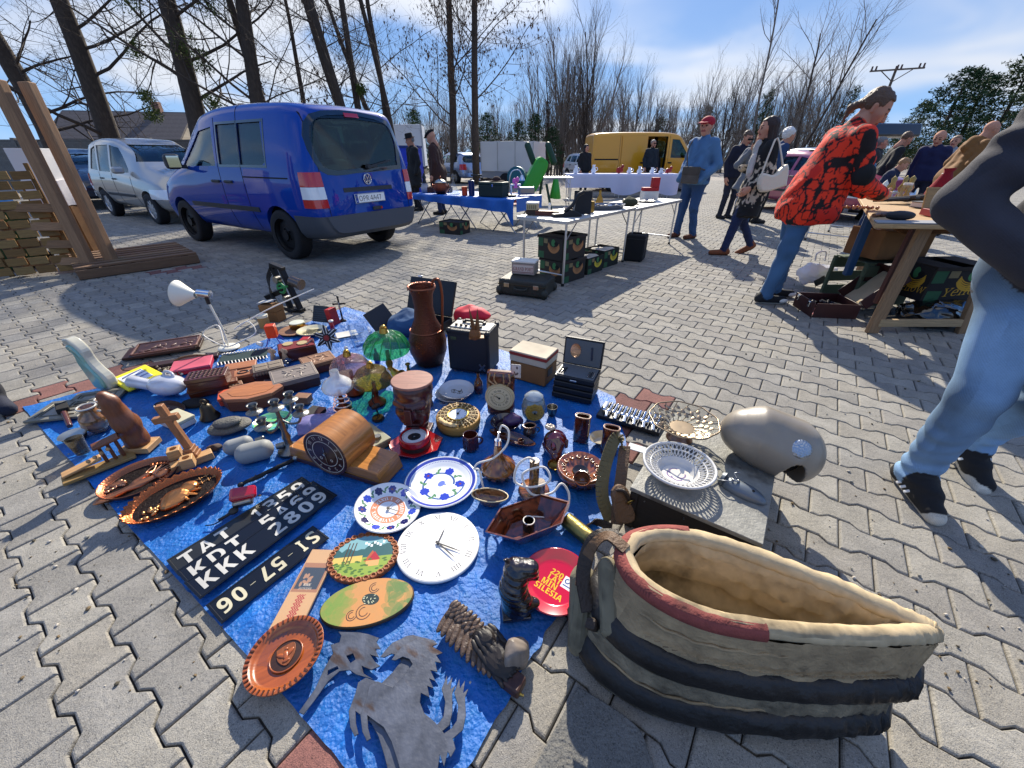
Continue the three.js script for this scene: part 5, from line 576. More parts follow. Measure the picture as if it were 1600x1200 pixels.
  for(const s of['L','R'])if(!(o.hide||'').includes(s)){const q=V(...J['wr' + s]).sub(V(...J['el' + s])).normalize(),hg=HAND.clone();if(s==='R'){hg.scale(-1,1,1);const ix=hg.index.array;for(let i=0;i<ix.length;i +=3){const t=ix[i];ix[i]=ix[i + 1];ix[i + 1]=t;}hg.computeVertexNormals();}hg.scale(H,H,H);hg.applyQuaternion(new THREE.Quaternion().setFromUnitVectors(V(0,-1,0),q));const w=J['wr' + s];hg.translate(w[0]+ q.x*.035,w[1]+ q.y*.035,w[2]+ q.z*.035);list.push(hg);}
  const t=thing('person',label,'person',p,ry,o.group),body=part(t,'body',join(list),o.mat||figM);t.userData.H=undefined;delete t.userData.H;
  if(o.hair){const h=hair(o.hair).clone();h.applyMatrix4(o.hm);part(t,'hair',h,hairM(o.hairc||'#2a1d16'));}
  t.attach_=undefined;delete t.attach_;return{t,J,hm:o.hm,H};
}
const onHead=(P,name,g,m)=>{g=join(Array.isArray(g)?g:[g]);g.applyMatrix4(P.hm);return part(P.t,name,g,m);};
{// man in red cap and denim, hands in pockets
  const denim=(x,y,z)=>C(y>.9?'#3a6ea5':'#1f4f8f').multiplyScalar(.85 + .3*vn(x*14,y*14,z*14));
  const P=person('man in a red cap, denim jacket and jeans standing with hands in pockets',[3.08,0,-7.42],-62*R,{H:1.8,top:(x,y,z)=>C('#4a7299').multiplyScalar(.8 + .35*vn(x*16,y*12,z*16)),leg:(x,y,z)=>C('#27476f').multiplyScalar(.85 + .3*vn(x*9,y*5,z*9)),shoe:'#5a2f1c',fat:1.18,loose:1.08,hem:.86,lean:-.05,cell:.011,look:[.02,.25,0],hide:'LR',pose:{wrL:[.2,.9,.14],elL:[.3,1.12,-.08],wrR:[-.2,.9,.14],elR:[-.3,1.12,-.08],ankR:[-.12,.09,.06],ankL:[.12,.09,-.06]}});
  const cp=mat('#a3122a',.8);onHead(P,'cap',[ball(.102,.085,.112,[0,.055,-.005]),box(.15,.012,.1,[0,.05,.12],[.22,0,0],.005)],cp);onHead(P,'hair',ball(.088,.05,.05,[0,.0,-.05]),hairM('#b9b4ad'));
  const t=thing('shoulder_bag','grey-brown shoulder bag hanging in front of the man in the red cap','bag',[3.08,0,-7.42],-62*R),m=cloth('#5b5650');part(t,'pouch',box(.27,.24,.08,[.1,1.0,.26],[0,.35,0],.02),m);part(t,'flap',box(.272,.13,.086,[.1,1.06,.262],[0,.35,0],.02),cloth('#4d4842'));part(t,'strap',tube([[.0,1.1,.25],[-.13,1.36,.16],[-.17,1.5,.0],[-.05,1.3,-.17],[.2,1.08,.02],[.22,1.1,.2]],.011,6),m);
}
{// walking woman with a cream bag
  const fur=(x,y,z)=>(vn(x*30,y*22,z*30)*.7 + vn(x*60,y*46,z*60)*.3>.56&&y>.66&&y<1.28?C('#b9aa94'):C('#101012'));
  const P=person('woman with long dark hair walking in a long patterned black coat',[3.36,0,-6.06],-94*R,{H:1.7,top:fur,leg:'#16264a',shoe:'#7a4526',sole:'#4a2c1a',coat:true,hem:.56,flare:.92,cell:.011,fat:.98,look:[.08,.0,0],slim:.93,hair:'long',hairc:'#2a1812',hide:'R',lean:.03,foot:{L:[0,0],R:[0,.5]},pose:{kneeL:[.08,.5,.16],ankL:[.08,.09,.24],kneeR:[-.08,.5,.02],ankR:[-.08,.14,-.2],elR:[-.24,1.12,-.02],wrR:[-.18,1.16,.18],elL:[.25,1.13,-.03],wrL:[.22,.95,.14]}});
  part(P.t,'white_scarf',jitter(join([ball(.06,.17,.05,[.03,1.16,.13]),ball(.05,.12,.05,[.0,1.34,.11])]),.012,18),cloth('#c9c4bd'));
  const t=thing('shoulder_bag','cream leather shoulder bag on the arm of the woman in the patterned coat','bag',[3.36,0,-6.06],-94*R),m=mat('#d9cdb8',.5,{bump:T.fine,bs:.002});part(t,'pouch',jitter(join([extr(smooth([[-.16,-.12],[.15,-.13],[.14,.08],[.0,.04],[-.16,.12]],4),.1,.02).rotateY(-PI / 2).rotateX(.25).translate(.36,1.02,-.05)]),.008,9),m);part(t,'strap',tube([[.3,1.06,.1],[.27,1.3,.06],[.22,1.47,-.0],[.27,1.3,-.08],[.3,1.1,-.16]],.011,6),m);
}
{// stooping man in the red and black jacket
  const camo=(x,y,z)=>{const n=Math.abs(vn(x*13,y*9 + x*5,z*13)- .5),m=Math.abs(vn(x*24 + 9,y*17,z*24)- .5),d=vn(x*7 + 3,y*6,z*7);return n<.055||m<.045||d>.82?C('#1a0a09'):C(d<.35?'#cf2412':'#ea3412');};
  const P=person('ponytailed man in a red and black camouflage jacket bending over the wooden table',[2.64,0,-3.88],84*R,{H:1.78,top:camo,leg:(x,y,z)=>y>.79?camo(x,y,z):C('#3c6288').multiplyScalar(.7 + .55*vn(x*9,y*6,z*9)),shoe:'#15171c',sole:'#d9d3c8',hem:.82,lean:.4,loose:1.12,fat:1.02,cell:.0095,fold:.013,extra:(J)=>[cap(J.chest,[0,.84,.02],.17,.225,camo,{k:.06,minY:.76}),cap([.06,1.1,.1],[.1,.84,.05],.16,.19,camo,{k:.06,minY:.76}),cap([-.06,1.1,.1],[-.1,.84,.05],.16,.19,camo,{k:.06,minY:.76})],look:[.3,-.6,0],hair:'tail',hairc:'#5a4230',pose:{hipL:[.1,.9,-.02],hipR:[-.1,.9,-.02],kneeL:[.12,.48,.06],kneeR:[-.1,.5,-.06],ankL:[.12,.09,.06],ankR:[-.1,.09,-.12],elR:[-.27,1.06,.24],wrR:[-.12,.98,.5],elL:[.26,1.06,.24],wrL:[.12,.97,.52]}});
  part(P.t,'elbow_patch',jitter(ball(.085,.09,.075,[-.29,1.13,.22]),.006,10),mat('#141416',.9));part(P.t,'drawcord',tube([[-.12,.86,-.06],[-.16,.78,-.06],[-.15,.74,-.02],[-.13,.79,.0],[-.12,.86,.0]],.004,5),mat('#c98a8a',.7));
  for(const s of[-1,1])part(P.t,'shoe_toecap',ball(.04,.026,.05,[s*.112,.035,(s>0?.06:-.12)*1.05 + .165]),mat('#e4e0d6',.6));
}
{// strolling man cut by the right edge, grey jacket, pale jeans
  const jean=(x,y,z)=>C('#7d9fc0').multiplyScalar(.5 + .85*step(.25,.75,vn(x*6 + 2,y*4,z*6))- .12*vn(x*26,y*18,z*26)),jk=(x,y,z)=>C('#3b3b45').multiplyScalar(.8 + .4*vn(x*9,y*7,z*9));
  const P=person('man in a dark grey jacket and pale jeans striding in at the right edge',[1.92,0,-1.36],-16*R,{H:1.8,mat:fig({map:T.denim,bump:T.weave,bs:.001}),top:jk,leg:jean,shoe:'#1c1c1f',sole:'#e6e0d2',hem:.66,fat:1.12,broad:1.15,loose:1.2,cell:.0075,fold:.02,crease:1,extra:(J)=>['R','L'].flatMap((s)=>{const a=J['ank' + s],q=s==='L'?.35:0,d=[0,-Math.sin(q),Math.cos(q)],at_=(t,h)=>[a[0],a[1]+ h + d[1]*t,a[2]+ d[2]*t];return[cap(at_(.0,.005),at_(.11,-.03),.056,.046,C('#1c1c1f'),{k:.02}),cap(at_(-.06,-.062),at_(.19,-.068),.034,.034,C('#ded8c8'),{k:.004}),cap(at_(.01,.045),at_(.03,.02),.058,.05,C('#232326'),{k:.02})];}),hair:'short',hairc:'#3a2d24',hide:'LR',foot:{L:[.1,.35],R:[0,0]},pose:{hipR:[-.1,.9,.02],kneeR:[-.14,.48,.16],ankR:[-.15,.09,.14],kneeL:[.13,.47,.06],ankL:[.16,.12,-.12],elR:[-.37,1.1,-.02],wrR:[-.2,.92,.16],elL:[.36,1.1,-.06],wrL:[.2,.92,.16],shR:[-.21,1.42,0],shL:[.21,1.42,0]}});
  const w=mat('#e8e6e0',.7);for(const[s,J]of[['R',P.J.ankR],['L',P.J.ankL]])for(let k=0;k<3;k++)for(const e of[-1,1])part(P.t,'shoe_stripe',box(.006,.055,.012,[J[0]+ e*.043,J[1]- .035,J[2]+ .03 + k*.028],[.5,0,e*.5]),w);
}
{// man in brown coat and flat cap, hat man, by the blue van
  const P=person('man in a brown coat and flat cap looking down at the blue-draped table',[-1.78,0,-10.75],-100*R,{H:1.78,top:'#3a2018',leg:'#1d2b4a',shoe:'#17130f',coat:true,hem:.62,fat:1.2,lean:.12,look:[.35,0,0],hide:'R'});
  onHead(P,'flat_cap',[ball(.11,.045,.13,[0,.095,.005],[.2,0,0]),box(.15,.014,.07,[0,.06,.115],[.4,0,0],.006)],cloth('#15161a'));
  const Q=person('man in a dark coat and black brimmed hat beside the van tailgate',[-2.55,0,-11.6],-55*R,{H:1.74,top:'#17191a',leg:'#15161c',coat:true,hem:.6,look:[.2,-.1,0],hide:'LR',hair:'ring',hairc:'#777'});
  onHead(Q,'brimmed_hat',lathe([[.001,.16],[.07,.158],[.092,.14],[.098,.065],[.14,.055],[.142,.048],[.095,.055]],24),cloth('#0e0f12'));
}
person('woman with long black hair at the left end of the yellow van',[2.72,0,-16.75],25*R,{H:1.64,top:'#0d0e13',leg:'#12131a',hair:'long',hairc:'#120d0c',look:[.2,.2,0],hide:''});
{const P=person('bearded man in a dark jacket and sunglasses before the open yellow van',[5.32,0,-17.3],10*R,{H:1.8,top:'#15202a',leg:'#14151a',fat:1.1,hair:'short',hairc:'#8a7f74',look:[0,.1,0]});onHead(P,'beard',ball(.058,.05,.04,[0,-.085,.055]),hairM('#2a2019'));onHead(P,'glasses',box(.13,.03,.02,[0,.01,.1]),darkM);}
{const P=person('man with sunglasses and navy coat behind the man in the red cap',[5.0,0,-10.0],15*R,{H:1.74,top:'#10142a',leg:'#1c2233',fat:1.1,lean:.16,hair:'short',hairc:'#5a4534',look:[.3,0,0]});onHead(P,'sunglasses',box(.135,.034,.02,[0,.01,.1]),darkM);}
person('person in a loose light grey coat just behind the walking woman',[4.6,0,-8.5],-40*R,{H:1.66,top:'#6d7075',leg:'#3c5878',coat:true,hem:.75,flare:1.15,hair:'short',hairc:'#b08a5a',look:[.1,0,0],pose:{elR:[-.3,1.18,.1],wrR:[-.12,1.42,.16]}});
person('white-haired man in a navy jacket bending toward a far stall',[5.35,0,-9.3],78*R,{H:1.77,top:'#1e3a5f',leg:'#121318',lean:.25,fat:1.1,hair:'curly',hairc:'#d8d6d2',look:[.1,.25,0]});
person('boy in a dark blue jacket leaning over the stall table',[6.6,0,-7.9],35*R,{H:1.28,top:'#18233f',leg:'#223a63',shoe:'#101014',lean:.42,hair:'short',hairc:'#9a6f48',look:[.25,.1,0]});
person('dark-jacketed man with combed-back hair looking down at a far stall',[8.05,0,-9.7],70*R,{H:1.72,top:'#10151a',leg:'#14161c',lean:.25,hair:'short',hairc:'#5b4433',look:[.35,.1,0]});
person('balding grey-haired man in a navy jacket at the stall behind the boy',[8.55,0,-9.2],-55*R,{H:1.72,top:'#121a44',leg:'#161a2a',lean:.22,fat:1.15,hair:'ring',hairc:'#a7a39c',look:[.25,0,0]});
person('shaven-headed man in a hooded brown coat bending over a stall',[7.75,0,-7.8],78*R,{H:1.8,top:'#7d5426',leg:'#4a3418',coat:true,hem:.72,lean:.28,fat:1.2,look:[.25,.1,0],extra:(J,H)=>[cap([J.neck[0],J.neck[1]- .02,J.neck[2]- .07],[J.neck[0],J.neck[1]- .1,J.neck[2]- .12],.1,.09,C('#7d5426'))]});
person('grey-haired person in a black coat seen between two men at the right',[9.0,0,-11.2],40*R,{H:1.66,top:'#2b2c2e',leg:'#1a1b20',hair:'curly',hairc:'#7d7a76'});
person('pale-jacketed person far back at the right behind the brown coat',[10.4,0,-10.8],-60*R,{H:1.68,top:'#8d9298',leg:'#2a3142',hair:'short',hairc:'#8a6a50'});
person('person in navy shoes standing at the left edge of the tarp',[-3.1,0,-1.83],62*R,{H:1.75,top:'#2a2d33',leg:'#23262e',shoe:'#131a30',sole:'#2a2624',cell:.013,hair:'short',pose:{ankL:[.13,.09,.06],ankR:[-.14,.09,.03],kneeL:[.12,.5,.03],kneeR:[-.13,.5,.02]}});
// ---------- bric-a-brac on and around the tarp: the near things ----------
const Y=.017,ceram=(c)=>glaze(c,{map:T.flow}),copperM=metal('#b5673f',.38,{bump:T.hammer,bs:.0012}),copperD=metal('#6d3a28',.45,{bump:T.hammer,bs:.0012}),brass=metal('#b8964a',.28),silverM=metal('#a9a59c',.3,{bump:T.fine,bs:.0008}),pewter=metal('#7d7c78',.38,{bump:T.fine,bs:.0008}),leather=mat('#6e5238',.65,{map:T.mottle,bump:T.fine,bs:.0025}),leatherD=mat('#33261b',.6,{map:T.mottle,bump:T.fine,bs:.0025}),cord=mat('#e3ddd0',.6),oak=wood('#b0692f',.35),walnut=wood('#5b2f1a',.4),darkWood=wood('#3a2115',.45),paleWood=wood('#cfa06a',.6);
const dialHands=(parent,x,y,z,L1,a1,L2,a2,m,flat)=>{for(const[L,a,n]of[[L1,a1,'hour_hand'],[L2,a2,'minute_hand']]){const g=extr([[-.025*L,-.1*L],[.025*L,-.1*L],[.025*L,.62*L],[0,L],[-.025*L,.62*L]],.0012,0);g.rotateZ(-a);if(flat)g.rotateX(-PI / 2);g.translate(x,y,z);part(parent,n,g,m);}part(parent,'hand_boss',flat?cyl(.006,.006,.005,[x,y,z],undefined,10):cyl(.005,.005,.005,[x,y,z + .002],[PI / 2,0,0],10),m);};
const numerals=(list,o)=>print(512,512,(g,w)=>{g.fillStyle=o.bg;g.fillRect(0,0,w,w);o.pre&&o.pre(g,w);g.fillStyle=o.fg;g.font=o.font||'52px serif';g.textAlign='center';g.textBaseline='middle';list.forEach((t,i)=>{const a=((i + 1)/ 12)*2*PI;g.save();g.translate(w / 2 + Math.sin(a)*w*o.r,w / 2 - Math.cos(a)*w*o.r);if(o.radial)g.rotate(a +(o.flip&&i>2&&i<8?PI:0));g.fillText(t,0,0);g.restore();});o.post&&o.post(g,w);});
const ROM=['I','II','III','IIII','V','VI','VII','VIII','IX','X','XI','XII'],ARA=['1','2','3','4','5','6','7','8','9','10','11','12'];
const disc=(r,p,n=48,y=0)=>{const g=new THREE.CircleGeometry(r,n);g.rotateX(-PI / 2);g.translate(...(p||[0,y,0]));return keep(g);};// print side up, top of the print toward -z
{// large white wall clock lying on the tarp
  const t=thing('white_clock','large round white wall clock with black Roman numerals lying on the tarp','clock',[-.273,.017,-.955],0);t.rotation.y=-.35;t.rotation.x=.0;const r=.152;
  part(t,'dial_plate',lathe([[0,.012],[r - .004,.012],[r,.008],[r,.002],[r - .005,0],[0,0]],64),mat('#e9e7e1',.35));const tx=numerals(ROM,{bg:'#efece6',fg:'#1d1d22',r:.42,font:'46px serif',radial:true});part(t,'numerals',disc(r - .005,[0,.0128,0]),printed(tx,.35));dialHands(t,0,.017,0,.075,-.12,.1,1.6,mat('#2a2a2e',.4),true);dialHands(t,0,.019,0,.02,2.6,.1,1.95,mat('#2a2a2e',.4),true);
}
const flowerPlate=(g,w,ring,n,cols)=>{for(let i=0;i<n;i++){const a=(i / n)*2*PI,x=w / 2 + Math.cos(a)*w*ring,y=w / 2 + Math.sin(a)*w*ring;g.fillStyle=cols[i % cols.length];for(let k=0;k<7;k++){g.beginPath();g.ellipse(x + Math.cos(k*.9)*w*.034,y + Math.sin(k*.9)*w*.034,w*.032,w*.024,k,0,7);g.fill();}g.fillStyle='#8a3a2a';if(i % 3===0){g.beginPath();g.arc(x,y,w*.016,0,7);g.fill();}const b=a + PI / n;g.fillStyle='#5f8a5c';for(let k=-1;k<2;k++){g.beginPath();g.ellipse(w / 2 + Math.cos(b + k*.07)*w*(ring + k*.03),w / 2 + Math.sin(b + k*.07)*w*(ring + k*.03),w*.03,w*.014,b + k,0,7);g.fill();}}};
const plateProfile=(r,h)=>[[0,.004],[r*.62,.004],[r*.7,h*.45],[r*.97,h],[r,h*.96],[r*.99,h*.8],[r*.72,h*.2],[r*.5,0],[0,0]];
function plate(name,label,cat,p,r,h,tex,rim,tilt=[0,0,0],ry=0){// printed glazed plate: painted upper face, plain underside
  const t=thing(name,label,cat,p,ry);const top=lathe([[0,.0046],[r*.62,.0046],[r*.7,h*.45 + .0006],[r*.97,h + .0006]],56);const q=top.attributes.position,uv=top.attributes.uv;for(let i=0;i<q.count;i++)uv.setXY(i,.5 + q.getX(i)/ r / 2,.5 - q.getZ(i)/ r / 2);part(t,'plate',lathe(plateProfile(r,h),56),rim);part(t,'painted_face',keep(top),printed(tex,.15,{clearcoat:1,clearcoatRoughness:.05}));t.rotation.set(tilt[0],ry,tilt[2],'YXZ');return t;
}
const whiteGlaze=glaze('#e4e4e2');
plate('blue_plate','large white plate painted with a blue rim and blue flowers','plate',[-.31,.017,-1.27],.158,.026,print(512,512,(g,w)=>{g.fillStyle='#e6e8ea';g.fillRect(0,0,w,w);g.strokeStyle='#3c49a8';g.lineWidth=22;g.beginPath();g.arc(w / 2,w / 2,w*.452,0,7);g.stroke();g.lineWidth=5;g.setLineDash([5,7]);g.beginPath();g.arc(w / 2,w / 2,w*.41,0,7);g.stroke();g.setLineDash([]);g.fillStyle='#33548a';for(let i=0;i<160;i++){const a=i*2.4,q=w*(.17 + .15*((i*.618)% 1));g.beginPath();g.ellipse(w / 2 + Math.cos(a)*q,w / 2 + Math.sin(a)*q,7,4,a,0,7);g.fill();}flowerPlate(g,w,.25,5,['#2f3fb0','#4656c4']);flowerPlate(g,w,.26,5,['#2f3fb0']);g.fillStyle='#6a7bd0';g.beginPath();g.ellipse(w / 2,w / 2,22,30,.5,0,7);g.fill();g.fillRect(w / 2,w / 2,34,12);}),whiteGlaze);
{const t=plate('flower_clock_plate','white plate clock with blue pansies and an orange numeral ring','clock',[-.501,.017,-1.115],.128,.024,print(512,512,(g,w)=>{g.fillStyle='#eceae6';g.fillRect(0,0,w,w);flowerPlate(g,w,.38,11,['#27307f','#3b4cb5','#211f55']);g.strokeStyle='#d98a5e';g.lineWidth=56;g.beginPath();g.arc(w / 2,w / 2,w*.21,0,7);g.stroke();g.fillStyle='#f2ece2';g.font='bold 40px serif';g.textAlign='center';g.textBaseline='middle';ROM.forEach((s,i)=>{const a=((i + 1)/ 12)*2*PI;g.save();g.translate(w / 2 + Math.sin(a)*w*.21,w / 2 - Math.cos(a)*w*.21);g.rotate(a);g.fillText(s,0,0);g.restore();});}),whiteGlaze,[.1,0,-.12],.5);dialHands(t,0,.012,0,.034,1.0,.055,2.3,mat('#2a2320',.4),true);t.position.y +=.012;}
{// mantel clock
  const t=thing('mantel_clock','honey-brown wooden mantel clock with a rounded drum and a dark dial','clock',[-.782,.017,-1.416],-21*R),m=wood('#c07f3c',.28,{clearcoat:.5}),d=wood('#4a2413',.35,{clearcoat:.4});
  part(t,'plinth',extr([[-.225,0],[.225,0],[.21,.065],[-.21,.065]],.13,.004).translate(0,0,-.065),m);part(t,'drum',cyl(.098,.098,.16,[0,.105,.0],[PI / 2,0,0],48),m);t.scale.setScalar(1.18);part(t,'front_band',box(.44,.02,.004,[0,.012,.067]),d);
  const tx=numerals(ARA,{bg:'#3d1d10',fg:'#dfd3bd',r:.395,font:'56px sans-serif',radial:true,pre:(g,w)=>{g.strokeStyle='#dfd3bd';g.lineWidth=7;for(const q of[.47,.31]){g.beginPath();g.arc(w / 2,w / 2,w*q,0,7);g.stroke();}g.beginPath();for(const x of[-70,70]){g.moveTo(w / 2 + x + 14,w / 2 + 70);g.arc(w / 2 + x,w / 2 + 70,14,0,7);}g.stroke();}});const g=new THREE.CircleGeometry(.09,48);g.translate(0,.105,.0815);part(t,'dial',keep(g),printed(tx,.3));part(t,'bezel',XF(new THREE.TorusGeometry(.093,.005,8,48),[0,.105,.08]),d);dialHands(t,0,.105,.083,.035,.06,.055,3.1,metal('#cfc6b4',.3));
}
// ----- embossed copper platters
function platter(label,c0,c1,w,y,seed,motif,rough,tilt){
  const[ax,az]=c0,[bx,bz]=c1,L=Math.hypot(bx - ax,bz - az)/ 2,t=thing('copper_platter',label,'platter',[(ax + bx)/ 2,y,(az + bz)/ 2],Math.atan2(-(bz - az),bx - ax)),n=72,r=rng(seed),k=rough?(a)=>1 + .018*Math.cos(a*27):()=>1;
  part(t,'base',extr(ring(L*.86,w*.84,n),.006,.001,true),mat('#2b211c',.55,{met:.7,map:T.mottle,bump:T.fine,bs:.002}));
  const pos=[],idx=[],prof=[[.82,.004],[.86,.009],[.9,.02],[.98,.03],[1.0,.028],[.97,.02],[.88,.002]];for(let i=0;i<n*2;i++){const a=(i / n)*PI,f=rough?1 + .02*Math.cos(a*36):1,dy=rough?.004*Math.cos(a*36):0;for(const[q,h]of prof)pos.push(L*q*(q>.9?f:1)*Math.cos(a),h +(q>.9?dy:0),w*q*(q>.9?f:1)*Math.sin(a));}const P=prof.length,N=n*2;for(let i=0;i<N;i++)for(let j=0;j<P - 1;j++){const a=i*P + j,b=((i + 1)% N)*P + j;idx.push(a,a + 1,b,b,a + 1,b + 1);}const g=new THREE.BufferGeometry();g.setAttribute('position',new THREE.Float32BufferAttribute(pos,3));g.setIndex(idx);g.computeVertexNormals();part(t,'rim',g,rough?copperM:metal('#a0654a',.4,{bump:T.hammer,bs:.001}));
  motif(t,L,w,r);if(tilt)t.rotation.set(tilt[0],t.rotation.y,tilt[1],'YXZ');return t;
}
platter('oval copper platter embossed with rays and a flying figure, farther of the two',[-1.746,-1.193],[-1.535,-1.386],.115,.02,3,(t,L,w,r)=>{const m=metal('#b98a6c',.35),m2=metal('#96593c',.4);for(let i=0;i<9;i++){const a=-1.2 + i*.3;part(t,'embossed_ray',rod([.04,.008,-.01],[.04 + Math.cos(a)*L*.62*(.8 + .2*(i % 2)),.01,-.01 + Math.sin(a)*w*.62],.006,.002,5),m);}for(let i=0;i<16;i++){const a=-1.4 + i*.19;part(t,'embossed_block',box(.022,.012,.014,[.03 + Math.cos(a)*L*.62,.01,Math.sin(a)*w*.66],[0,-a,0]),m2);}part(t,'embossed_figure',jitter(join([ball(.11,.016,.02,[-.05,.008,.035],[0,.1,0]),ball(.03,.02,.024,[.07,.01,.02]),ball(.06,.012,.014,[-.0,.009,-.0],[0,.5,0]),ball(.05,.012,.012,[-.09,.008,-.03],[0,-.4,0])]),.006,30),metal('#b87a58',.36));for(let i=0;i<18;i++)part(t,'embossed_scroll',ball(.008,.007,.011,[-.12 + r()*.07,.008,-.05 + r()*.06],[0,r()*3,0],8),m);part(t,'embossed_band',XF(new THREE.TorusGeometry(.05,.004,6,30),[.075,.009,-.015],[PI / 2,0,0],[1.2,1,1]),m);},false,[.06,.02]);
platter('oval copper platter with a fluted rim and embossed lion, nearer of the two',[-1.511,-1.047],[-1.285,-1.307],.112,.032,5,(t,L,w,r)=>{const m=metal('#d08a52',.34),m2=metal('#b98a5a',.35);part(t,'embossed_lion',jitter(join([ball(.062,.024,.045,[-.005,.01,.01],[0,.5,0]),ball(.034,.024,.03,[.05,.012,-.012]),...Array.from({length:12},(_,i)=>rod([.01,.018,.0],[.01 + .075*Math.cos(i*.5 + .3),.01,.01 + .05*Math.sin(i*.5 + .3)],.009,.004,6))]),.004,40),m);for(let i=0;i<16;i++)part(t,'embossed_blossom',ball(.011,.009,.007,[-.125 + r()*.06,.008,.0 + r()*.05],[0,r()*3,0],8),m2);for(let i=0;i<6;i++)part(t,'embossed_star',[box(.022,.006,.005,[.095 +(i % 3)*.025,.008,-.04 + Math.floor(i / 3)*.03]),box(.005,.006,.022,[.095 +(i % 3)*.025,.008,-.04 + Math.floor(i / 3)*.03])],m2);},true,[.08,.03]);
// ----- licence plates: embossed characters on black sheet
const fontBold=await new(await import('three/addons/loaders/FontLoader.js')).FontLoader().loadAsync('fonts/droid/droid_sans_bold.typeface.json');
const{TextGeometry}=await import('three/addons/geometries/TextGeometry.js');
function text3(s,h,w,depth=.0016){const g=new TextGeometry(s,{font:fontBold,size:h,depth,curveSegments:4,bevelEnabled:false});g.computeBoundingBox();const b=g.boundingBox;g.translate(-(b.min.x + b.max.x)/ 2,-(b.min.y + b.max.y)/ 2,0);g.scale(w /(b.max.x - b.min.x),1,1);g.rotateX(-PI / 2);return g;}
const plateBlack=mat('#121317',.35,{met:.3,map:T.mottle,clearcoat:.4}),plateGrey=mat('#4a4a46',.3,{met:.6,map:T.mottle}),lettM=mat('#d9d6cc',.5,{map:T.mottle}),lettY=mat('#d8cfae',.55,{map:T.mottle});
function numberPlate(label,a,b,W,y,txt,m,lm,flip,grp){
  const L=Math.hypot(b[0]- a[0],b[1]- a[1]),t=thing('number_plate',label,'licence plate',[(a[0]+ b[0])/ 2,y,(a[1]+ b[1])/ 2],Math.atan2(-(b[1]- a[1]),b[0]- a[0]),grp);part(t,'sheet',box(L,.003,W,[0,.0015,0],undefined,.001),m);part(t,'raised_edge',[box(L - .006,.003,.005,[0,.003,W / 2 - .006]),box(L - .006,.003,.005,[0,.003,-W / 2 + .006]),box(.005,.003,W - .016,[L / 2 - .006,.003,0]),box(.005,.003,W - .016,[-L / 2 + .006,.003,0])],m);
  const step_=(L*.93)/ txt.length;[...txt].forEach((ch,i)=>{if(ch===' ')return;const g=text3(ch,W*(ch==='-'?.1:ch==='.'?.12:.6),step_*(ch==='-'||ch==='1'||ch==='I'?.4:.78),.002);g.translate(-L*.465 + step_*(i + .5),.003,0);if(flip)g.rotateY(PI);part(t,'raised_character',g,lm);});return t;
}
numberPlate('grey-black number plate reading TAT 1359, farthest of the four',[-1.188,-.863],[-.901,-1.287],.105,.018,'TAT 1359',plateGrey,lettM,false);numberPlate('number plate starting KDT, mostly covered by the plate reading KKK 2809',[-1.117,-.818],[-.834,-1.256],.105,.023,'KDT 5A69',plateBlack,lettM,false);numberPlate('black number plate reading KKK 2809 with a scratched left end',[-1.052,-.773],[-.781,-1.222],.108,.028,'KKK 2809',plateBlack,lettM,false);numberPlate('black number plate with cream characters SI-57-06 lying upside down',[-.938,-.702],[-.732,-1.017],.105,.018,'SI-57-06',plateBlack,lettY,true);
{const t=thing('bicycle_lamp','red bicycle tail lamp on a rusty bracket','lamp',[-1.095,.017,-1.149],.4);part(t,'lens',jitter(XF(new RoundedBoxGeometry(.095,.03,.06,3,.014),[0,.058,-.012],[.35,0,-.12]),.003,30),mat('#c8102a',.08,{transmission:.35,thickness:.02,clearcoat:1}));part(t,'housing',box(.075,.035,.045,[-.005,.03,0],[.3,0,0],.012),metal('#9a968e',.35));part(t,'bracket',[rod([-.03,.008,.02],[-.09,.006,.05],.006),ball(.018,.012,.018,[-.04,.012,.025])],mat('#2a2622',.6));part(t,'loose_wire',tube([[-.06,.006,.04],[-.1,.01,.07],[-.13,.006,.06]],.0025,5),blackP);}
{const t=thing('iron_rod','thin black wrought rod with a knob lying beside the mantel clock','rod',[-1.091,.025,-1.359],.82);part(t,'shaft',jitter(XF(new THREE.CylinderGeometry(.009,.011,.26,10,14),undefined,[0,0,PI / 2]),.004,40),mat('#15161a',.5,{met:.4}));part(t,'knob',jitter(ball(.032,.016,.022,[.11,.004,0]),.006,40),silverM);part(t,'tip',ball(.014,.012,.012,[-.135,0,0]),mat('#15161a',.5));}
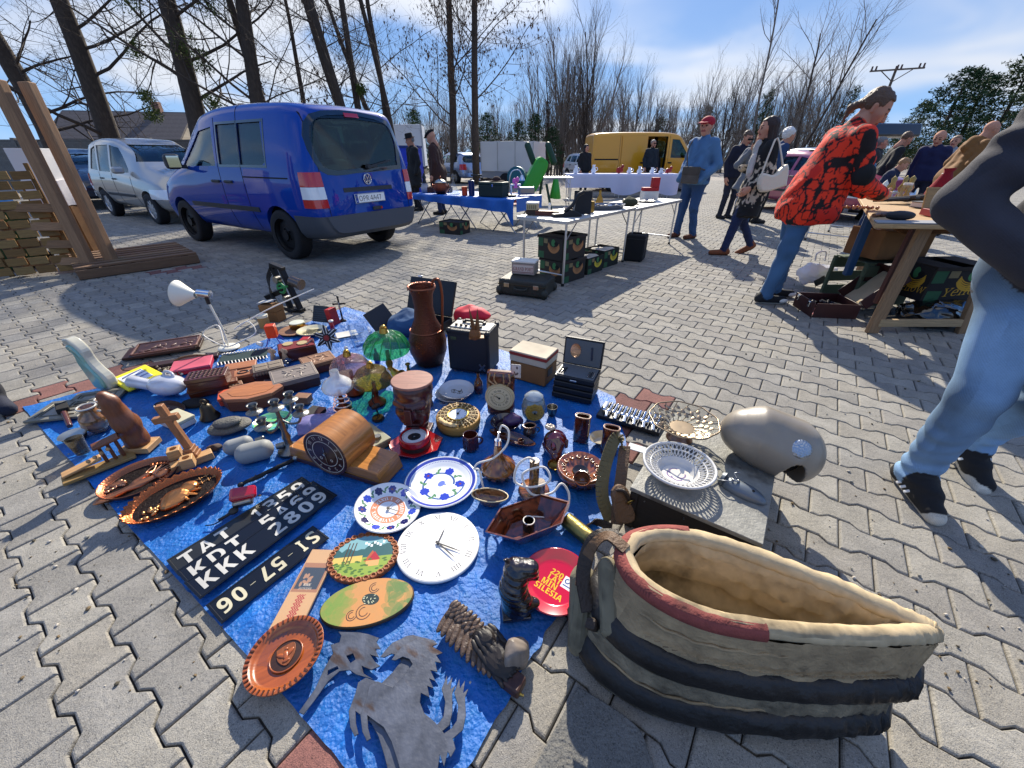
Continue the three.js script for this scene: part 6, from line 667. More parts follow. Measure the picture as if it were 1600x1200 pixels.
{// leather bookmark souvenir board in cellophane
  const t=thing('souvenir_board','long pale wooden souvenir board with a leather picture, wrapped in cellophane','souvenir',[-.685,.024,-.752],1.54);const tx=print(512,160,(g,w,h)=>{g.fillStyle='#d8a977';g.fillRect(0,0,w,h);g.fillStyle='#b07a58';g.fillRect(w*.55,4,w*.3,h - 8);g.fillStyle='#3c4650';g.fillRect(w*.58,14,w*.22,h - 28);g.fillStyle='#b98a6a';for(let i=0;i<9;i++){g.beginPath();g.ellipse(w*.67 + 22*Math.cos(i),60 + 22*Math.sin(i*1.7),13,8,i,0,7);g.fill();}g.save();g.translate(w*.595,h / 2);g.rotate(PI / 2);g.fillStyle='#d9c6ac';g.font='bold 20px sans-serif';g.textAlign='center';g.fillText('KWK',0,-8);g.font='15px sans-serif';g.fillText('JASTRZĘBIE',0,10);g.restore();g.strokeStyle='#b03030';g.lineWidth=4;for(let k=-1;k<2;k++){g.beginPath();for(let i=0;i<14;i++)g.lineTo(w*.3 + i*9,h / 2 + k*14 +(i % 2?8:-8));g.stroke();}g.fillStyle='#4a4540';g.beginPath();g.arc(w*.17,h / 2,38,0,7);g.fill();g.fillStyle='#d8a977';g.beginPath();g.arc(w*.17,h / 2,28,0,7);g.fill();});part(t,'board',box(.36,.008,.095,[0,0,0],undefined,.002),paleWood);const g=new THREE.PlaneGeometry(.356,.092);g.rotateX(-PI / 2);g.translate(0,.0046,0);part(t,'printed_face',keep(g),printed(tx,.6));part(t,'cellophane',jitter(XF(new THREE.PlaneGeometry(.4,.12,24,10),[0,.009,0],[-PI / 2,0,0]),.0025,30),pane('#f4f6f8',.12));}
function ovalBoard(name,label,a,b,w,y,tex,edge,scallop){const L=Math.hypot(b[0]- a[0],b[1]- a[1])/ 2,t=thing(name,label,'painted board',[(a[0]+ b[0])/ 2,y,(a[1]+ b[1])/ 2],Math.atan2(-(b[1]- a[1]),b[0]- a[0]));part(t,'board',extr(ring(L,w,80,scallop?(q)=>1 + .02*Math.abs(Math.cos(q*14)):()=>1),.016,.003,true),edge);const g=fitUV(extr(ring(L*(scallop?.86:.975),w*(scallop?.84:.965),64),.002,0,true));g.translate(0,.0152,0);part(t,'painting',keep(g),printed(tex,.4,{clearcoat:.4,clearcoatRoughness:.2}));if(scallop)for(let i=0;i<28;i++){const q=(i / 28)*2*PI;part(t,'carved_scroll',XF(new THREE.TorusGeometry(.0085,.0032,6,12),[L*.93*Math.cos(q),.0165,w*.92*Math.sin(q)],[PI / 2,0,0]),edge);}return t;}
ovalBoard('scalloped_picture','oval painted board with a scalloped carved edge showing a red-roofed chalet',[-.649,-.886],[-.41,-.917],.1,.018,print(512,384,(g,w,h)=>{g.fillStyle='#7aa6a8';g.fillRect(0,0,w,h);g.fillStyle='#2f5a58';g.beginPath();g.moveTo(0,150);for(let i=0;i<=16;i++)g.lineTo(i*32,100 + 50*vn(i*.9,3)-(i>8?40:0));g.lineTo(w,h);g.lineTo(0,h);g.fill();g.fillStyle='#e8ece8';for(let i=0;i<7;i++)g.fillRect(250 + i*26,62 + 14*(i % 3),20,24);g.fillStyle='#8aa03c';g.fillRect(0,210,w,h);g.fillStyle='#d2b45a';g.fillRect(0,190,250,60);g.fillStyle='#b4542c';g.beginPath();g.moveTo(270,250);g.lineTo(330,150);g.lineTo(400,250);g.fill();g.fillStyle='#a8222a';g.beginPath();g.moveTo(300,240);g.lineTo(350,160);g.lineTo(410,240);g.fill();g.fillStyle='#e0a060';g.fillRect(290,245,110,50);g.strokeStyle='#4a3018';g.lineWidth=9;for(const x of[90,120,150]){g.beginPath();g.moveTo(x,260);g.lineTo(x + 26,60);g.stroke();}g.fillStyle='#4a6a28';for(let i=0;i<60;i++){g.beginPath();g.ellipse(vn(i,1)*w,230 + vn(i,7)*150,16,8,0,0,7);g.fill();}}),wood('#a05a2c',.5),true);
ovalBoard('painted_oval','smooth oval slice of wood painted with a badger-like animal on a green and orange ground',[-.603,-.706],[-.32,-.766],.078,.018,print(640,320,(g,w,h)=>{const gr=['#6f8f3a','#8a8c40','#c08a50','#c98a4c'];for(let i=0;i<260;i++){const x=vn(i,2)*w,k=x / w;g.globalAlpha=.5;g.fillStyle=k<.3?gr[i % 2]:k>.72&&vn(i,5)>.5?'#5f7a3c':gr[2 +(i % 2)];g.beginPath();g.ellipse(x,vn(i,9)*h,60,26,vn(i,4)*3,0,7);g.fill();}g.globalAlpha=1;g.fillStyle='#26332c';g.beginPath();g.ellipse(340,150,62,40,.3,0,7);g.fill();g.fillStyle='#cfd0a8';for(let i=0;i<12;i++){g.beginPath();g.ellipse(330 + 40*Math.cos(i),150 + 26*Math.sin(i*1.9),8,3,i,0,7);g.fill();}g.strokeStyle='#4a3020';g.lineWidth=6;for(const[x,y,r]of[[360,70,36],[300,230,50],[220,240,34]]){g.beginPath();g.arc(x,y,r,.4,5);g.stroke();g.beginPath();g.arc(x,y,r*.6,.4,5);g.stroke();}}),wood('#5a4326',.5),false);
{// turned wooden plate with an eagle shield
  const t=thing('wooden_plate','round orange-brown wooden plate with a carved eagle shield, hanging over the tarp edge','plate',[-.64,.03,-.576],.5),r=.105,m=wood('#a8561f',.3,{clearcoat:.6});part(t,'plate',lathe([[0,.006],[r*.72,.006],[r*.82,.016],[r*.86,.024],[r*.99,.026],[r,.022],[r*.8,.004],[r*.6,0],[0,0]],60),m);for(let i=0;i<44;i++){const a=(i / 44)*2*PI;part(t,'carved_notch',box(.004,.003,.012,[r*.925*Math.sin(a),.0262,r*.925*Math.cos(a)],[0,a,0],0),walnut);}part(t,'medallion',lathe([[0,.009],[.042,.009],[.043,.006]],40),darkWood);part(t,'medallion_ring',XF(new THREE.TorusGeometry(.043,.0022,6,40),[0,.0095,0],[PI / 2,0,0]),m);part(t,'carved_shield',extr(smooth([[-.024,-.026],[0,-.03],[.024,-.026],[.022,.006],[0,.03],[-.022,.006]],4),.003,.0008,true).translate(0,.009,0),wood('#8a4a22'));part(t,'carved_eagle',[ball(.007,.004,.015,[0,.0125,0]),ball(.005,.004,.005,[.003,.013,-.016]),ball(.013,.003,.006,[.012,.0125,-.004],[0,.7,0]),ball(.013,.003,.006,[-.012,.0125,-.004],[0,-.7,0]),ball(.01,.003,.005,[0,.0125,.016])],m);t.rotation.set(-.05,.5,.07,'YXZ');}
// ----- flame-cut sheet metal
const sheetM=mat('#9ba0a6',.42,{met:.75,map:T.rust,bump:T.fine,bs:.0003});
{const tr=[[-.549,-.449],[-.529,-.501],[-.524,-.551],[-.515,-.587],[-.531,-.61],[-.508,-.617],[-.51,-.636],[-.523,-.647],[-.461,-.645],[-.431,-.64],[-.395,-.629],[-.399,-.617],[-.381,-.599],[-.397,-.599],[-.38,-.577],[-.407,-.584],[-.389,-.566],[-.37,-.555],[-.392,-.545],[-.422,-.555],[-.41,-.536],[-.38,-.523],[-.431,-.534],[-.452,-.545],[-.479,-.542],[-.501,-.517],[-.52,-.472],[-.534,-.444]],hole=[[-.476,-.581],[-.457,-.589],[-.443,-.571],[-.456,-.561]],hole2=[[-.513,-.545],[-.49,-.556],[-.482,-.548],[-.51,-.53]];one('metal_tree','flame-cut sheet-metal tree silhouette lying on the tarp','metal cutout',extr(tr,.004,.0008,true,[hole,hole2]),sheetM,[0,.024,0]);}
{// rearing horse, drawn once and laid down twice
  const H=[[-.34,-.566],[-.328,-.587],[-.316,-.603],[-.291,-.615],[-.28,-.622],[-.258,-.625],[-.23,-.618],[-.217,-.608],[-.231,-.601],[-.198,-.584],[-.215,-.577],[-.198,-.558],[-.216,-.561],[-.205,-.536],[-.225,-.54],[-.207,-.514],[-.225,-.52],[-.209,-.497],[-.227,-.503],[-.216,-.477],[-.241,-.487],[-.239,-.466],[-.224,-.444],[-.193,-.425],[-.167,-.403],[-.15,-.413],[-.139,-.428],[-.139,-.459],[-.153,-.487],[-.143,-.52],[-.139,-.497],[-.127,-.516],[-.129,-.487],[-.116,-.497],[-.123,-.477],[-.117,-.439],[-.121,-.41],[-.144,-.393],[-.135,-.374],[-.145,-.358],[-.153,-.369],[-.158,-.342],[-.171,-.364],[-.172,-.336],[-.179,-.308],[-.229,-.299],[-.244,-.312],[-.269,-.353],[-.293,-.388],[-.319,-.415],[-.346,-.428],[-.367,-.439],[-.357,-.413],[-.344,-.393],[-.352,-.388],[-.369,-.406],[-.385,-.439],[-.383,-.455],[-.381,-.479],[-.382,-.503],[-.365,-.514],[-.338,-.506],[-.319,-.5],[-.295,-.527],[-.278,-.555],[-.29,-.568],[-.31,-.574],[-.329,-.564]];
  const up=[[0,.034,0],[-.036,.025,-.012]],lab=['flame-cut sheet-metal rearing horse lying on top of its twin','flame-cut sheet-metal rearing horse lying underneath its twin'];const cx=.0;up.forEach((p,i)=>one('metal_horse',lab[i],'metal cutout',extr(H,.004,.0008,true),sheetM,p));
}
{// carved eagle: fan of feathers and a dark body
  const t=thing('carved_eagle','carved dark wooden eagle lying with one feathered wing spread','carving',[-.109,.017,-.611],0),w=mat('#5f4c3e',.45,{map:T.wood,bump:T.fine,bs:.002}),d=wood('#1f1713',.5),c0=[-.182,-.676];const A=[-.109,-.611];
  const tips=[[-.22,-.638],[-.206,-.624],[-.191,-.61],[-.177,-.598],[-.16,-.585],[-.142,-.571],[-.125,-.558],[-.108,-.546],[-.091,-.536],[-.076,-.527],[-.062,-.521],[-.048,-.518]],roots=[[-.183,-.709],[-.17,-.703],[-.157,-.695],[-.145,-.688],[-.132,-.676],[-.119,-.665],[-.107,-.653],[-.095,-.642],[-.083,-.631],[-.071,-.621],[-.061,-.61],[-.051,-.598]];
  tips.forEach((q,i)=>{const a=roots[i],dx=q[0]- a[0],dz=q[1]- a[1],L=Math.hypot(dx,dz),g=jitter(ball(L*.56,.009,.0125,undefined,undefined,14),.0015,60,i);g.rotateZ(-.02);g.rotateY(Math.atan2(-dz,dx));g.translate((q[0]+ a[0])/ 2 - A[0],.03 + .002*(i % 2),(q[1]+ a[1])/ 2 - A[1]);part(t,'feather',g,w);});
  const r=rng(4);for(let i=0;i<30;i++){const k=i % 10 / 10,a=roots[Math.floor(k*11)],j=Math.floor(i / 10);part(t,'short_feather',ball(.017,.008,.009,[a[0]- A[0]- .004*j +(r()- .5)*.006,.04 + .004*(2 - j),a[1]- A[1]+ .011*j],[0,.6 + r()*.3,.1],9),w);}
  part(t,'body',jitter(join([ball(.07,.03,.042,[.065,.03,.045],[0,-.75,0]),ball(.04,.035,.035,[.03,.035,.0],[0,-.7,0])]),.006,34),d);for(let i=0;i<36;i++){const k=Math.floor(i / 6)/ 6,q=(i % 6 - 2.5)*.014;part(t,'body_feather',ball(.022,.006,.009,[.03 + k*.085 + q*.7,.062 - k*.024 - Math.abs(q)*.35,.0 + k*.09 - q*.7],[0,-.8 + q*6,-.15],8),d);}part(t,'tail',jitter(box(.05,.03,.05,[.115,.02,.1],[0,-.6,.1],.006),.004,40),wood('#4a2c22'));part(t,'claw',rod([.12,.016,.12],[.14,.014,.128],.006,.003,6),brass);part(t,'other_wing',jitter(ball(.03,.05,.045,[.12,.04,.04],[0,-.6,.3]),.01,30),mat('#8a7d70',.5,{map:T.wood}));}
{// glossy dark carved bird head hooking over the red plate
  const t=thing('bird_head_carving','glossy dark brown carved bird head with a hooked beak over the red plate','carving',[.012,.017,-.72],0),m=mat('#1c100b',.14,{clearcoat:1,bump:T.fine,bs:.002});const f=(()=>{const ps=[cap([0,.02,0],[-.01,.11,-.02],.052,.046,SKIN),cap([-.01,.11,-.02],[.0,.17,-.05],.046,.04,SKIN),cap([.0,.17,-.05],[.055,.18,-.05],.038,.024,SKIN),cap([.055,.18,-.05],[.075,.14,-.04],.022,.012,SKIN),cap([.03,.05,.01],[.07,.04,.0],.03,.02,SKIN)];const F=field(ps);return nets((x,y,z)=>Math.max(F(x,y,z)+ .006*Math.sin(y*260 + x*60)*(vn(x*20,y*20,z*20)- .2),-y),...bounds(ps,.02),.005);})();part(t,'head',f,m);part(t,'plinth',box(.11,.02,.1,[.0,.01,.0],[0,.1,0],.005),m);for(let i=0;i<8;i++)part(t,'crest_feather',ball(.012,.03,.01,[-.03 + .004*i,.19 - .012*i,-.075 + .006*i],[.5,0,.5 - .1*i],8),m);t.scale.setScalar(.82);}
plate('red_plate','glossy red plate printed with yellow lettering and a white label','plate',[.146,.017,-.802],.118,.022,print(512,512,(g,w)=>{g.fillStyle='#c4082c';g.fillRect(0,0,w,w);g.save();g.translate(240,258);g.rotate(.62);g.fillStyle='#e0c21a';g.font='bold 62px sans-serif';g.textAlign='center';g.fillText('220',-10,-52);g.fillText('LAT',-6,-4,150);g.fillText('MIN',-20,44,170);g.fillText('SILESIA',0,96,260);g.fillStyle='#f0ece4';g.fillRect(50,-96,108,92);g.strokeStyle='#31508f';g.lineWidth=8;g.beginPath();g.arc(82,-62,16,0,5);g.stroke();g.strokeRect(112,-82,26,34);g.beginPath();g.moveTo(62,-26);g.lineTo(146,-26);g.stroke();g.restore();}),glaze('#c4082c'),[.06,0,.05]).position.y +=.012;
{// coffin-shaped glazed planter
  const t=thing('glazed_planter','six-sided brown glazed planter with an inner candle socket','planter',[.064,.017,-1.027],24*R),o=[[-.155,0],[-.075,-.07],[.085,-.07],[.155,0],[.085,.07],[-.075,.07]],m=ceram('#7a3f24'),pos=[],lev=[[.62,0],[.98,.062],[1.0,.068],[.95,.068],[.93,.06],[.58,.008]];for(let l=0;l<lev.length - 1;l++)for(let i=0;i<6;i++){const q=(l_,k)=>{const[s,y]=lev[l_],p=o[k % 6];return[p[0]*s,y,p[1]*s];};pos.push(...q(l,i),...q(l,i + 1),...q(l + 1,i),...q(l,i + 1),...q(l + 1,i + 1),...q(l + 1,i));}for(const[l,y]of[[0,0],[5,.008]])for(let i=0;i<6;i++){const s=lev[l][0];pos.push(0,y,0,o[i][0]*s,y,o[i][1]*s,o[(i + 1)% 6][0]*s,y,o[(i + 1)% 6][1]*s);}const g=new THREE.BufferGeometry();g.setAttribute('position',new THREE.Float32BufferAttribute(pos,3));g.computeVertexNormals();part(t,'bowl',g,m);t.scale.setScalar(1.14);part(t,'candle_socket',lathe([[.02,.008],[.02,.045],[.017,.048],[.015,.045],[.015,.01]],24),mat('#15110f',.2));part(t,'socket_rim',XF(new THREE.TorusGeometry(.0185,.0022,6,24),[0,.047,0],[PI / 2,0,0]),cord);}
{const t=thing('glazed_boat_dish','small boat-shaped brown glazed dish','dish',[-.091,.017,-1.163],-8*R),m=ceram('#8a6038');const out=(s)=>ring(.075*s,.044*s,40,(a)=>.86 + .16*Math.abs(Math.cos(a))**3),pos=[],lv=[[.55,0],[.92,.032],[1,.046],[.95,.046],[.85,.03],[.5,.008]];for(let l=0;l<lv.length - 1;l++){const a=out(lv[l][0]),b=out(lv[l + 1][0]);a.forEach((p,i)=>{const j=(i + 1)% a.length;pos.push(p[0],lv[l][1],p[1],a[j][0],lv[l][1],a[j][1],b[i][0],lv[l + 1][1],b[i][1],a[j][0],lv[l][1],a[j][1],b[j][0],lv[l + 1][1],b[j][1],b[i][0],lv[l + 1][1],b[i][1]);});}{const a=out(.5);a.forEach((p,i)=>{const j=(i + 1)% a.length;pos.push(0,.008,0,p[0],.008,p[1],a[j][0],.008,a[j][1]);});}const g=new THREE.BufferGeometry();g.setAttribute('position',new THREE.Float32BufferAttribute(pos,3));part(t,'bowl',weld(g),m);part(t,'rim',tube(out(.985).map(([x,z])=>[x,.046,z]),.0028,6,80,true),mat('#d8c294',.3));}
// ---------- horse collar, chest with the bowls and the fuel tank ----------
function tear(L,w,n=120){// teardrop: round end at x = 0, point at x = L
  const half=[];for(let i=0;i<=n / 2;i++){const s=i /(n / 2),q=1 -(1 - s)*(1 - s)*(.4 + .6*(1 - s)),k=q<.3?Math.sqrt(Math.max(0,1 -(1 - q / .3)**2)):Math.pow(Math.max(0,1 -((q - .3)/ .7)**1.55),.92);half.push([q*L,w*k]);}
  return[...half,...half.slice(1,-1).reverse().map(([x,z])=>[x,-z])];
}
function sweep(pts,prof,wob=0,seed=0,closedProf=false){// prof: [outward offset, y, shiftX, shiftZ]
  const N=pts.length,pos=[],idx=[],P=prof.length;pts.forEach((p,i)=>{const a=pts[(i + N - 1)% N],b=pts[(i + 1)% N],tx=b[0]- a[0],tz=b[1]- a[1],l=Math.hypot(tx,tz)||1;let nx=tz / l,nz=-tx / l;if(nx*(p[0]- .25)+ nz*p[1]<0){nx=-nx;nz=-nz;}prof.forEach(([o,y,sx=0,sz=0],j)=>{const n=wob?(vn(i*.35 + seed,j*1.3)- .5)*wob +(vn(i*1.1 + seed,j*2.1 + 9)- .5)*wob*.6:0;pos.push(p[0]+ nx*(o + n)+ sx,y + n*.7,p[1]+ nz*(o + n)+ sz);});});
  for(let i=0;i<N;i++)for(let j=0;j<(closedProf?P:P - 1);j++){const a=i*P + j,b=((i + 1)% N)*P + j,a2=i*P +((j + 1)% P),b2=((i + 1)% N)*P +((j + 1)% P);idx.push(a,a2,b,b,a2,b2);}const g=new THREE.BufferGeometry();g.setAttribute('position',new THREE.Float32BufferAttribute(pos,3));g.setIndex(idx);g.computeVertexNormals();return g;
}
const roll=(cx,cy,rx,ry,n=10,sx=0,sz=0)=>Array.from({length:n},(_,i)=>{const a=(i / n)*2*PI;return[cx + rx*Math.cos(a),cy + ry*Math.sin(a),sx,sz];});
{
  const t=thing('horse_collar','big padded horse collar of tan canvas and black leather lying on the paving','horse collar',[.3,0,-.672],-17*R),canvas=mat('#cdb68e',.9,{map:T.dirt,bump:T.weave,bs:.001}),tan=mat('#b59c76',.85,{map:T.dirt,bump:T.fine,bs:.002}),black=mat('#26221f',.5,{map:T.dirt,bump:T.fine,bs:.0012}),red=mat('#93483f',.85,{map:T.dirt,bump:T.fine,bs:.002}),grey=mat('#94866c',.85,{map:T.dirt,bump:T.fine,bs:.003});
  const O=tear(.66,.112,150),S=(y)=>[(.36 - y)*-.16,(.36 - y)*.06],pf=(l)=>l.map(([o,y])=>[o,y,...S(y)]);
  part(t,'rim',sweep(O,pf(roll(.002,.352,.021,.02)),.006,1,true),canvas);part(t,'inner_lining',sweep(O,pf([[-.014,.35],[-.022,.325],[-.012,.3],[-.024,.275],[-.012,.25],[-.022,.22],[.004,.19],[-.02,.15],[-.01,.1],[-.004,.01]]),.016,4),canvas);part(t,'upper_wall',sweep(O,pf([[.022,.345],[.028,.31],[.031,.27],[.04,.235]]),.009,7),tan);
  part(t,'upper_roll',sweep(O,pf(roll(.036,.2,.03,.04,14)),.007,12,true),black);part(t,'middle_band',sweep(O,pf([[.05,.17],[.046,.15],[.052,.125],[.056,.095]]),.01,17),grey);part(t,'lower_roll',sweep(O,pf(roll(.048,.062,.032,.044,14)),.009,21,true),black);part(t,'foot_band',sweep(O,pf([[.066,.05],[.07,.03],[.058,.004],[.0,.004]]),.006,25),grey);
  const sl=O.slice(142).concat(O.slice(0,17));part(t,'red_leather_patch',tube(sl.map(([x,z],i)=>[x + S(.35)[0]- .0,.352,z]).map(([x,y,z],i,a)=>{const l=Math.hypot(x - .2,z)||1;return[x +(x - .2)/ l*.006,y - .002,z + z / l*.008];}),.0225,10,90),red);
  for(const[y_,o_]of[[.3,.031],[.108,.058]])part(t,'seam',tube(O.map(([x,z],i)=>{const n=Math.hypot(x - .25,z*2)||1;return[x +(x - .25)/ n*o_*.7 + S(y_)[0],y_ + .004*Math.sin(i*1.9),z*(1 + o_ / .112)+ S(y_)[1]];}),.0035,5,300,true),tan);part(t,'stitching',Array.from({length:46},(_,i)=>{const p=O[4 + i];return box(.014,.003,.003,[p[0]+ S(.27)[0],.262 + .004*(i % 2),p[1]*1.0 - .0 +(p[1]<0?-.052:.052)],[0,0,.4],0);}),tan).userData.kind='stuff';
  const strap=(n,pts,w,m)=>{const c=new THREE.CatmullRomCurve3(pts.map((q)=>V(...q))),pos=[],idx=[];for(let i=0;i<=24;i++){const p=c.getPoint(i / 24),d=c.getTangent(i / 24),s=V().crossVectors(d,V(0,1,0)).normalize().multiplyScalar(w / 2);if(s.length()<1e-4)s.set(w / 2,0,0);pos.push(p.x - s.x,p.y,p.z - s.z,p.x - s.x*.9,p.y + .006,p.z - s.z*.9,p.x + s.x*.9,p.y + .006,p.z + s.z*.9,p.x + s.x,p.y,p.z + s.z);if(i)for(let k=0;k<4;k++){const a=(i - 1)*4 + k,b=(i - 1)*4 +((k + 1)% 4);idx.push(a,b,a + 4,b,b + 4,a + 4);}}const g=new THREE.BufferGeometry();g.setAttribute('position',new THREE.Float32BufferAttribute(pos,3));g.setIndex(idx);g.computeVertexNormals();part(t,n,g,m);};
  strap('strap',[[.0,.37,.0],[-.05,.37,-.03],[-.09,.31,-.02],[-.1,.22,.04]],.035,leather);strap('strap',[[-.02,.35,-.06],[-.08,.33,-.05],[-.1,.26,.02],[-.07,.2,.09]],.04,leatherD);for(const[a,b,r_]of[[[-.035,.3,.015],[-.012,.2,.115],.03],[[-.1,.2,-.01],[-.085,.06,.1],.036]])part(t,'side_pad',jitter(join([rod(a,b,r_,r_*.85,16),ball(r_,r_,r_,a),ball(r_*.85,r_*.85,r_*.85,b)]),.006,24),mat('#867d64',.75,{map:T.dirt,bump:T.weave,bs:.001}));part(t,'leather_tab',jitter(box(.03,.05,.03,[-.055,.185,.11],[.4,0,.3],.01),.004,40),leatherD);
}
one('grey_board','flat grey stone-like board on the paving at the bottom of the view','board',extr(smooth([[.179,-.508],[.214,-.491],[.284,-.449],[.321,-.416],[.329,-.379],[.323,-.328],[.184,-.282],[0,-.282],[.058,-.356]],3),.02,.003,true),mat('#77756f',.85,{map:T.concrete,bump:T.fine,bs:.003}),[0,.002,0]);
{// dark low chest with grey top
  const a=-35*R,t=thing('low_chest','low dark wooden chest with a worn grey top carrying the bowls','chest',[.44,0,-1.07],a),W=.436,D=.6,H=.2,top=mat('#8d8c84',.55,{map:T.dirt,bump:T.fine,bs:.0012}),side=wood('#25201c',.6);
  part(t,'top_board',box(W,.018,D,[W / 2,H - .009,-D / 2],undefined,.003),top);part(t,'body',box(W - .012,H - .02,D - .012,[W / 2,(H - .02)/ 2,-D / 2],undefined,.003),side);for(const x of[.02,W - .02])part(t,'corner_batten',box(.03,H - .022,.006,[x,(H - .022)/ 2,-.003],undefined,.001),side);part(t,'nail',[.06,.2,.34].map((x)=>cyl(.003,.003,.006,[x,H*.8,-.004],[PI / 2,0,0],6)),steel);
}
{// openwork white bowl: rim ring, woven lattice, base
  const t=thing('openwork_bowl','white openwork porcelain bowl standing on the low chest','bowl',[.63,.201,-1.127],0),m=glaze('#e2dfd8');part(t,'basin',lathe([[0,.006],[.055,.008],[.075,.03],[.078,.036],[.072,.03],[.055,.002],[0,0]],44),m);part(t,'painted_bottom',disc(.052,[0,.0088,0]),printed(print(256,256,(g,w)=>{g.fillStyle='#e6ddd0';g.fillRect(0,0,w,w);g.strokeStyle='#8a7a9a';g.lineWidth=14;for(let i=0;i<4;i++){g.beginPath();g.arc(128 + 30*Math.cos(i*1.6),128 + 30*Math.sin(i*1.6),52,i,i + 2.4);g.stroke();}}),.2));part(t,'rim',XF(new THREE.TorusGeometry(.127,.0055,8,64),[0,.062,0],[PI / 2,0,0]),m);
  const n=44;for(let i=0;i<n;i++)for(const s of[1,-1]){const a=(i / n)*2*PI,b=a + s*.2,mm=a + s*.1;part(t,'lattice_strand',tube([[.077*Math.cos(a),.034,.077*Math.sin(a)],[.102*Math.cos(mm),.05,.102*Math.sin(mm)],[.125*Math.cos(b),.061,.125*Math.sin(b)]],.0024,4,4),m);}part(t,'lattice_band',XF(new THREE.TorusGeometry(.101,.0026,6,60),[0,.05,0],[PI / 2,0,0]),m);
}
{// footed silver-mesh bowl
  const t=thing('footed_bowl','footed metal bowl with open leafy tracery at the back of the low chest','bowl',[.73,.201,-1.365],0),m=metal('#8f7f6a',.35);part(t,'foot',lathe([[.055,0],[.052,.008],[.036,.03],[.03,.05],[.034,.054]],32),metal('#8a6a58',.35,{bump:T.fine,bs:.001}));part(t,'rim',tube(ring(.138,.138,64,(a)=>1 + .022*Math.cos(a*9)).map(([x,z])=>[x,.1,z]),.0032,6,128,true),m);part(t,'basin',lathe([[0,.054],[.05,.056],[.052,.058],[0,.057]],32),m);part(t,'glass_liner',lathe([[.05,.058],[.1,.077],[.134,.1]],48),pane('#f0efe8',.06));const r=rng(12);
  for(let i=0;i<16;i++){const a=(i / 16)*2*PI,b=a + .5 + r()*.3;part(t,'tracery_stem',tube([[.05*Math.cos(a),.059,.05*Math.sin(a)],[.09*Math.cos((a + b)/ 2),.074,.09*Math.sin((a + b)/ 2)],[.136*Math.cos(b),.1,.136*Math.sin(b)]],.002,4,8),m);for(let k=0;k<3;k++){const q=a + .18*(k + 1),d=.075 + .018*k;part(t,'tracery_leaf',ball(.013,.0016,.009,[d*Math.cos(q),.061 +(d - .05)*.45,d*Math.sin(q)],[0,-q + r(),.3],8),m);}}
}
{const t=thing('bicycle_headlamp','grey metal bullet-shaped headlamp shell with a clip lying on the low chest','lamp',[.841,.201,-1.047],-.819),m=mat('#7c858c',.4,{met:.5,map:T.mottle});part(t,'shell',XF(new THREE.SphereGeometry(1,28,16,0,2*PI,0,PI / 2),[.0,0,0],undefined,[.085,.036,.037]),m);part(t,'tail_plate',cyl(.026,.03,.012,[-.068,.014,0],[0,0,PI / 2],16),m);part(t,'clip_ring',XF(new THREE.TorusGeometry(.012,.0035,8,20),[-.03,.036,0],[1.2,0,0]),steel);part(t,'wire_clip',tube([[-.03,.037,.012],[-.055,.034,.03],[-.085,.02,.03]],.0022,5),steel);part(t,'wire_clip',tube([[-.03,.037,-.012],[-.045,.04,-.03],[-.03,.045,-.04]],.0022,5),steel);part(t,'screw_hole',cyl(.005,.005,.003,[.035,.032,.006],[.2,0,-.4],10),darkM);}
{// motorcycle fuel tank
  const ps=[cap([-.06,.01,0],[.06,0,0],.1,.098,SKIN,{k:.09}),cap([-.125,.005,0],[-.06,.01,0],.06,.1,SKIN,{k:.08}),cap([.06,-.02,-.03],[.08,-.03,-.04],.085,.07,SKIN,{k:.08}),cap([.06,-.02,.035],[.085,-.03,.04],.082,.07,SKIN,{k:.08})],F=field(ps),tun=(x,y,z)=>(Math.hypot((x - .075)/ .042,(y + .045)/ .09,(z - .1)/ .11)- 1)*.042;
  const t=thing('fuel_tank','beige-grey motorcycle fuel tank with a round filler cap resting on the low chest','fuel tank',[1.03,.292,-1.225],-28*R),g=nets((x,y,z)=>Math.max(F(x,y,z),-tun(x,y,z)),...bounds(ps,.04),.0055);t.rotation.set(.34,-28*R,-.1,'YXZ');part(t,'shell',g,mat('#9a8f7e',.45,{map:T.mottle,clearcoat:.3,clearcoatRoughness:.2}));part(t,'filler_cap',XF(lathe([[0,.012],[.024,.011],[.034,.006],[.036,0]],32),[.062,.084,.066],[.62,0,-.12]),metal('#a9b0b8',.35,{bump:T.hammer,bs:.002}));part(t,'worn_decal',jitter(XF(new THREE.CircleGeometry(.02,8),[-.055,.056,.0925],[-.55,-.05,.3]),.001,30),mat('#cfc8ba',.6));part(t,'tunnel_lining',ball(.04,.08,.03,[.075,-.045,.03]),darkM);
}
// ---------- the farther goods on the tarp ----------
const bx=(name,label,p,ry,[w,h,d],m,lidM,carve,cat='box')=>{const t=thing(name,label,cat,p,ry);part(t,'body',box(w,h*.62,d,[0,h*.31,0],undefined,.004),m);const l=part(t,'lid',box(w + .006,h*.36,d + .006,[0,h*.81,0],undefined,.005),lidM||m);carve&&carve(l,w,h,d);return t;};
const wm={a:wood('#5c2a16',.32,{clearcoat:.4}),b:wood('#7a4526',.5),c:wood('#94694a',.55),d:wood('#6b5346',.6),e:wood('#b5734a',.5),f:wood('#3c2116',.45)};
const studs=(nx,nz,s=.006)=>(l,w,h,d)=>{for(let i=0;i<nx;i++)for(let j=0;j<nz;j++)part(l,'carved_stud',ball(s*1.5,s*.6,s,[(-.5 +(i + .5)/ nx)*w*.9,h,(-.5 +(j + .5)/ nz)*d*.86],undefined,6),wm.f);};
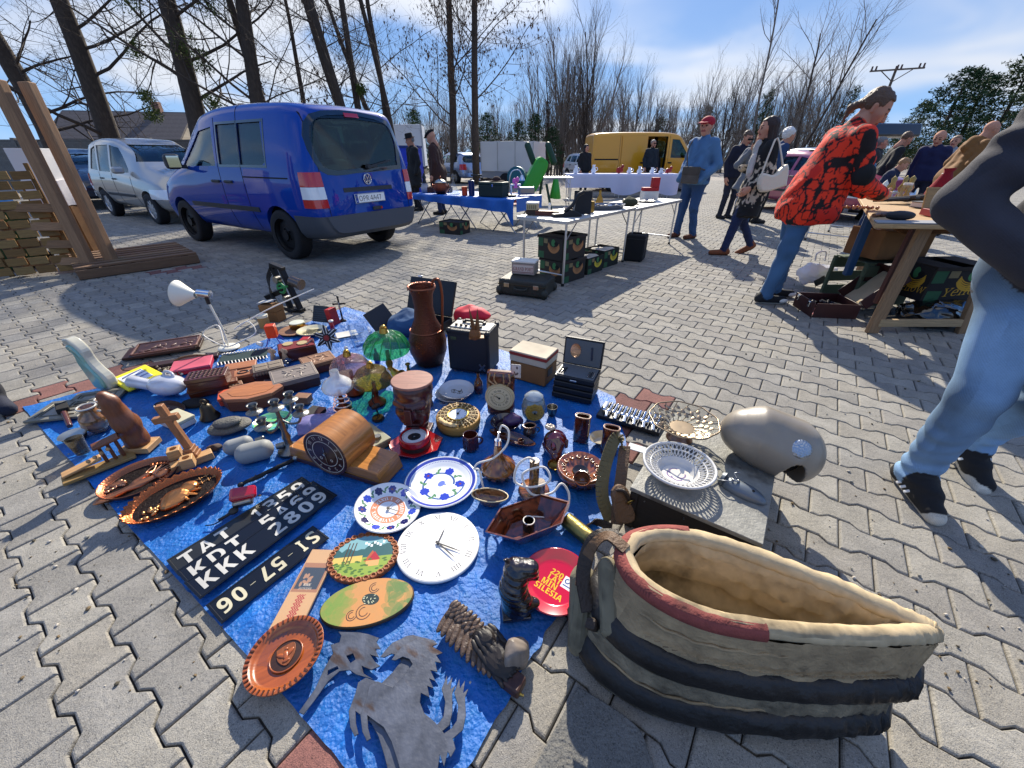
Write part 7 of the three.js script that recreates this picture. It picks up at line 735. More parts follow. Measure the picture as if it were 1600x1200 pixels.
const reliefTop=(seed,m)=>(l,w,h,d)=>{const r=rng(seed);part(l,'carved_border',[box(w*.94,.003,.005,[0,h,d*.44]),box(w*.94,.003,.005,[0,h,-d*.44]),box(.005,.003,d*.86,[w*.46,h,0]),box(.005,.003,d*.86,[-w*.46,h,0])],m);for(let i=0;i<16;i++){const a=r()*6;part(l,'carved_leaf',ball(.012 + r()*.02,.004,.006,[(r()- .5)*w*.66,h,(r()- .5)*d*.6],[0,a,0],8),m);}};
bx('glossy_box','glossy dark red wooden box with a studded lid, on top of a flat box',[-1.818,.075,-2.05],22*R,[.2,.075,.12],wm.a,wm.a,studs(8,5));bx('flat_box','flat dark wooden box under the glossy studded box',[-1.844,.017,-2.103],32*R,[.25,.058,.17],wm.a,wm.b,studs(3,2));bx('small_square_box','small square wooden box with a carved oval, right of the glossy box',[-1.713,.017,-2.2],30*R,[.1,.06,.09],wm.b,wm.e,(l,w,h)=>part(l,'carved_oval',XF(new THREE.TorusGeometry(.02,.005,6,20),[0,h,0],[PI / 2,0,0],[1.4,1,1]),wm.f));bx('tiny_box','tiny light wooden box between the octagonal box and the small square box',[-1.702,.017,-2.087],40*R,[.07,.04,.06],wm.b,wm.c,studs(2,2));bx('ridged_box','dark box with a ridged four-panel lid',[-1.579,.017,-2.251],33*R,[.17,.08,.12],wm.f,wood('#7d6c5c',.6),(l,w,h,d)=>{for(let i=0;i<2;i++)for(let j=0;j<2;j++)part(l,'lid_panel',box(w*.4,.006,d*.4,[(i - .5)*w*.46,h,(j - .5)*d*.46],undefined,.002),wood('#8f7f6c',.6));for(let i=0;i<11;i++)part(l,'lid_scallop',ball(.009,.01,.006,[(-.5 + i / 10)*w,h*.72,d / 2 + .004],undefined,8),wood('#7d6c5c',.6));});bx('flat_carved_box','large flat box with a carved reclining figure on its grey lid',[-1.363,.017,-2.15],35*R,[.25,.085,.2],wm.f,wood('#877b72',.55),reliefTop(5,wood('#a09284',.5)));bx('relief_box','brown box with a carved landscape lid behind the large flat carved box',[-1.309,.017,-2.368],38*R,[.2,.075,.16],wm.a,wm.c,reliefTop(9,wood('#a97c5c',.5)));bx('thin_case','thin dark wooden case lying between the ridged box and the pink album',[-1.831,.017,-2.349],25*R,[.18,.035,.1],wm.c,wm.e);
bx('pink_album','flat pinkish red album beside the glossy box',[-2.169,.017,-2.368],28*R,[.22,.04,.17],mat('#b3122c',.5),mat('#d2596c',.6,{map:T.mottle}),undefined,'album');bx('orange_case','bright orange-red flat case under the octagonal box',[-1.65,.017,-1.968],30*R,[.13,.05,.11],mat('#c2452c',.5),mat('#cf5a3c',.5),undefined,'case');
{const t=thing('octagonal_box','orange-brown octagonal wooden box with an inlaid lid','box',[-1.504,.017,-1.94],18*R),o=ring(.16,.1,8);part(t,'body',extr(o,.06,.003,true),wm.b);const l=part(t,'lid',extr(ring(.165,.104,8),.022,.003,true).translate(0,.061,0),wm.e);part(l,'inlay',extr(ring(.12,.07,8),.003,0,true).translate(0,.082,0),wood('#c07a48',.4));}
{const t=thing('medal_box','dark wooden box with a red velvet top carrying round medals','box',[-1.538,.017,-2.557],30*R);part(t,'body',box(.24,.085,.15,[0,.043,0]),wm.a);part(t,'velvet',box(.225,.006,.135,[0,.088,0]),cloth('#7a1620'));for(const[x,z]of[[-.05,-.03],[.04,.0]])part(t,'medal',cyl(.034,.034,.006,[x,.094,z],undefined,24),mat('#d8c08a',.4,{met:.5}));for(let i=0;i<4;i++)part(t,'small_badge',cyl(.008,.008,.005,[.07 + .012*i,.094,.04 - .02*i],undefined,10),silverM);}
{const t=thing('relief_picture','dark carved wooden relief picture in a frame lying on the paving behind the tarp','picture',[-2.568,.02,-2.659],27*R),m=mat('#4d3028',.45,{map:T.mottle});part(t,'backing',box(.46,.02,.2,[-.02,0,-.03]),wm.f);part(t,'panel',box(.36,.02,.2,[.01,.02,.0],[.08,0,0]),m);part(t,'frame',[box(.38,.014,.014,[.01,.034,.1]),box(.38,.014,.014,[.01,.036,-.1]),box(.014,.014,.2,[.2,.034,0]),box(.014,.014,.2,[-.18,.034,0])],wood('#7d5243',.4));const r=rng(2);for(let i=0;i<26;i++)part(t,'carved_detail',ball(.016 + r()*.016,.007,.01,[(r()- .47)*.3,.03,(r()- .5)*.15],[0,r()*3,0],8),wood('#6b463a',.45));}
{const t=thing('leather_strap_board','narrow dark plank with a tan leather handle in front of the relief picture','plank',[-2.288,.017,-2.454],27*R);part(t,'plank',box(.4,.025,.07,[0,.013,0]),wm.f);part(t,'handle',tube([[-.05,.03,.02],[.0,.05,.03],[.08,.05,.03],[.14,.03,.02]],.008,6),leather);}
{const t=thing('shell_beads','string of pale shells and beads heaped beside the pink album','beads',[-2.286,.017,-2.286],0),r=rng(31);for(let i=0;i<34;i++)part(t,'shell',ball(.011,.008,.008,[(r()- .5)*.24,.008 + .006*(i % 3),(r()- .5)*.12],[r(),r()*3,0],7),mat(['#d8cdb6','#a8977c','#6f5d4a'][i % 3],.5));}
{// crocheted mat, bead fringe
  const t=thing('fringed_mat','dark green mat with a white beaded fringe behind the boxes','mat',[-1.93,.017,-2.546],22*R);part(t,'cloth',box(.3,.008,.14,[0,.006,0]),cloth('#1f3a3c'));for(let i=0;i<30;i++){const s=i % 2?1:-1,x=-.15 +(i>>1)*.0214;part(t,'fringe',rod([x,.01,s*.07],[x + .01,.004,s*.105],.004),cord);}}
{const t=thing('sari_mirror','small pile of blue plastic wrappers and glass bits beside the medal box','trinkets',[-1.586,.017,-2.396],0),r=rng(7);for(let i=0;i<12;i++)part(t,'bit',jitter(ball(.025,.018,.02,[(r()- .5)*.13,.016 + r()*.03,(r()- .5)*.1],undefined,8),.007,40,i),i % 3?pane(['#cfe0ff','#e8ecf2','#9fb4d8'][i % 3],.15):mat('#3d4a66',.4));for(const s of[-1,1])part(t,'angel_figure',[lathe([[0,0],[.022,0],[.008,.05],[.014,.065],[0,.085]],12,[s*.04 - .03,.03,-.05]),ball(.03,.02,.005,[s*.04 - .03,.085,-.055])],mat('#c9a884',.5));}
{// desk lamp with trailing flex
  const t=thing('desk_lamp','cream desk lamp with a conical shade tipped to the left and a tangled white flex','lamp',[-2.136,.017,-2.699],0),cr=mat('#e0dccb',.4),h=.36;part(t,'base',lathe([[0,.02],[.05,.018],[.07,.008],[.072,0]],32),cr);part(t,'stem',tube([[0,.015,0],[.005,.15,0],[-.01,.28,.0],[-.02,h,.0]],.007,8),cr);part(t,'joint',cyl(.013,.013,.06,[-.02,h + .01,0],undefined,12),blackP);const sh=part(t,'shade',XF(lathe([[.022,0],[.03,.02],[.06,.07],[.088,.115],[.09,.12],[.085,.115],[.055,.065],[.02,.008]],36),[-.075,h + .05,.015],[.35,0,1.45]),cr);part(sh,'bulb',ball(.022,.022,.028,[-.11,h + .05,.02]),mat('#2a2622',.3));part(t,'socket',XF(cyl(.026,.026,.085,[0,0,0]),[-.025,h + .055,0],[0,0,1.45]),chrome);part(t,'flex',tube([[.02,.02,.03],[-.1,.03,-.02],[-.22,.08,-.08],[-.1,.14,-.1],[.02,.03,.04],[.12,.06,.02],[.2,.1,-.06],[.14,.17,-.1],[.04,.12,-.06],[.2,.2,-.25],[.5,.3,-.5]],.0045,6,120),cord);part(t,'plug',cyl(.012,.018,.04,[.24,.03,.0],[0,0,1.2],10),cord);}
{// film projector head
  const t=thing('film_projector','black film projector mechanism with a reel frame, cables and a lens barrel','projector',[-2.045,.001,-3.553],-.35),k=mat('#17181b',.4,{met:.4});part(t,'frame',[bar([-.02,.0,.02],[-.13,.42,0],.03,.05),bar([.07,.02,0],[-.03,.4,0],.03,.05),box(.16,.03,.06,[.02,.02,0]),box(.14,.03,.05,[-.07,.41,0],[0,0,-.25])],k);part(t,'lens_barrel',[cyl(.045,.045,.1,[.1,.28,0],[0,0,PI / 2 - .25]),cyl(.05,.05,.02,[.15,.267,0],[0,0,PI / 2 - .25])],mat('#6a5f58',.25,{met:.8}));part(t,'lamp_arm',bar([-.06,.2,.01],[-.26,.12,.05],.045,.05),k);part(t,'green_gear',[XF(new THREE.TorusGeometry(.04,.012,8,20),[-.06,.22,.03]),box(.13,.018,.03,[-.04,.23,.03],[0,0,.25])],mat('#2f8a4a',.4));part(t,'sprocket',[cyl(.03,.03,.05,[-.08,.3,.03],[PI / 2,0,0],14),cyl(.025,.025,.06,[-.03,.13,.03],[PI / 2,0,0],14)],silverM);for(let i=0;i<4;i++)part(t,'cable',tube([[-.13,.4 - .02*i,.03],[-.19 + .01*i,.3,.04],[-.15,.12,.05 + .01*i],[-.05,.01 + .01*i,.05],[.05,.02,.03]],.006,6),blackP);}
bx('brown_card_box','small brown cardboard box with an open pale flap behind the lamp flex',[-2.116,.001,-3.318],-12*R,[.16,.15,.1],cardBrown,cardBrown,(l,w,h,d)=>part(l,'flap',box(w*.9,.004,d*.8,[-.03,h + .02,0],[0,0,.16]),white_));{const t=thing('cork_jar','small tan cork jar with a cream lid','jar',[-2.111,.001,-3.151],0);part(t,'body',cyl(.042,.042,.09,[0,.045,0]),mat('#b58e58',.8,{map:T.mottle}));part(t,'lid',cyl(.044,.044,.02,[0,.1,0]),mat('#e6dcc2',.5));}
{const t=thing('orange_lamp','orange translucent table lamp with thin legs','lamp',[-1.831,.017,-2.782],.3);part(t,'shade',box(.07,.1,.07,[0,.1,0],undefined,.008),mat('#e8551a',.3,{transmission:.4,thickness:0}));for(const[x,z]of[[-1,-1],[1,-1],[-1,1],[1,1]])part(t,'leg',rod([x*.05,0,z*.05],[x*.025,.06,z*.025],.004),mat('#5b3aa0',.4));}
{const t=thing('brass_drum_tin','round brass tin with a pale glass top, standing on a wooden tray','tin',[-1.783,.03,-3.064],0);part(t,'wall',lathe([[0,0],[.06,0],[.062,.045],[.058,.05]],32),brass);part(t,'top',lathe([[0,.054],[.05,.053],[.062,.046]],32),mat('#d9dcc8',.15));one('wooden_tray','thin round wooden tray under the brass tin','tray',lathe([[0,0],[.12,0],[.125,.012],[0,.012]],36),wm.c,[-1.79,.017,-3.026]);}
plate('enamel_dish','cream enamel dish with a dark worn centre beside the brass tin','dish',[-1.623,.03,-2.968],.115,.022,print(256,256,(g,w)=>{g.fillStyle='#ddd3a8';g.fillRect(0,0,w,w);g.fillStyle='#5c5a48';for(let i=0;i<120;i++){g.globalAlpha=.35;g.beginPath();g.arc(128 +(vn(i,1)- .5)*120,128 +(vn(i,5)- .5)*110,14,0,7);g.fill();}}),mat('#e2dab4',.35));
{const t=thing('red_black_book','black box file with a red spine propped up behind the dishes','box file',[-1.655,.001,-3.24],-.5);part(t,'cover',box(.18,.14,.02,[0,.085,0],[-.45,0,.1]),mat('#15171b',.5));for(let i=0;i<6;i++)part(t,'ruled_line',box(.15,.003,.003,[.0,.04 + i*.017,.033 - i*.0083],[-.45,0,.1],0),mat('#3b4654',.5));part(t,'red_spine',box(.05,.15,.09,[.12,.075,-.02],[0,.2,.12]),mat('#a8141c',.5));}
{const t=thing('red_figurine','little red figurine with a white cap before the red spine','figurine',[-1.493,.017,-3.054],0);part(t,'body',lathe([[0,0],[.02,0],[.012,.05],[.014,.07]],14),mat('#b51f22',.3));part(t,'cap',lathe([[.018,.07],[.02,.08],[0,.088]],14),cord);}
{const t=thing('standing_crucifix','dark metal crucifix standing on a small foot','crucifix',[-1.492,.001,-3.271],.2),m=mat('#2b2724',.4,{met:.6});part(t,'upright',box(.014,.2,.01,[0,.12,0]),m);part(t,'arms',[box(.085,.014,.01,[0,.165,0]),ball(.01,.01,.008,[-.045,.165,0]),ball(.01,.01,.008,[.045,.165,0]),ball(.01,.01,.008,[0,.225,0])],m);part(t,'corpus',[ball(.008,.03,.008,[0,.135,.01]),ball(.007,.008,.007,[0,.172,.01])],silverM);part(t,'foot',lathe([[0,0],[.04,0],[.02,.02],[.01,.03]],16),m);}
{const t=thing('star_badge','large black and white pointed star badge standing upright','badge',[-1.34,.017,-2.643],.1),pts=Array.from({length:12},(_,i)=>{const a=(i / 12)*2*PI,r=i % 2?.05:.1;return[r*Math.sin(a),.1 + r*Math.cos(a)];});part(t,'star',XF(extr(pts,.014,.002),undefined,[-.25,0,.15]),mat('#1b1c20',.4));for(let i=0;i<6;i++)for(const s of[-1,1])part(t,'white_bar',XF(box(.006,.055,.006,[s*.01,.055,.014]),[0,.1,.0],[-.0,0,-(i / 6)*2*PI]).translate(0,0,.0).rotateX(-.25).rotateZ(.15),mat('#dcdcd8',.4));part(t,'red_centre',XF(cyl(.02,.02,.012,[0,.1,.018],[PI / 2,0,0]),undefined,[-.25,0,.15]),mat('#8f1f1c',.4));}
{const t=thing('glass_tray','clear cut-glass tray at the back of the tarp','tray',[-1.342,.017,-2.932],.2);part(t,'tray',lathe([[0,.006],[.11,.008],[.15,.035],[.153,.033],[.11,.0]],24),pane('#eef2f6',.08));part(t,'white_paper',box(.16,.003,.12,[.01,.012,0],[0,.3,0]),white_);}
{const t=thing('acrylic_rack','clear acrylic display rack leaning behind the star badge','rack',[-1.093,.017,-2.643],.6),m=pane('#f2f5f8',.04);part(t,'panel',box(.13,.24,.005,[0,.11,-.02],[-.5,0,0]),m);for(let i=0;i<4;i++)part(t,'shelf',box(.13,.005,.06,[0,.03 + i*.055,.03 - i*.03],[-.3,0,0]),m);for(const s of[-1,1])part(t,'side',box(.005,.22,.07,[s*.066,.1,0],[-.5,0,0]),m);}
// ----- left end of the tarp
{const t=thing('mint_figure','tall leaning ceramic figure with a white edge and mint-green front','figurine',[-2.534,.017,-2.103],-.2),o=smooth([[-.02,0],[.075,0],[.09,.08],[.04,.18],[.02,.27],[-.03,.33],[-.075,.33],[-.075,.3],[-.04,.27],[-.05,.18]],5);part(t,'shell',jitter(extr(o,.06,.012,false,[],3).translate(0,0,-.03),.004,18),glaze('#d9d4bd'));part(t,'green_front',jitter(extr(o.map(([x,y])=>[.005 + x*.7,.02 + y*.84]),.02,.006).translate(0,0,.022),.004,20),glaze('#8fbfae'));}
{const t=thing('yellow_game_board','bright yellow and white plastic board with three grooves','board',[-2.378,.05,-2.174],-30*R);part(t,'board',box(.27,.02,.2,[0,0,0],[.1,0,0],.01),mat('#e8d81e',.4));part(t,'white_panel',box(.17,.006,.13,[.01,.012,.01],[.1,0,0]),mat('#dfe2ea',.4));for(let i=0;i<3;i++)part(t,'groove',tube([[-.06 + i*.05,.02,-.05],[-.05 + i*.05,.017,.01],[-.03 + i*.05,.014,.06]],.005,6),mat('#7d86a8',.4));part(t,'prop',box(.2,.03,.14,[0,-.018,-.02]),mat('#b8b4a8',.6));}
{const t=thing('urinal_bottle','white glazed porcelain bottle with a long spout lying on its side','bottle',[-2.1,.017,-2.041],-12*R);part(t,'body',jitter(XF(new THREE.SphereGeometry(1,30,20),[.03,.06,0],[0,0,.06],[.125,.062,.075]),.002,8),glaze('#e2e2e6'));const s=part(t,'spout',XF(lathe([[.035,0],[.034,.08],[.04,.17],[.036,.172],[.03,.09]],26),[-.05,.05,.01],[0,0,PI / 2 - .06]),glaze('#e2e2e6'));part(s,'dark_mouth',cyl(.034,.034,.004,[-.215,.043,.01],[0,0,PI / 2 - .06]),mat('#3c4656',.5));part(t,'handle',tube([[.0,.1,-.02],[.02,.135,-.03],[.08,.13,-.02],[.1,.1,0]],.009,8),glaze('#d8d8dc'));}
for(const[px,l,y,ry]of[[[-2.523,.02,-1.842],'grey metal picture frame lying at the left corner of the tarp',0,12],[[-2.452,.02,-1.95],'second grey metal frame beside the green ceramic figure',0,20]]){const t=thing('metal_picture',l,'picture',px,ry*R),m=mat('#8a8678',.5,{met:.4,map:T.mottle});part(t,'border',[box(.25,.016,.03,[0,.008,.09]),box(.25,.016,.03,[0,.008,-.09]),box(.03,.016,.15,[.11,.008,0]),box(.03,.016,.15,[-.11,.008,0])],m);part(t,'panel',box(.19,.008,.15,[0,.006,0]),mat('#a5a196',.6,{map:T.mottle}));part(t,'inner_bead',[box(.17,.006,.006,[0,.013,.06]),box(.17,.006,.006,[0,.013,-.06]),box(.006,.006,.12,[.08,.013,0]),box(.006,.006,.12,[-.08,.013,0])],m);}
{const t=thing('stiff_brush','old black bristle brush with a red-brown handle on the grey frame','brush',[-2.464,.045,-1.786],-40*R);part(t,'bristles',jitter(box(.1,.03,.05,[-.06,.01,0],undefined,.004),.01,60),mat('#141312',.9));part(t,'handle',rod([0,0,0],[.15,-.02,0],.014,.012),wm.a);}
const jugP=(c)=>glaze(c,{map:T.flow});
{const mk=(l,p,s)=>{const t=thing('painted_jug',l,'jug',p,0);part(t,'body',lathe([[0,0],[.03,0],[.055,.05],[.05,.085],[.028,.115],[.036,.135],[.032,.135],[.024,.115]],30),jugP('#a8794f'));part(t,'rim',XF(new THREE.TorusGeometry(.034,.004,8,28),[0,.136,0],[PI / 2,0,0]),glaze('#dcd6c8'));part(t,'handle',XF(new THREE.TorusGeometry(.03,.006,8,18,PI),[.045,.085,0],[0,0,-PI / 2]),glaze('#c8c0b0'));t.scale.setScalar(s);};mk('painted ceramic jug with a white rim, nearer the carved kneeling figure',[-2.166,.017,-1.666],1.08);mk('painted ceramic jug half hidden behind the carved kneeling figure',[-2.175,.017,-1.765],1.0);}
{const t=thing('tin_dish','small round tin dish with a raised pale lid at the tarp edge','dish',[-2.233,.017,-1.596],0);part(t,'dish',lathe([[0,0],[.045,0],[.05,.02],[0,.02]],28),mat('#3a2e28',.5));part(t,'lid',lathe([[0,.032],[.055,.03],[.058,.026],[.05,.022]],30),metal('#c9c4b8',.35));one('clouded_tumbler','clouded glass tumbler beside the small tin dish','tumbler',lathe([[0,.004],[.026,.004],[.034,.09],[.031,.09],[.024,.01]],24),pane('#b9b2a6',.25),[-2.082,.017,-1.48]);}
{// carved wooden stand with pegs
  const t=thing('wooden_loom_toy','light wooden stand with a slanted board and little posts','stand',[-1.899,.017,-1.372],.861);part(t,'base',box(.25,.015,.07,[0,.008,0]),wood('#a5824a',.6));part(t,'ramp',box(.14,.012,.05,[-.05,.035,-.02],[0,0,.16]),paleWood);for(let i=0;i<3;i++)part(t,'post',box(.014,.09 + .02*i,.014,[.03 + i*.03,.06,-.01]),wm.b);part(t,'roof',box(.1,.012,.06,[.06,.115,-.01],[0,0,.15]),wm.b);for(let i=0;i<4;i++)part(t,'peg',ball(.008,.01,.008,[-.02 + i*.025,.065 + i*.008,.018],undefined,8),paleWood);}
{const ps=[cap([0,.02,0],[-.005,.12,0],.05,.042,SKIN,{k:.04}),cap([-.005,.12,0],[-.02,.22,0],.042,.034,SKIN,{k:.04}),cap([-.025,.25,.004],[-.04,.27,.006],.028,.025,SKIN,{k:.03}),cap([.0,.14,.03],[-.045,.2,.035],.014,.01,SKIN,{k:.02})],F=field(ps),t=thing('kneeling_carving','slender carved wooden figure bowing its head on a pale plinth','carving',[-1.83,.017,-1.519],-.2);part(t,'figure',nets((x,y,z)=>Math.max(F(x,y - .03,z)+ .002*Math.sin(y*90 + x*60 + z*80),.028 - y),...bounds(ps,.03).map((v,i)=>[v[0],v[1]+ .03*i,v[2]]),.006),wood('#7a4526',.45));part(t,'plinth',box(.13,.03,.1,[0,.015,0],[0,.3,0]),paleWood);}
{const t=thing('wooden_cross_holder','pale wooden cross with two square candle sockets','candle holder',[-1.498,.017,-1.425],.25),m=wood('#a9734a',.6),arm=(x,z,r_)=>part(t,'candle_socket',cut(box(.05,.05,.05,[x,.055,z],[0,r_,0]),[cyl(.015,.015,.08,[x,.09,z],undefined,16)]),paleWood);part(t,'base',box(.16,.035,.05,[0,.018,.02],[0,.5,0]),paleWood);part(t,'upright',box(.03,.3,.028,[-.01,.17,0],[0,0,.12]),m);part(t,'cross_arm',box(.1,.03,.028,[-.025,.25,.002],[0,0,.12]),m);for(let i=0;i<3;i++)part(t,'step',box(.06 - i*.012,.016,.05,[0,.045 + i*.016,0]),m);arm(-.07,-.01,.3);arm(.015,.075,.3);}
bx('white_soap_box','white and cream cardboard packet lying on the tarp',[-1.796,.017,-1.723],-25*R,[.15,.05,.1],white_,mat('#d8d2b0',.7,{map:T.mottle}),undefined,'packet');{const t=thing('shell_dish','brown leaf-shaped wooden dish behind the white packet','dish',[-1.93,.017,-1.847],-20*R);part(t,'dish',jitter(lathe([[0,.006],[.07,.008],[.09,.03],[.086,.028],[.06,.0]],30,undefined,undefined,[1.25,1,.55]),.003,20),wm.f);for(let i=0;i<8;i++)part(t,'rib',rod([-.08 + i*.022,.014,0],[-.07 + i*.02,.026,.035],.003),wm.b);}
{const t=thing('bronze_bell','small dark bronze bell with a looped crown','bell',[-1.667,.017,-1.783],0),m=metal('#4a443a',.45);part(t,'bell',lathe([[.048,0],[.05,.006],[.036,.03],[.028,.07],[.016,.085],[0,.088]],30),m);part(t,'crown',XF(new THREE.TorusGeometry(.014,.005,8,18),[0,.1,0]),m);one('felt_beret','flat black felt cap behind the bell','cap',[lathe([[0,.025],[.05,.022],[.06,.01],[.05,0]],28,undefined,undefined,[1.3,1,.8])],cloth('#1c1a1a'),[-1.839,.017,-1.913]);}
{const m=mat('#6b685f',.7,{map:T.concrete,bump:T.fine,bs:.003}),st=(l,p,s,ry)=>one('flat_stone',l,'stone',jitter(ball(...s,[0,s[1],0],undefined,24),.005,14),m,p,ry,'river stones');st('broad grey-brown river stone, lower of the stacked pair',[-1.478,.017,-1.666],[.1,.025,.072],.4);st('smaller oval grey stone on top of the broad one',[-1.468,.062,-1.65],[.066,.018,.045],.3);}
{const m=mat('#9d9f9c',.6,{map:T.mottle}),mk=(l,p,ry,s)=>{const t=thing('grey_bottle',l,'bottle',p,ry,'grey stoneware bottles');part(t,'body',jitter(XF(new THREE.CapsuleGeometry(.042,.08,8,22),[0,.036,0],[0,0,PI / 2],[1,.86,1.05]),.003,14),m);part(t,'neck',cyl(.012,.015,.03,[.096,.036,0],[0,0,PI / 2],12),pewter);part(t,'stopper',ball(.012,.014,.014,[.118,.038,0]),pewter);t.scale.setScalar(s);};mk('smooth grey stoneware bottle lying on its side, the farther and slimmer one',[-1.331,.017,-1.5],32*R,.88);mk('smooth grey stoneware bottle lying on its side, the nearer and fatter one',[-1.217,.017,-1.443],24*R,1.12);}
{// five-branched candelabrum
  const t=thing('candelabrum','tarnished silver candelabrum with curved arms and round drip pans','candelabrum',[-1.083,.017,-1.5],.3);part(t,'stem',lathe([[0,0],[.06,.002],[.055,.014],[.022,.03],[.014,.06],[.02,.085],[.011,.12],[.016,.17],[.01,.2]],28),pewter);const cupG=(x,y,z)=>[lathe([[.008,0],[.034,.006],[.036,.01],[.012,.012],[.014,.03],[.022,.045],[.024,.05],[.018,.046]],22,[x,y,z])];for(let i=0;i<4;i++){const a=i*PI / 2 + .35,x=Math.cos(a)*.11,z=Math.sin(a)*.11;const arm=part(t,'arm',tube([[0,.19,0],[x*.35,.165,z*.35],[x*.8,.175,z*.8],[x,.215,z]],.0055,8),pewter);part(arm,'candle_cup',cupG(x,.215,z),pewter);}part(t,'candle_cup',cupG(0,.24,0),pewter);part(t,'finial_stem',rod([0,.2,0],[0,.24,0],.009),pewter);}
plate('green_glass_dish','iridescent green glass dish behind the candelabrum','dish',[-1.279,.017,-1.712],.095,.03,print(128,128,(g,w)=>{for(let i=40;i>0;i--){g.fillStyle=['#57b98a','#8fd45a','#4a9fb0','#7fc98a'][i % 4];g.beginPath();g.arc(64 + 6*Math.sin(i),64 + 6*Math.cos(i*1.7),i*1.8,0,7);g.fill();}}),mat('#7fc9a0',.1,{transmission:.5,thickness:0}));one('lilac_scarf','crumpled lilac tissue bundle before the small white lamp','cloth',jitter(jitter(XF(new THREE.SphereGeometry(1,44,28),[0,.028,0],undefined,[.115,.034,.085]),.016,16),.007,46),mat('#8d86b8',.35,{transmission:.3,thickness:0}),[-1.017,.017,-1.677],.4);
// ----- glass-shaded lamps
function glassLamp(label,p,s,shadeC,footM,prof,dome,opal,dome_n=0){const t=thing('glass_lamp',label,'lamp',p,0);part(t,'foot',lathe([[0,0],[.05,.002],[.05,.012],[.03,.03],[.012,.05],[.018,.075],[.01,.1],[.01,.14]],28),footM);const sh=part(t,'shade',lathe(prof,44),opal?mat(shadeC,.25,{transmission:.35,thickness:0,clearcoat:1}):mat(shadeC,.06,{transmission:.85,thickness:0,clearcoat:1,bump:T.hammer,bs:.004}));if(dome){part(sh,'gallery',cyl(.016,.022,.028,[0,dome,0],undefined,20),brass);part(sh,'cap',ball(.012,.008,.012,[0,dome + .018,0]),brass);for(let i=0;i<dome_n;i++){const a=i / dome_n*2*PI;part(sh,'glass_rib',tube(prof.slice(1,-1).map(([r_,y],k)=>[r_*1.01*Math.cos(a + k*.09),y,r_*1.01*Math.sin(a + k*.09)]),.0022,4,10),mat(shadeC,.06,{transmission:.7,thickness:0}));}}t.scale.setScalar(s);return t;}
const dome=[[.022,.235],[.05,.229],[.078,.212],[.1,.18],[.108,.15],[.106,.138]];
glassLamp('lamp with a bright green ribbed glass shade on a brass foot',[-.79,.017,-2.251],1.32,'#4fd07c',brass,dome,.245,false,14);glassLamp('lamp with a pink textured glass shade on a copper foot',[-.953,.017,-2.041],1.08,'#e3a9a6',copperD,dome,.245);glassLamp('lamp with an amber yellow glass shade on a copper foot',[-.786,.017,-1.927],1.02,'#b9920f',copperD,dome,.245);{const t=glassLamp('small lamp with a white opal shade and wire-wrapped foot',[-.959,.017,-1.86],.92,'#eef1f0',copperD,[[.024,.275],[.026,.24],[.045,.225],[.075,.2],[.09,.172],[.088,.155],[.075,.143]],0,true);part(t,'wire_coil',tube(Array.from({length:26},(_,i)=>[(.06 - i*.0012)*Math.cos(i*.9),.01 + i*.004,(.06 - i*.0012)*Math.sin(i*.9)]),.004,6,130),cord);}
{const t=thing('heron_figures','thin dark metal bird figure with a long neck in front of the amber lamp','figurine',[-.736,.017,-1.771],.3),m=mat('#2d2a28',.4,{met:.5});part(t,'body',ball(.026,.016,.014,[0,.08,0],[0,0,.5]),m);part(t,'neck',tube([[0,.09,0],[-.01,.12,0],[-.003,.16,0],[.0,.19,0]],.004,6),m);part(t,'legs',[rod([0,.01,.005],[.0,.07,0],.0025),rod([.01,.01,-.005],[.0,.07,0],.0025)],m);part(t,'stand',cyl(.03,.034,.012,[0,.006,0]),m);}
bx('grey_radio','flat grey-green metal box with a thin lead behind the mantel clock',[-.706,.017,-1.58],-42*R,[.2,.045,.09],mat('#6e6e5c',.5),mat('#8a8a72',.5),(l,w,h)=>{part(l,'knob',cyl(.016,.018,.016,[.06,h + .008,0]),pewter);part(l,'knob',cyl(.02,.02,.012,[-.05,h + .006,.01]),pewter);part(l,'lead',tube([[-.05,h,0],[.02,h + .03,.03],[.11,h,.05],[.14,.01,.07]],.003,5),cord);},'radio');
// ----- middle and right of the tarp
{const t=thing('copper_jug','tall hammered copper jug with a long looped handle','jug',[-.574,.017,-2.454],-.3),m=metal('#6e4030',.36,{bump:T.hammer,bs:.004});part(t,'body',lathe([[0,0],[.085,0],[.095,.01],[.125,.1],[.128,.17],[.105,.25],[.072,.32],[.06,.4],[.066,.48],[.085,.535],[.088,.545],[.08,.54],[.06,.48],[.054,.4]],48),m);part(t,'collar',XF(new THREE.TorusGeometry(.084,.007,8,40),[0,.535,0],[PI / 2,0,0]),metal('#9a6048',.32));part(t,'waist_band',XF(new THREE.TorusGeometry(.107,.004,8,40),[0,.248,0],[PI / 2,0,0]),metal('#9a6048',.32));part(t,'handle',tube([[.072,.52,0],[.09,.585,0],[.125,.59,0],[.14,.52,0],[.13,.38,0],[.118,.24,0]],.009,8),metal('#8d5540',.35));for(let i=0;i<10;i++)part(t,'rivet',ball(.004,.004,.004,[.087*Math.cos(i*.63),.522,.087*Math.sin(i*.63)],undefined,6),copperM);}
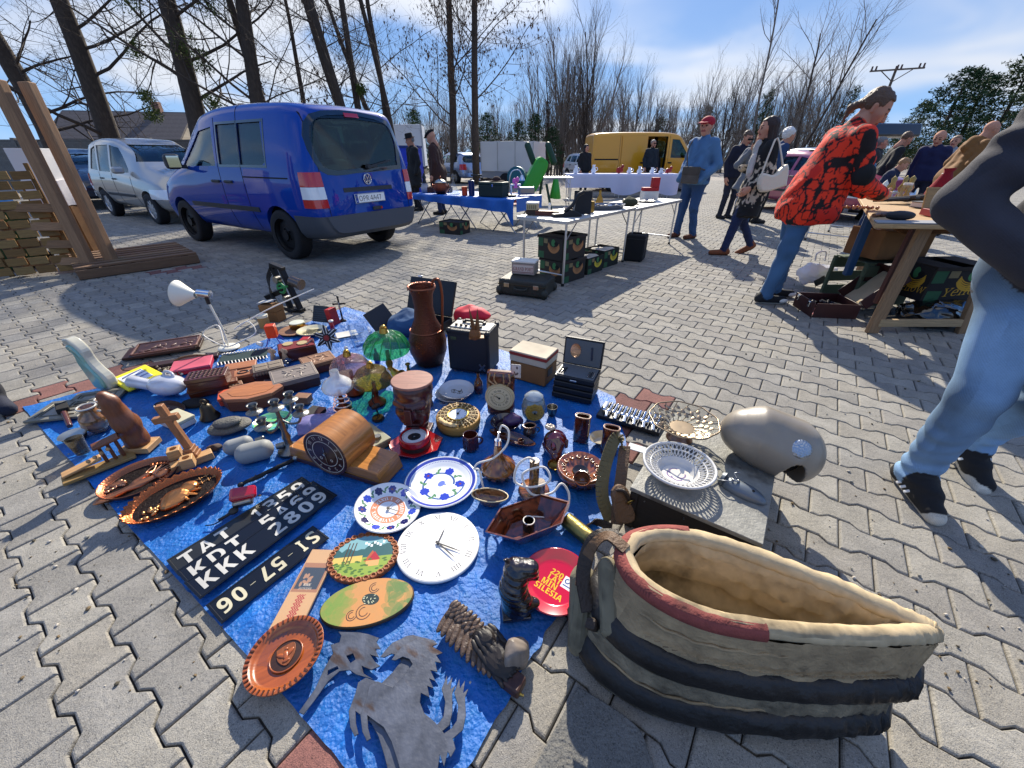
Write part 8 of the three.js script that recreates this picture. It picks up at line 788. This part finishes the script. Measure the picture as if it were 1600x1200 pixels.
{const t=thing('open_briefcase','open black briefcase with its lid up behind the copper jug','briefcase',[-.792,.001,-3.136],-24*R),m=mat('#16171a',.5,{bump:T.fine,bs:.001});part(t,'tray',[box(.46,.01,.32,[0,.006,0]),box(.46,.07,.012,[0,.035,.16]),box(.46,.07,.012,[0,.035,-.16]),box(.012,.07,.32,[.23,.035,0]),box(.012,.07,.32,[-.23,.035,0])],m);part(t,'lid',box(.46,.3,.035,[0,.21,-.22],[-.42,0,0],.01),m);part(t,'clasp',box(.04,.015,.02,[-.14,.355,-.28]),chrome);one('denim_bundle','crumpled blue jeans lying in the open briefcase','clothing',jitter(jitter(XF(new THREE.SphereGeometry(1,36,24),[0,.08,0],undefined,[.16,.1,.14]),.03,9),.008,30),mat('#2d557f',.9,{map:T.denim}),[-.843,.01,-3.002],.3);one('red_fabric','crumpled bright red cloth behind the amplifier','cloth',jitter(XF(new THREE.SphereGeometry(1,30,20),[0,.05,0],undefined,[.17,.07,.1]),.025,12),mat('#cf1836',.7),[-.372,.001,-3.318]);one('dark_folder','dark slim folder leaning against the briefcase','folder',[box(.2,.22,.02,[0,.11,0],[-.6,0,.3])],mat('#1b1d26',.5),[-1.06,.002,-3.021],.7);}
{// guitar amplifier
  const t=thing('guitar_amplifier','black practice amplifier with a mesh grille and a pale control panel on top','amplifier',[-.255,.017,-2.396],-17*R),m=mat('#14161c',.55,{bump:T.fine,bs:.001});part(t,'cabinet',box(.29,.29,.2,[0,.15,0],undefined,.012),m);const tx=print(256,256,(g,w)=>{g.fillStyle='#17191f';g.fillRect(0,0,w,w);g.fillStyle='#3c4048';for(let i=0;i<48;i++)for(let j=0;j<48;j++)if((i + j)% 2)g.fillRect(i*5.33,j*5.33,2.6,2.6);});const g=new THREE.PlaneGeometry(.25,.24);g.translate(0,.145,.102);part(t,'grille',keep(g),printed(tx,.5));part(t,'badge',box(.04,.02,.004,[-.095,.24,.104]),mat('#3f4a30',.4));part(t,'cross_emblem',[bar([.075,.03,.104],[.115,.075,.104],.012,.003),bar([.115,.03,.104],[.075,.075,.104],.012,.003)],silverM);part(t,'control_panel',box(.27,.008,.12,[0,.298,.0]),mat('#cfcabd',.4,{map:T.mottle}));for(let i=0;i<6;i++)part(t,'knob',cyl(.008,.009,.014,[-.1 + i*.034,.308,.035],undefined,12),blackP);part(t,'handle',[box(.13,.014,.025,[0,.318,-.03],undefined,.005),box(.02,.02,.03,[-.07,.308,-.03]),box(.02,.02,.03,[.07,.308,-.03])],blackP);for(const[x,z]of[[-1,-1],[1,-1],[-1,1],[1,1]])part(t,'corner_guard',ball(.02,.02,.02,[x*.132,.284,z*.09],undefined,10),blackP);
  const k=thing('winged_carving','small brown wooden carving with two pointed wings standing on the amplifier','carving',[-.222,.325,-2.169],.1);part(k,'block',jitter(lathe([[0,0],[.038,0],[.034,.03],[.024,.06]],7),.003,40),wood('#8a5524',.5));for(const[x,h]of[[-.016,.15],[.02,.14]])part(k,'wing',jitter(XF(new THREE.ConeGeometry(.018,h,6),[x,.05 + h / 2,0],[0,0,x>0?-.06:.16]),.002,50),wood('#7d4d22',.5));part(k,'base',box(.09,.008,.05,[.01,.004,0]),wood('#a06a34'));}
{// carved tiki mask
  const t=thing('carved_mask','tall dark red wooden mask with a carved stern face','mask',[-.489,.017,-1.666],-.1),o=[[-.055,0],[.055,0],[.085,.14],[.092,.26],[-.092,.26],[-.085,.14]],m=wood('#4a1613',.35,{clearcoat:.5});const f=(()=>{const ps=[cap([0,.05,0],[0,.22,0],.05,.085,SKIN),cap([-.06,.185,.062],[-.012,.175,.075],.014,.013,SKIN,{k:.02}),cap([.06,.185,.062],[.012,.175,.075],.014,.013,SKIN,{k:.02}),cap([0,.17,.075],[0,.115,.075],.012,.018,SKIN,{k:.015}),cap([-.03,.08,.052],[.03,.08,.052],.01,.01,SKIN,{k:.01}),cap([-.028,.058,.046],[.028,.058,.046],.009,.009,SKIN,{k:.01}),cap([-.05,.13,.045],[-.045,.1,.04],.025,.02,SKIN),cap([.05,.13,.045],[.045,.1,.04],.025,.02,SKIN)],F=field(ps);return nets((x,y,z)=>Math.max(F(x,y,z),y - .262,-y),...bounds(ps,.02),.0055);})();t.scale.setScalar(1.14);part(t,'face',f,m);part(t,'top_rim',extr(ring(.09,.085,30),.012,.003,true).translate(0,.258,0),wood('#a5705e',.5));part(t,'foot',box(.12,.02,.08,[0,.01,0]),m);for(const s of[-1,1]){part(t,'eye',ball(.017,.009,.006,[s*.038,.155,.072]),wm.f);part(t,'brow',bar([s*.012,.178,.088],[s*.068,.192,.066],.014,.012),m);part(t,'cheek_cut',bar([s*.05,.125,.066],[s*.03,.06,.056],.005,.006),wm.f);}part(t,'nose',bar([0,.175,.092],[0,.105,.098],.03,.024),m);part(t,'lip',[bar([-.035,.085,.07],[.035,.085,.07],.012,.012),bar([-.03,.062,.064],[.03,.062,.064],.012,.012)],m);}
for(const[l,p,ry,y]of[['grey porcelain plate with a brown print, upper of the pair',[-.331,.042,-2.015],.2,1],['grey porcelain plate lying under its twin',[-.355,.017,-2.012],0,0]])plate('grey_plate',l,'plate',p,.105,.022,print(256,256,(g,w)=>{g.fillStyle='#b9bcc0';g.fillRect(0,0,w,w);g.strokeStyle='#5a544a';g.lineWidth=5;for(let i=0;i<14;i++){g.beginPath();g.arc(128 + 26*Math.cos(i),132 + 20*Math.sin(i*1.4),14,i,i + 2.5);g.stroke();}}),glaze('#b4b7ba'),[.05*y,0,0],ry);
{const t=thing('wicker_clock','round tan clock with a woven wicker face and a small white dial','clock',[-.287,.017,-1.723],.1),m=mat('#b98a3c',.6,{map:T.wood});part(t,'case',lathe([[0,0],[.112,0],[.118,.02],[.118,.05],[.11,.06],[0,.06]],48),m);for(let i=0;i<34;i++){const a=i / 34*2*PI;part(t,'woven_strip',[box(.05,.006,.008,[.082*Math.cos(a),.063 + .002*(i % 2),.082*Math.sin(a)],[0,-a,0])],mat(i % 2?'#c9b07c':'#4a3a22',.6));}for(const r_ of[.072,.092])part(t,'woven_ring',XF(new THREE.TorusGeometry(r_,.003,6,48),[0,.067,0],[PI / 2,0,0]),mat('#8d744a',.6));part(t,'straw_braid',Array.from({length:9},(_,i)=>ball(.016,.01,.012,[.1*Math.cos(1.75 + i*.12),.07,.1*Math.sin(1.75 + i*.12)],[0,i,0],8)),mat('#dcbc84',.7));part(t,'dial',disc(.052,[0,.066,0]),printed(numerals(ARA,{bg:'#dfe4ea',fg:'#222',r:.4,font:'bold 50px sans-serif'}),.3));part(t,'dial_ring',XF(new THREE.TorusGeometry(.053,.005,8,40),[0,.066,0],[PI / 2,0,0]),brass);dialHands(t,0,.07,0,.022,3.4,.034,.5,darkM,true);t.rotation.x=.05;}
{const t=thing('red_dial_scale','red kitchen scale with a round glass dial on a wide red tray','scale',[-.477,.017,-1.529],.15),m=mat('#9c1218',.25,{clearcoat:.8});part(t,'tray',lathe([[0,.01],[.1,.01],[.128,.024],[.132,.02],[.1,.0],[0,0]],7,undefined,undefined,[1.05,1,.85]),m);part(t,'drum',lathe([[.072,.012],[.074,.07],[.066,.076],[.06,.07]],40),m);part(t,'mesh_band',lathe([[.0752,.018],[.0756,.04]],40),mat('#211c1e',.5));part(t,'dial',disc(.062,[0,.066,0]),printed(numerals(['','','','','','','','','','','',''],{bg:'#c8cdd2',fg:'#222',r:.4,post:(g,w)=>{g.strokeStyle='#333';g.lineWidth=5;for(let i=0;i<60;i++){const a=i / 60*2*PI;g.beginPath();g.moveTo(w / 2 + Math.cos(a)*210,w / 2 + Math.sin(a)*210);g.lineTo(w / 2 + Math.cos(a)*(i % 5?228:190),w / 2 + Math.sin(a)*(i % 5?228:190));g.stroke();}g.fillStyle='#25292c';g.beginPath();g.ellipse(w / 2,w / 2 + 14,130,120,0,0,7);g.fill();g.fillStyle='#6a7076';g.beginPath();g.arc(w / 2,w / 2 + 10,20,0,7);g.fill();}}),.15,{clearcoat:1}));}
{// two ceramic clocks and the carton behind them
  const t=thing('slab_clock','upright streaky brown ceramic clock with a big cream dial','clock',[-.061,.017,-1.821],-.14),m=ceram('#7a4a2c');part(t,'slab',jitter(box(.15,.27,.06,[0,.136,0],undefined,.02),.004,14),m);part(t,'glaze_run',[-.05,-.025,.02,.05].map((x,i)=>tube([[x,.27,.03],[x*1.1,.23,.034],[x*.6 + .01,.2,.034]],.005,6)),ceram('#c9a070'));part(t,'dial_rim',cyl(.078,.08,.02,[0,.13,.036],[PI / 2,0,0],44),mat('#cbb78a',.5));const g=new THREE.CircleGeometry(.07,44);g.translate(0,.13,.0465);part(t,'dial',keep(g),printed(numerals(ROM,{bg:'#d8c9a2',fg:'#1d1914',r:.31,font:'bold 50px serif',radial:true,pre:(q,w)=>{q.strokeStyle='#a08a58';q.lineWidth=8;for(const k of[.45,.22]){q.beginPath();q.arc(w / 2,w / 2,w*k,0,7);q.stroke();}}}),.5));dialHands(t,0,.13,.048,.024,-.9,.036,-1.15,darkM);
  const u=thing('vase_clock','grey-blue ceramic vase with a knobbed lid and a golden clock dial','clock',[.116,.017,-1.765],.05);part(u,'vase',lathe([[0,0],[.04,0],[.062,.04],[.066,.09],[.055,.13],[.04,.145]],36),glaze('#7d8a8e'));part(u,'lid',lathe([[.048,.142],[.05,.15],[.03,.168],[0,.174]],32),glaze('#aab4ba'));part(u,'dial_boss',cyl(.05,.053,.03,[0,.082,.048],[PI / 2 - .06,0,0],8),mat('#a8883e',.4));const h=new THREE.CircleGeometry(.046,40);h.rotateX(-.06);h.translate(0,.083,.0645);part(u,'dial',keep(h),printed(numerals(ROM,{bg:'#a88a3a',fg:'#15110a',r:.39,font:'bold 58px serif',radial:true,pre:(q,w)=>{q.fillStyle='#8f7430';q.beginPath();q.arc(w / 2,w / 2,w*.31,0,7);q.fill();}}),.35));dialHands(u,0,.083,.066,.02,.15,.026,2.3,darkM);
  bx('red_striped_carton','cardboard carton with red printed edges and a pale top',[.139,.017,-2.251],-30*R,[.25,.2,.17],cardBrown,mat('#cdbfa6',.8,{map:T.mottle}),(l,w,h,d)=>{part(l,'red_edge',[box(w + .008,.02,.003,[0,h*.9,d / 2 + .004]),box(.003,.02,d + .008,[w / 2 + .004,h*.9,0])],mat('#8f2c24',.7));part(l,'printed_label',box(.003,.05,.07,[w / 2 + .002,h*.4,.02]),mat('#3c3a38',.7));});one('picture_card','small pale picture card standing on the striped carton','card',[box(.055,.08,.008,[0,.04,0],[-.06,0,0])],printed(print(128,180,(g,w,h)=>{g.fillStyle='#d8cfc6';g.fillRect(0,0,w,h);g.fillStyle='#6a5a58';for(const[x,y]of[[80,40],[60,130],[40,110],[84,120]]){g.beginPath();g.ellipse(x,y,20,14,x,0,7);g.fill();}g.strokeStyle='#7a6a66';g.lineWidth=4;g.strokeRect(8,8,w - 16,h - 16);}),.6),[.021,.217,-1.875],-.2);}
{const t=thing('tool_case','open black case with a mirror in its lid and tiered dark trays','case',[.393,.017,-2.056],-24*R),m=mat('#17191d',.45),g=mat('#5c5f62',.6);for(let i=0;i<4;i++)part(t,'tier',box(.24,.032,.17,[0,.02 + i*.034,.01*(3 - i)],undefined,.005),m);part(t,'tray_bed',box(.22,.006,.15,[0,.14,0]),g);const l=part(t,'lid',box(.24,.17,.02,[0,.225,-.095],[-.14,0,0],.004),m);part(l,'lid_lining',box(.22,.15,.004,[0,.225,-.083],[-.14,0,0]),g);part(l,'oval_mirror',XF(cyl(.032,.032,.005,[0,0,0],[PI / 2,0,0],32),[-.045,.235,-.082],[-.14,0,0],[1,1.35,1]),metal('#8a6f62',.08));part(l,'nail_file',box(.012,.08,.006,[.055,.23,-.08],[-.14,0,.08]),mat('#1c2a40',.3));for(let i=0;i<6;i++)part(t,'implement',box(.008,.008,.07,[(i<3?-.1:.07)+(i % 3)*.014,.147,.02]),i % 2?silverM:blackP);part(t,'clasp',box(.04,.012,.006,[0,.125,.1]),chrome);}
{// cutlery case
  const t=thing('cutlery_tray','black tray with rows of chrome cutlery set in slots','cutlery',[.65,.017,-1.765],-30*R),m=mat('#1b1c1f',.4);part(t,'tray',box(.34,.022,.16,[0,.011,0]),m);for(let i=0;i<12;i++){const x=-.145 + i*.026;part(t,'fork',[box(.012,.006,.07,[x,.03,-.03],[.12,0,0]),ball(.011,.005,.018,[x,.034,.02],undefined,10)],chrome);part(t,'slot_rib',box(.004,.014,.14,[x + .013,.028,0]),m);}for(let i=0;i<6;i++)part(t,'knife',box(.016,.006,.06,[-.12 + i*.05,.032,.055],[0,.15,0]),chrome);const k=one('cutlery_card','small grey printed card at the near end of the cutlery tray','card',[box(.08,.004,.05,[0,0,0])],mat('#b4b8bc',.5),[.601,.05,-1.479],-.5);}
{const t=thing('ribbed_mug','small ribbed dark brown glazed mug','mug',[-.202,.017,-1.514],.2),m=glaze('#4a1d14');part(t,'cup',lathe([[0,.004],[.032,0],[.036,.02],[.036,.085],[.034,.09],[.031,.085],[.03,.01],[0,.008]],32),m);part(t,'handle',XF(new THREE.TorusGeometry(.022,.005,8,18,PI),[.036,.045,0],[0,0,-PI / 2]),m);for(let i=0;i<20;i++)part(t,'rib',rod([.0365*Math.cos(i*.314),.008,.0365*Math.sin(i*.314)],[.0365*Math.cos(i*.314),.065,.0365*Math.sin(i*.314)],.0026,.0026,5),m);}
{const t=thing('long_boat_dish','long brown glazed boat-shaped candle dish behind the lamp bases','dish',[0,.017,-1.57],-28*R);part(t,'hull',jitter(XF(lathe([[0,0],[.05,0],[.075,.03],[.07,.03],[.045,.008],[0,.008]],36),undefined,undefined,[1.75,1,.55]),.002,20),ceram('#5a2f1c'));for(const x of[-.05,.05])part(t,'candle_well',lathe([[.014,.008],[.016,.028],[.012,.028]],16,[x,0,0]),ceram('#7a4526'));one('dark_bowl','dark purple glazed bowl between the slab clock and the boat dish','bowl',lathe([[0,.005],[.05,.008],[.08,.04],[.077,.041],[.04,.0]],32),glaze('#2c2032'),[-.034,.017,-1.689]);}
{const t=thing('cream_jug','squat dark glazed creamer with a pinched brown lip','jug',[.092,.017,-1.611],.2);part(t,'body',lathe([[0,0],[.025,0],[.038,.025],[.032,.05],[.022,.062],[.026,.07]],28),glaze('#2c2a30'));part(t,'lip',XF(new THREE.TorusGeometry(.024,.004,8,24),[-.004,.07,0],[PI / 2,0,0],[1.35,1,1]),ceram('#a8703c'));part(t,'handle',XF(new THREE.TorusGeometry(.016,.004,6,14,PI),[.034,.038,0],[0,0,-PI / 2]),glaze('#2c2a30'));}
{const t=thing('face_mask','glossy dark red ceramic head of a man with white flowers in the hair, lying back','mask',[.211,.05,-1.498],-.5),g=HEAD.clone();g.deleteAttribute('color');g.setAttribute('uv',new THREE.BufferAttribute(new Float32Array(g.attributes.position.count*2),2));part(t,'face',XF(g,[0,0,0],[-.75,.1,.45],.66),mat('#4a1513',.12,{clearcoat:1}));for(let i=0;i<7;i++)part(t,'flower',ball(.012,.01,.012,[.016*Math.cos(i*.9)- .045,.075,.012*Math.sin(i*.9)- .03],undefined,8),glaze('#cdbba0'));}
for(const[l,p]of[['tall flattened brown glazed vase, farther of the pair',[.348,.017,-1.58]],['tall flattened brown glazed vase, nearer of the pair',[.468,.017,-1.485]]]){const t=thing('flat_vase',l,'vase',p,-.35,'flattened brown vases'),o=ring(.04,.024,36,(a)=>1 / Math.max(Math.abs(Math.cos(a)),Math.abs(Math.sin(a)))**.35);part(t,'wall',[extr(o,.15,.003,true,[o.map(([x,z])=>[x*.86,z*.8])])],ceram('#5c2f1e'));part(t,'base',extr(o.map(([x,z])=>[x*.9,z*.9]),.01,0,true),ceram('#5c2f1e'));part(t,'rim',tube(o.map(([x,z])=>[x*.94,.15,z*.92]),.003,6,72,true),mat('#b98a6a',.3));}
one('cream_dish','cream glazed wavy dish behind the nearer brown vase','dish',[jitter(lathe([[0,.005],[.05,.006],[.075,.035],[.072,.035],[.046,.0]],30,undefined,undefined,[1.15,1,.8]),.004,18)],glaze('#cdbf9e'),[.471,.017,-1.559]);
// brown ceramic lamp bases with loops of white flex
{const t=thing('lamp_base','bulbous brown ceramic lamp base with a long neck and a row of dark dots','lamp base',[-.061,.017,-1.33],0),m=ceram('#a06a38');part(t,'body',lathe([[0,0],[.05,0],[.078,.03],[.076,.06],[.045,.09],[.022,.115],[.016,.17],[.018,.18]],40),m);for(let i=0;i<12;i++)part(t,'glazed_dot',ball(.011,.011,.004,[.078*Math.sin(i*.524),.036,.078*Math.cos(i*.524)],[0,i*.524,0],10),mat('#17191f',.15));part(t,'socket',[cyl(.014,.018,.02,[0,.19,0]),rod([0,.19,0],[.006,.24,0],.006)],chrome);part(t,'flex',tube([[.006,.24,0],[.02,.275,.0],[.045,.26,.01],[.04,.2,.03],[-.02,.14,.05],[-.085,.12,.06],[-.1,.1,.07],[-.08,.11,.085],[-.06,.02,.1],[-.03,.004,.13]],.0045,8,90),cord);}
{const t=thing('lamp_base','low brown ceramic lamp base with an upright cylinder, wound with white flex','lamp base',[.093,.017,-1.213],0),m=ceram('#9a6236');part(t,'saucer',lathe([[0,0],[.055,0],[.068,.02],[.06,.036],[.02,.045],[0,.046]],36),m);part(t,'cylinder',[cyl(.024,.026,.06,[.02,.06,.02]),cyl(.02,.022,.14,[.0,.1,-.02])],ceram('#8a6a3c'));part(t,'flex',tube([[0,.17,-.02],[-.03,.2,0],[-.07,.17,.01],[-.08,.1,.03],[-.02,.09,.05],[.06,.12,.04],[.04,.15,.0],[-.05,.13,.02],[-.01,.06,.06],[.07,.07,.06],[.11,.09,.03],[.14,.05,.05],[.12,.01,.11],[.04,.006,.13],[-.06,.006,.12]],.0048,8,140),cord);}
{const t=thing('round_flask_dish','big round brown glazed dish with a dark eye and a spout','dish',[.305,.017,-1.317],.2),m=ceram('#9a5a30');part(t,'dish',lathe([[0,.03],[.03,.032],[.07,.05],[.098,.066],[.105,.06],[.108,.04],[.09,.005],[0,0]],48),m);part(t,'eye',lathe([[0,.036],[.026,.037],[.034,.042],[.036,.038]],32),mat('#1c1a1c',.12));part(t,'spout',XF(lathe([[.026,0],[.032,.03],[.036,.045],[.031,.044],[.024,.01],[0,.008]],26),[-.03,.05,.085],[.35,0,.1]),ceram('#7a4626'));for(let i=0;i<14;i++)part(t,'raised_ring',XF(new THREE.TorusGeometry(.009,.003,6,14),[.075*Math.cos(i*.45),.055,.075*Math.sin(i*.45)],[PI / 2,0,0]),ceram('#c48a58'));for(let i=0;i<7;i++)part(t,'side_dot',ball(.01,.01,.004,[.107*Math.sin(-.9 + i*.3),.034,.107*Math.cos(-.9 + i*.3)],[0,-.9 + i*.3,0],10),mat('#241410',.2));}
{// leather harness belts and a brass cylinder
  const t=thing('leather_belts','stiff olive-brown leather belts with a buckled pouch leaning on the low chest','belts',[.386,.01,-1.122],0),ol=mat('#6f6440',.7,{map:T.mottle,bump:T.fine,bs:.002}),ribbon=(n,pts,w,m)=>{const c=new THREE.CatmullRomCurve3(pts.map((q)=>V(...q))),l=[],N=30;for(let i=0;i<N;i++){const a=c.getPoint(i / N),b=c.getPoint((i + 1)/ N);l.push(bar(a.toArray(),b.toArray(),w,.006));}part(t,n,l,m);};ribbon('belt',[[.0,.02,.06],[-.03,.1,.0],[.0,.2,-.1],[.05,.25,-.17],[.08,.2,-.15]],.05,ol);ribbon('belt',[[.08,.22,-.15],[.05,.16,-.05],[.03,.09,.02],[.02,.02,.08]],.045,leather);part(t,'pouch',jitter(XF(extr(smooth([[-.035,-.07],[.035,-.075],[.04,.03],[.0,.075],[-.035,.04]],4),.03,.008),[.03,.1,.04],[-.5,.2,.2]),.003,26),leather);part(t,'buckle_strap',tube([[-.005,.15,.035],[.03,.17,.05],[.065,.12,.06]],.007,8),leatherD);part(t,'buckle',XF(new THREE.TorusGeometry(.014,.003,6,16),[.062,.125,.065],[.4,.3,0]),brass);ribbon('strap_end',[[.0,.015,.09],[-.06,.012,.06],[-.1,.01,.08]],.03,leatherD);for(let i=0;i<12;i++)part(t,'stitch',box(.006,.003,.004,[.04 + .004*i,.03 + i*.015,.07 - i*.016]),cord);
  const k=thing('brass_cylinder','dull brass cylinder lying on the tarp next to the belts','cylinder',[.247,.045,-1.01],-.856);part(k,'tube',cyl(.03,.03,.11,[0,0,0],[0,0,PI / 2],28),metal('#9a8a52',.4,{bump:T.fine,bs:.0008}));part(k,'end_cap',[cyl(.031,.031,.008,[.056,0,0],[0,0,PI / 2],28),cyl(.01,.01,.014,[.06,0,0],[0,0,PI / 2],14)],metal('#7d7046',.4));}
// ----- more small finds filling the gaps between the larger goods
{
  const S={cup:(k)=>[lathe([[0,.004],[.022,0],[.03,.03],[.034,.06],[.031,.06],[.02,.008]],22)],bottle:()=>[lathe([[0,0],[.026,0],[.03,.04],[.024,.075],[.01,.1],[.011,.13],[.008,.13]],20)],boxlet:()=>[box(.09,.04,.06,[0,.02,0]),box(.094,.012,.064,[0,.046,0])],ash:()=>[lathe([[0,.006],[.04,.008],[.055,.025],[.052,.026],[.036,0]],24)],stick:()=>[lathe([[0,0],[.034,0],[.03,.01],[.01,.02],[.013,.05],[.008,.09],[.018,.105],[.014,.11]],20)],fig:()=>[lathe([[0,0],[.026,0],[.016,.04],[.02,.06],[.008,.075]],14),ball(.014,.017,.014,[0,.088,0]),ball(.03,.01,.01,[0,.055,.01])],book:()=>[box(.12,.022,.085,[0,.011,0]),box(.124,.003,.09,[0,.024,0])],lump:()=>[jitter(ball(.055,.035,.04,[0,.03,0],undefined,14),.012,30)]};
  const rows=[['brass_candlestick','brass candlestick left of the carved red mask','candlestick',[-.659,.017,-2.056],'stick',brass,1.3],['brass_candlestick','short brass candlestick between the copper jug and the mask','candlestick',[-.668,.017,-2.234],'stick',brass,.95],['amethyst_geode','dark purple crystal lump at the foot of the slab clock','stone',[0,.017,-1.712],'lump',mat('#3a2450',.25),1],['silver_cup','small tarnished silver cup right of the vase clock','cup',[.222,.017,-1.808],'cup',pewter,.9],['glass_ashtray','clear glass ashtray before the grey plates','ashtray',[-.399,.017,-1.847],'ash',pane('#eef2f2',.05),1],['brown_flask','little brown glazed flask between the amplifier and the plates','flask',[-.204,.017,-2.056],'bottle',ceram('#5a2f1c'),1],['white_figurine','white china figurine in front of the acrylic rack','figurine',[-1.159,.017,-2.495],'fig',glaze('#e6e2da'),1],['china_bell_girl','pink china figurine behind the pink glass lamp','figurine',[-1.142,.017,-2.34],'fig',glaze('#d8a8a0'),.95],['green_book','small green book between the relief box and the star badge','book',[-1.086,.017,-2.234],'book',mat('#2c4a38',.7),1],['little_chest','tiny brown chest in front of the large flat carved box','box',[-1.219,.017,-1.94],'boxlet',wm.c,.9],['little_casket','little dark casket left of the large flat carved box','box',[-1.5,.017,-2.072],'boxlet',wm.f,1],['tea_tin','red tea tin behind the medal box','tin',[-1.583,.017,-2.758],'boxlet',mat('#a8202a',.4),.9],['perfume_bottle','small clear bottle beside the glass tray','bottle',[-1.191,.017,-2.734],'bottle',pane('#e8eef4',.04),.9],['blue_vial','small blue glass bottle left of the green lamp','bottle',[-.942,.017,-2.454],'bottle',mat('#2c50b0',.08,{transmission:.6,thickness:0}),.8],['pewter_cup','dented pewter cup in front of the carved box lids','cup',[-1.258,.017,-1.86],'cup',pewter,.8],['rust_lump','rusty iron weight beside the two grey bottles','weight',[-1.45,.017,-1.5],'lump',mat('#4a352a',.8,{map:T.dirt}),.6],['china_dog','small brown china dog behind the wicker clock','figurine',[-.476,.017,-1.913],'fig',glaze('#8a6a4a'),.85],['old_prayer_book','worn black prayer book behind the candelabrum','book',[-1.103,.017,-1.796],'book',mat('#1d1a1a',.7,{map:T.dirt}),1],['brass_ashtray','brass ashtray under the lamp flex at the right','ashtray',[.202,.017,-1.381],'ash',brass,.7],['blue_matchbox','blue cardboard packet beside the medal box','packet',[-1.319,.017,-2.454],'boxlet',mat('#3a5a9a',.7),.7]];
  for(const[n,l,c,p,k,m,s]of rows){const o=one(n,l,c,S[k](),m,p,(p[0]*37)% 3);o.scale.setScalar(s);}
}
renderer.render(scene,camera);
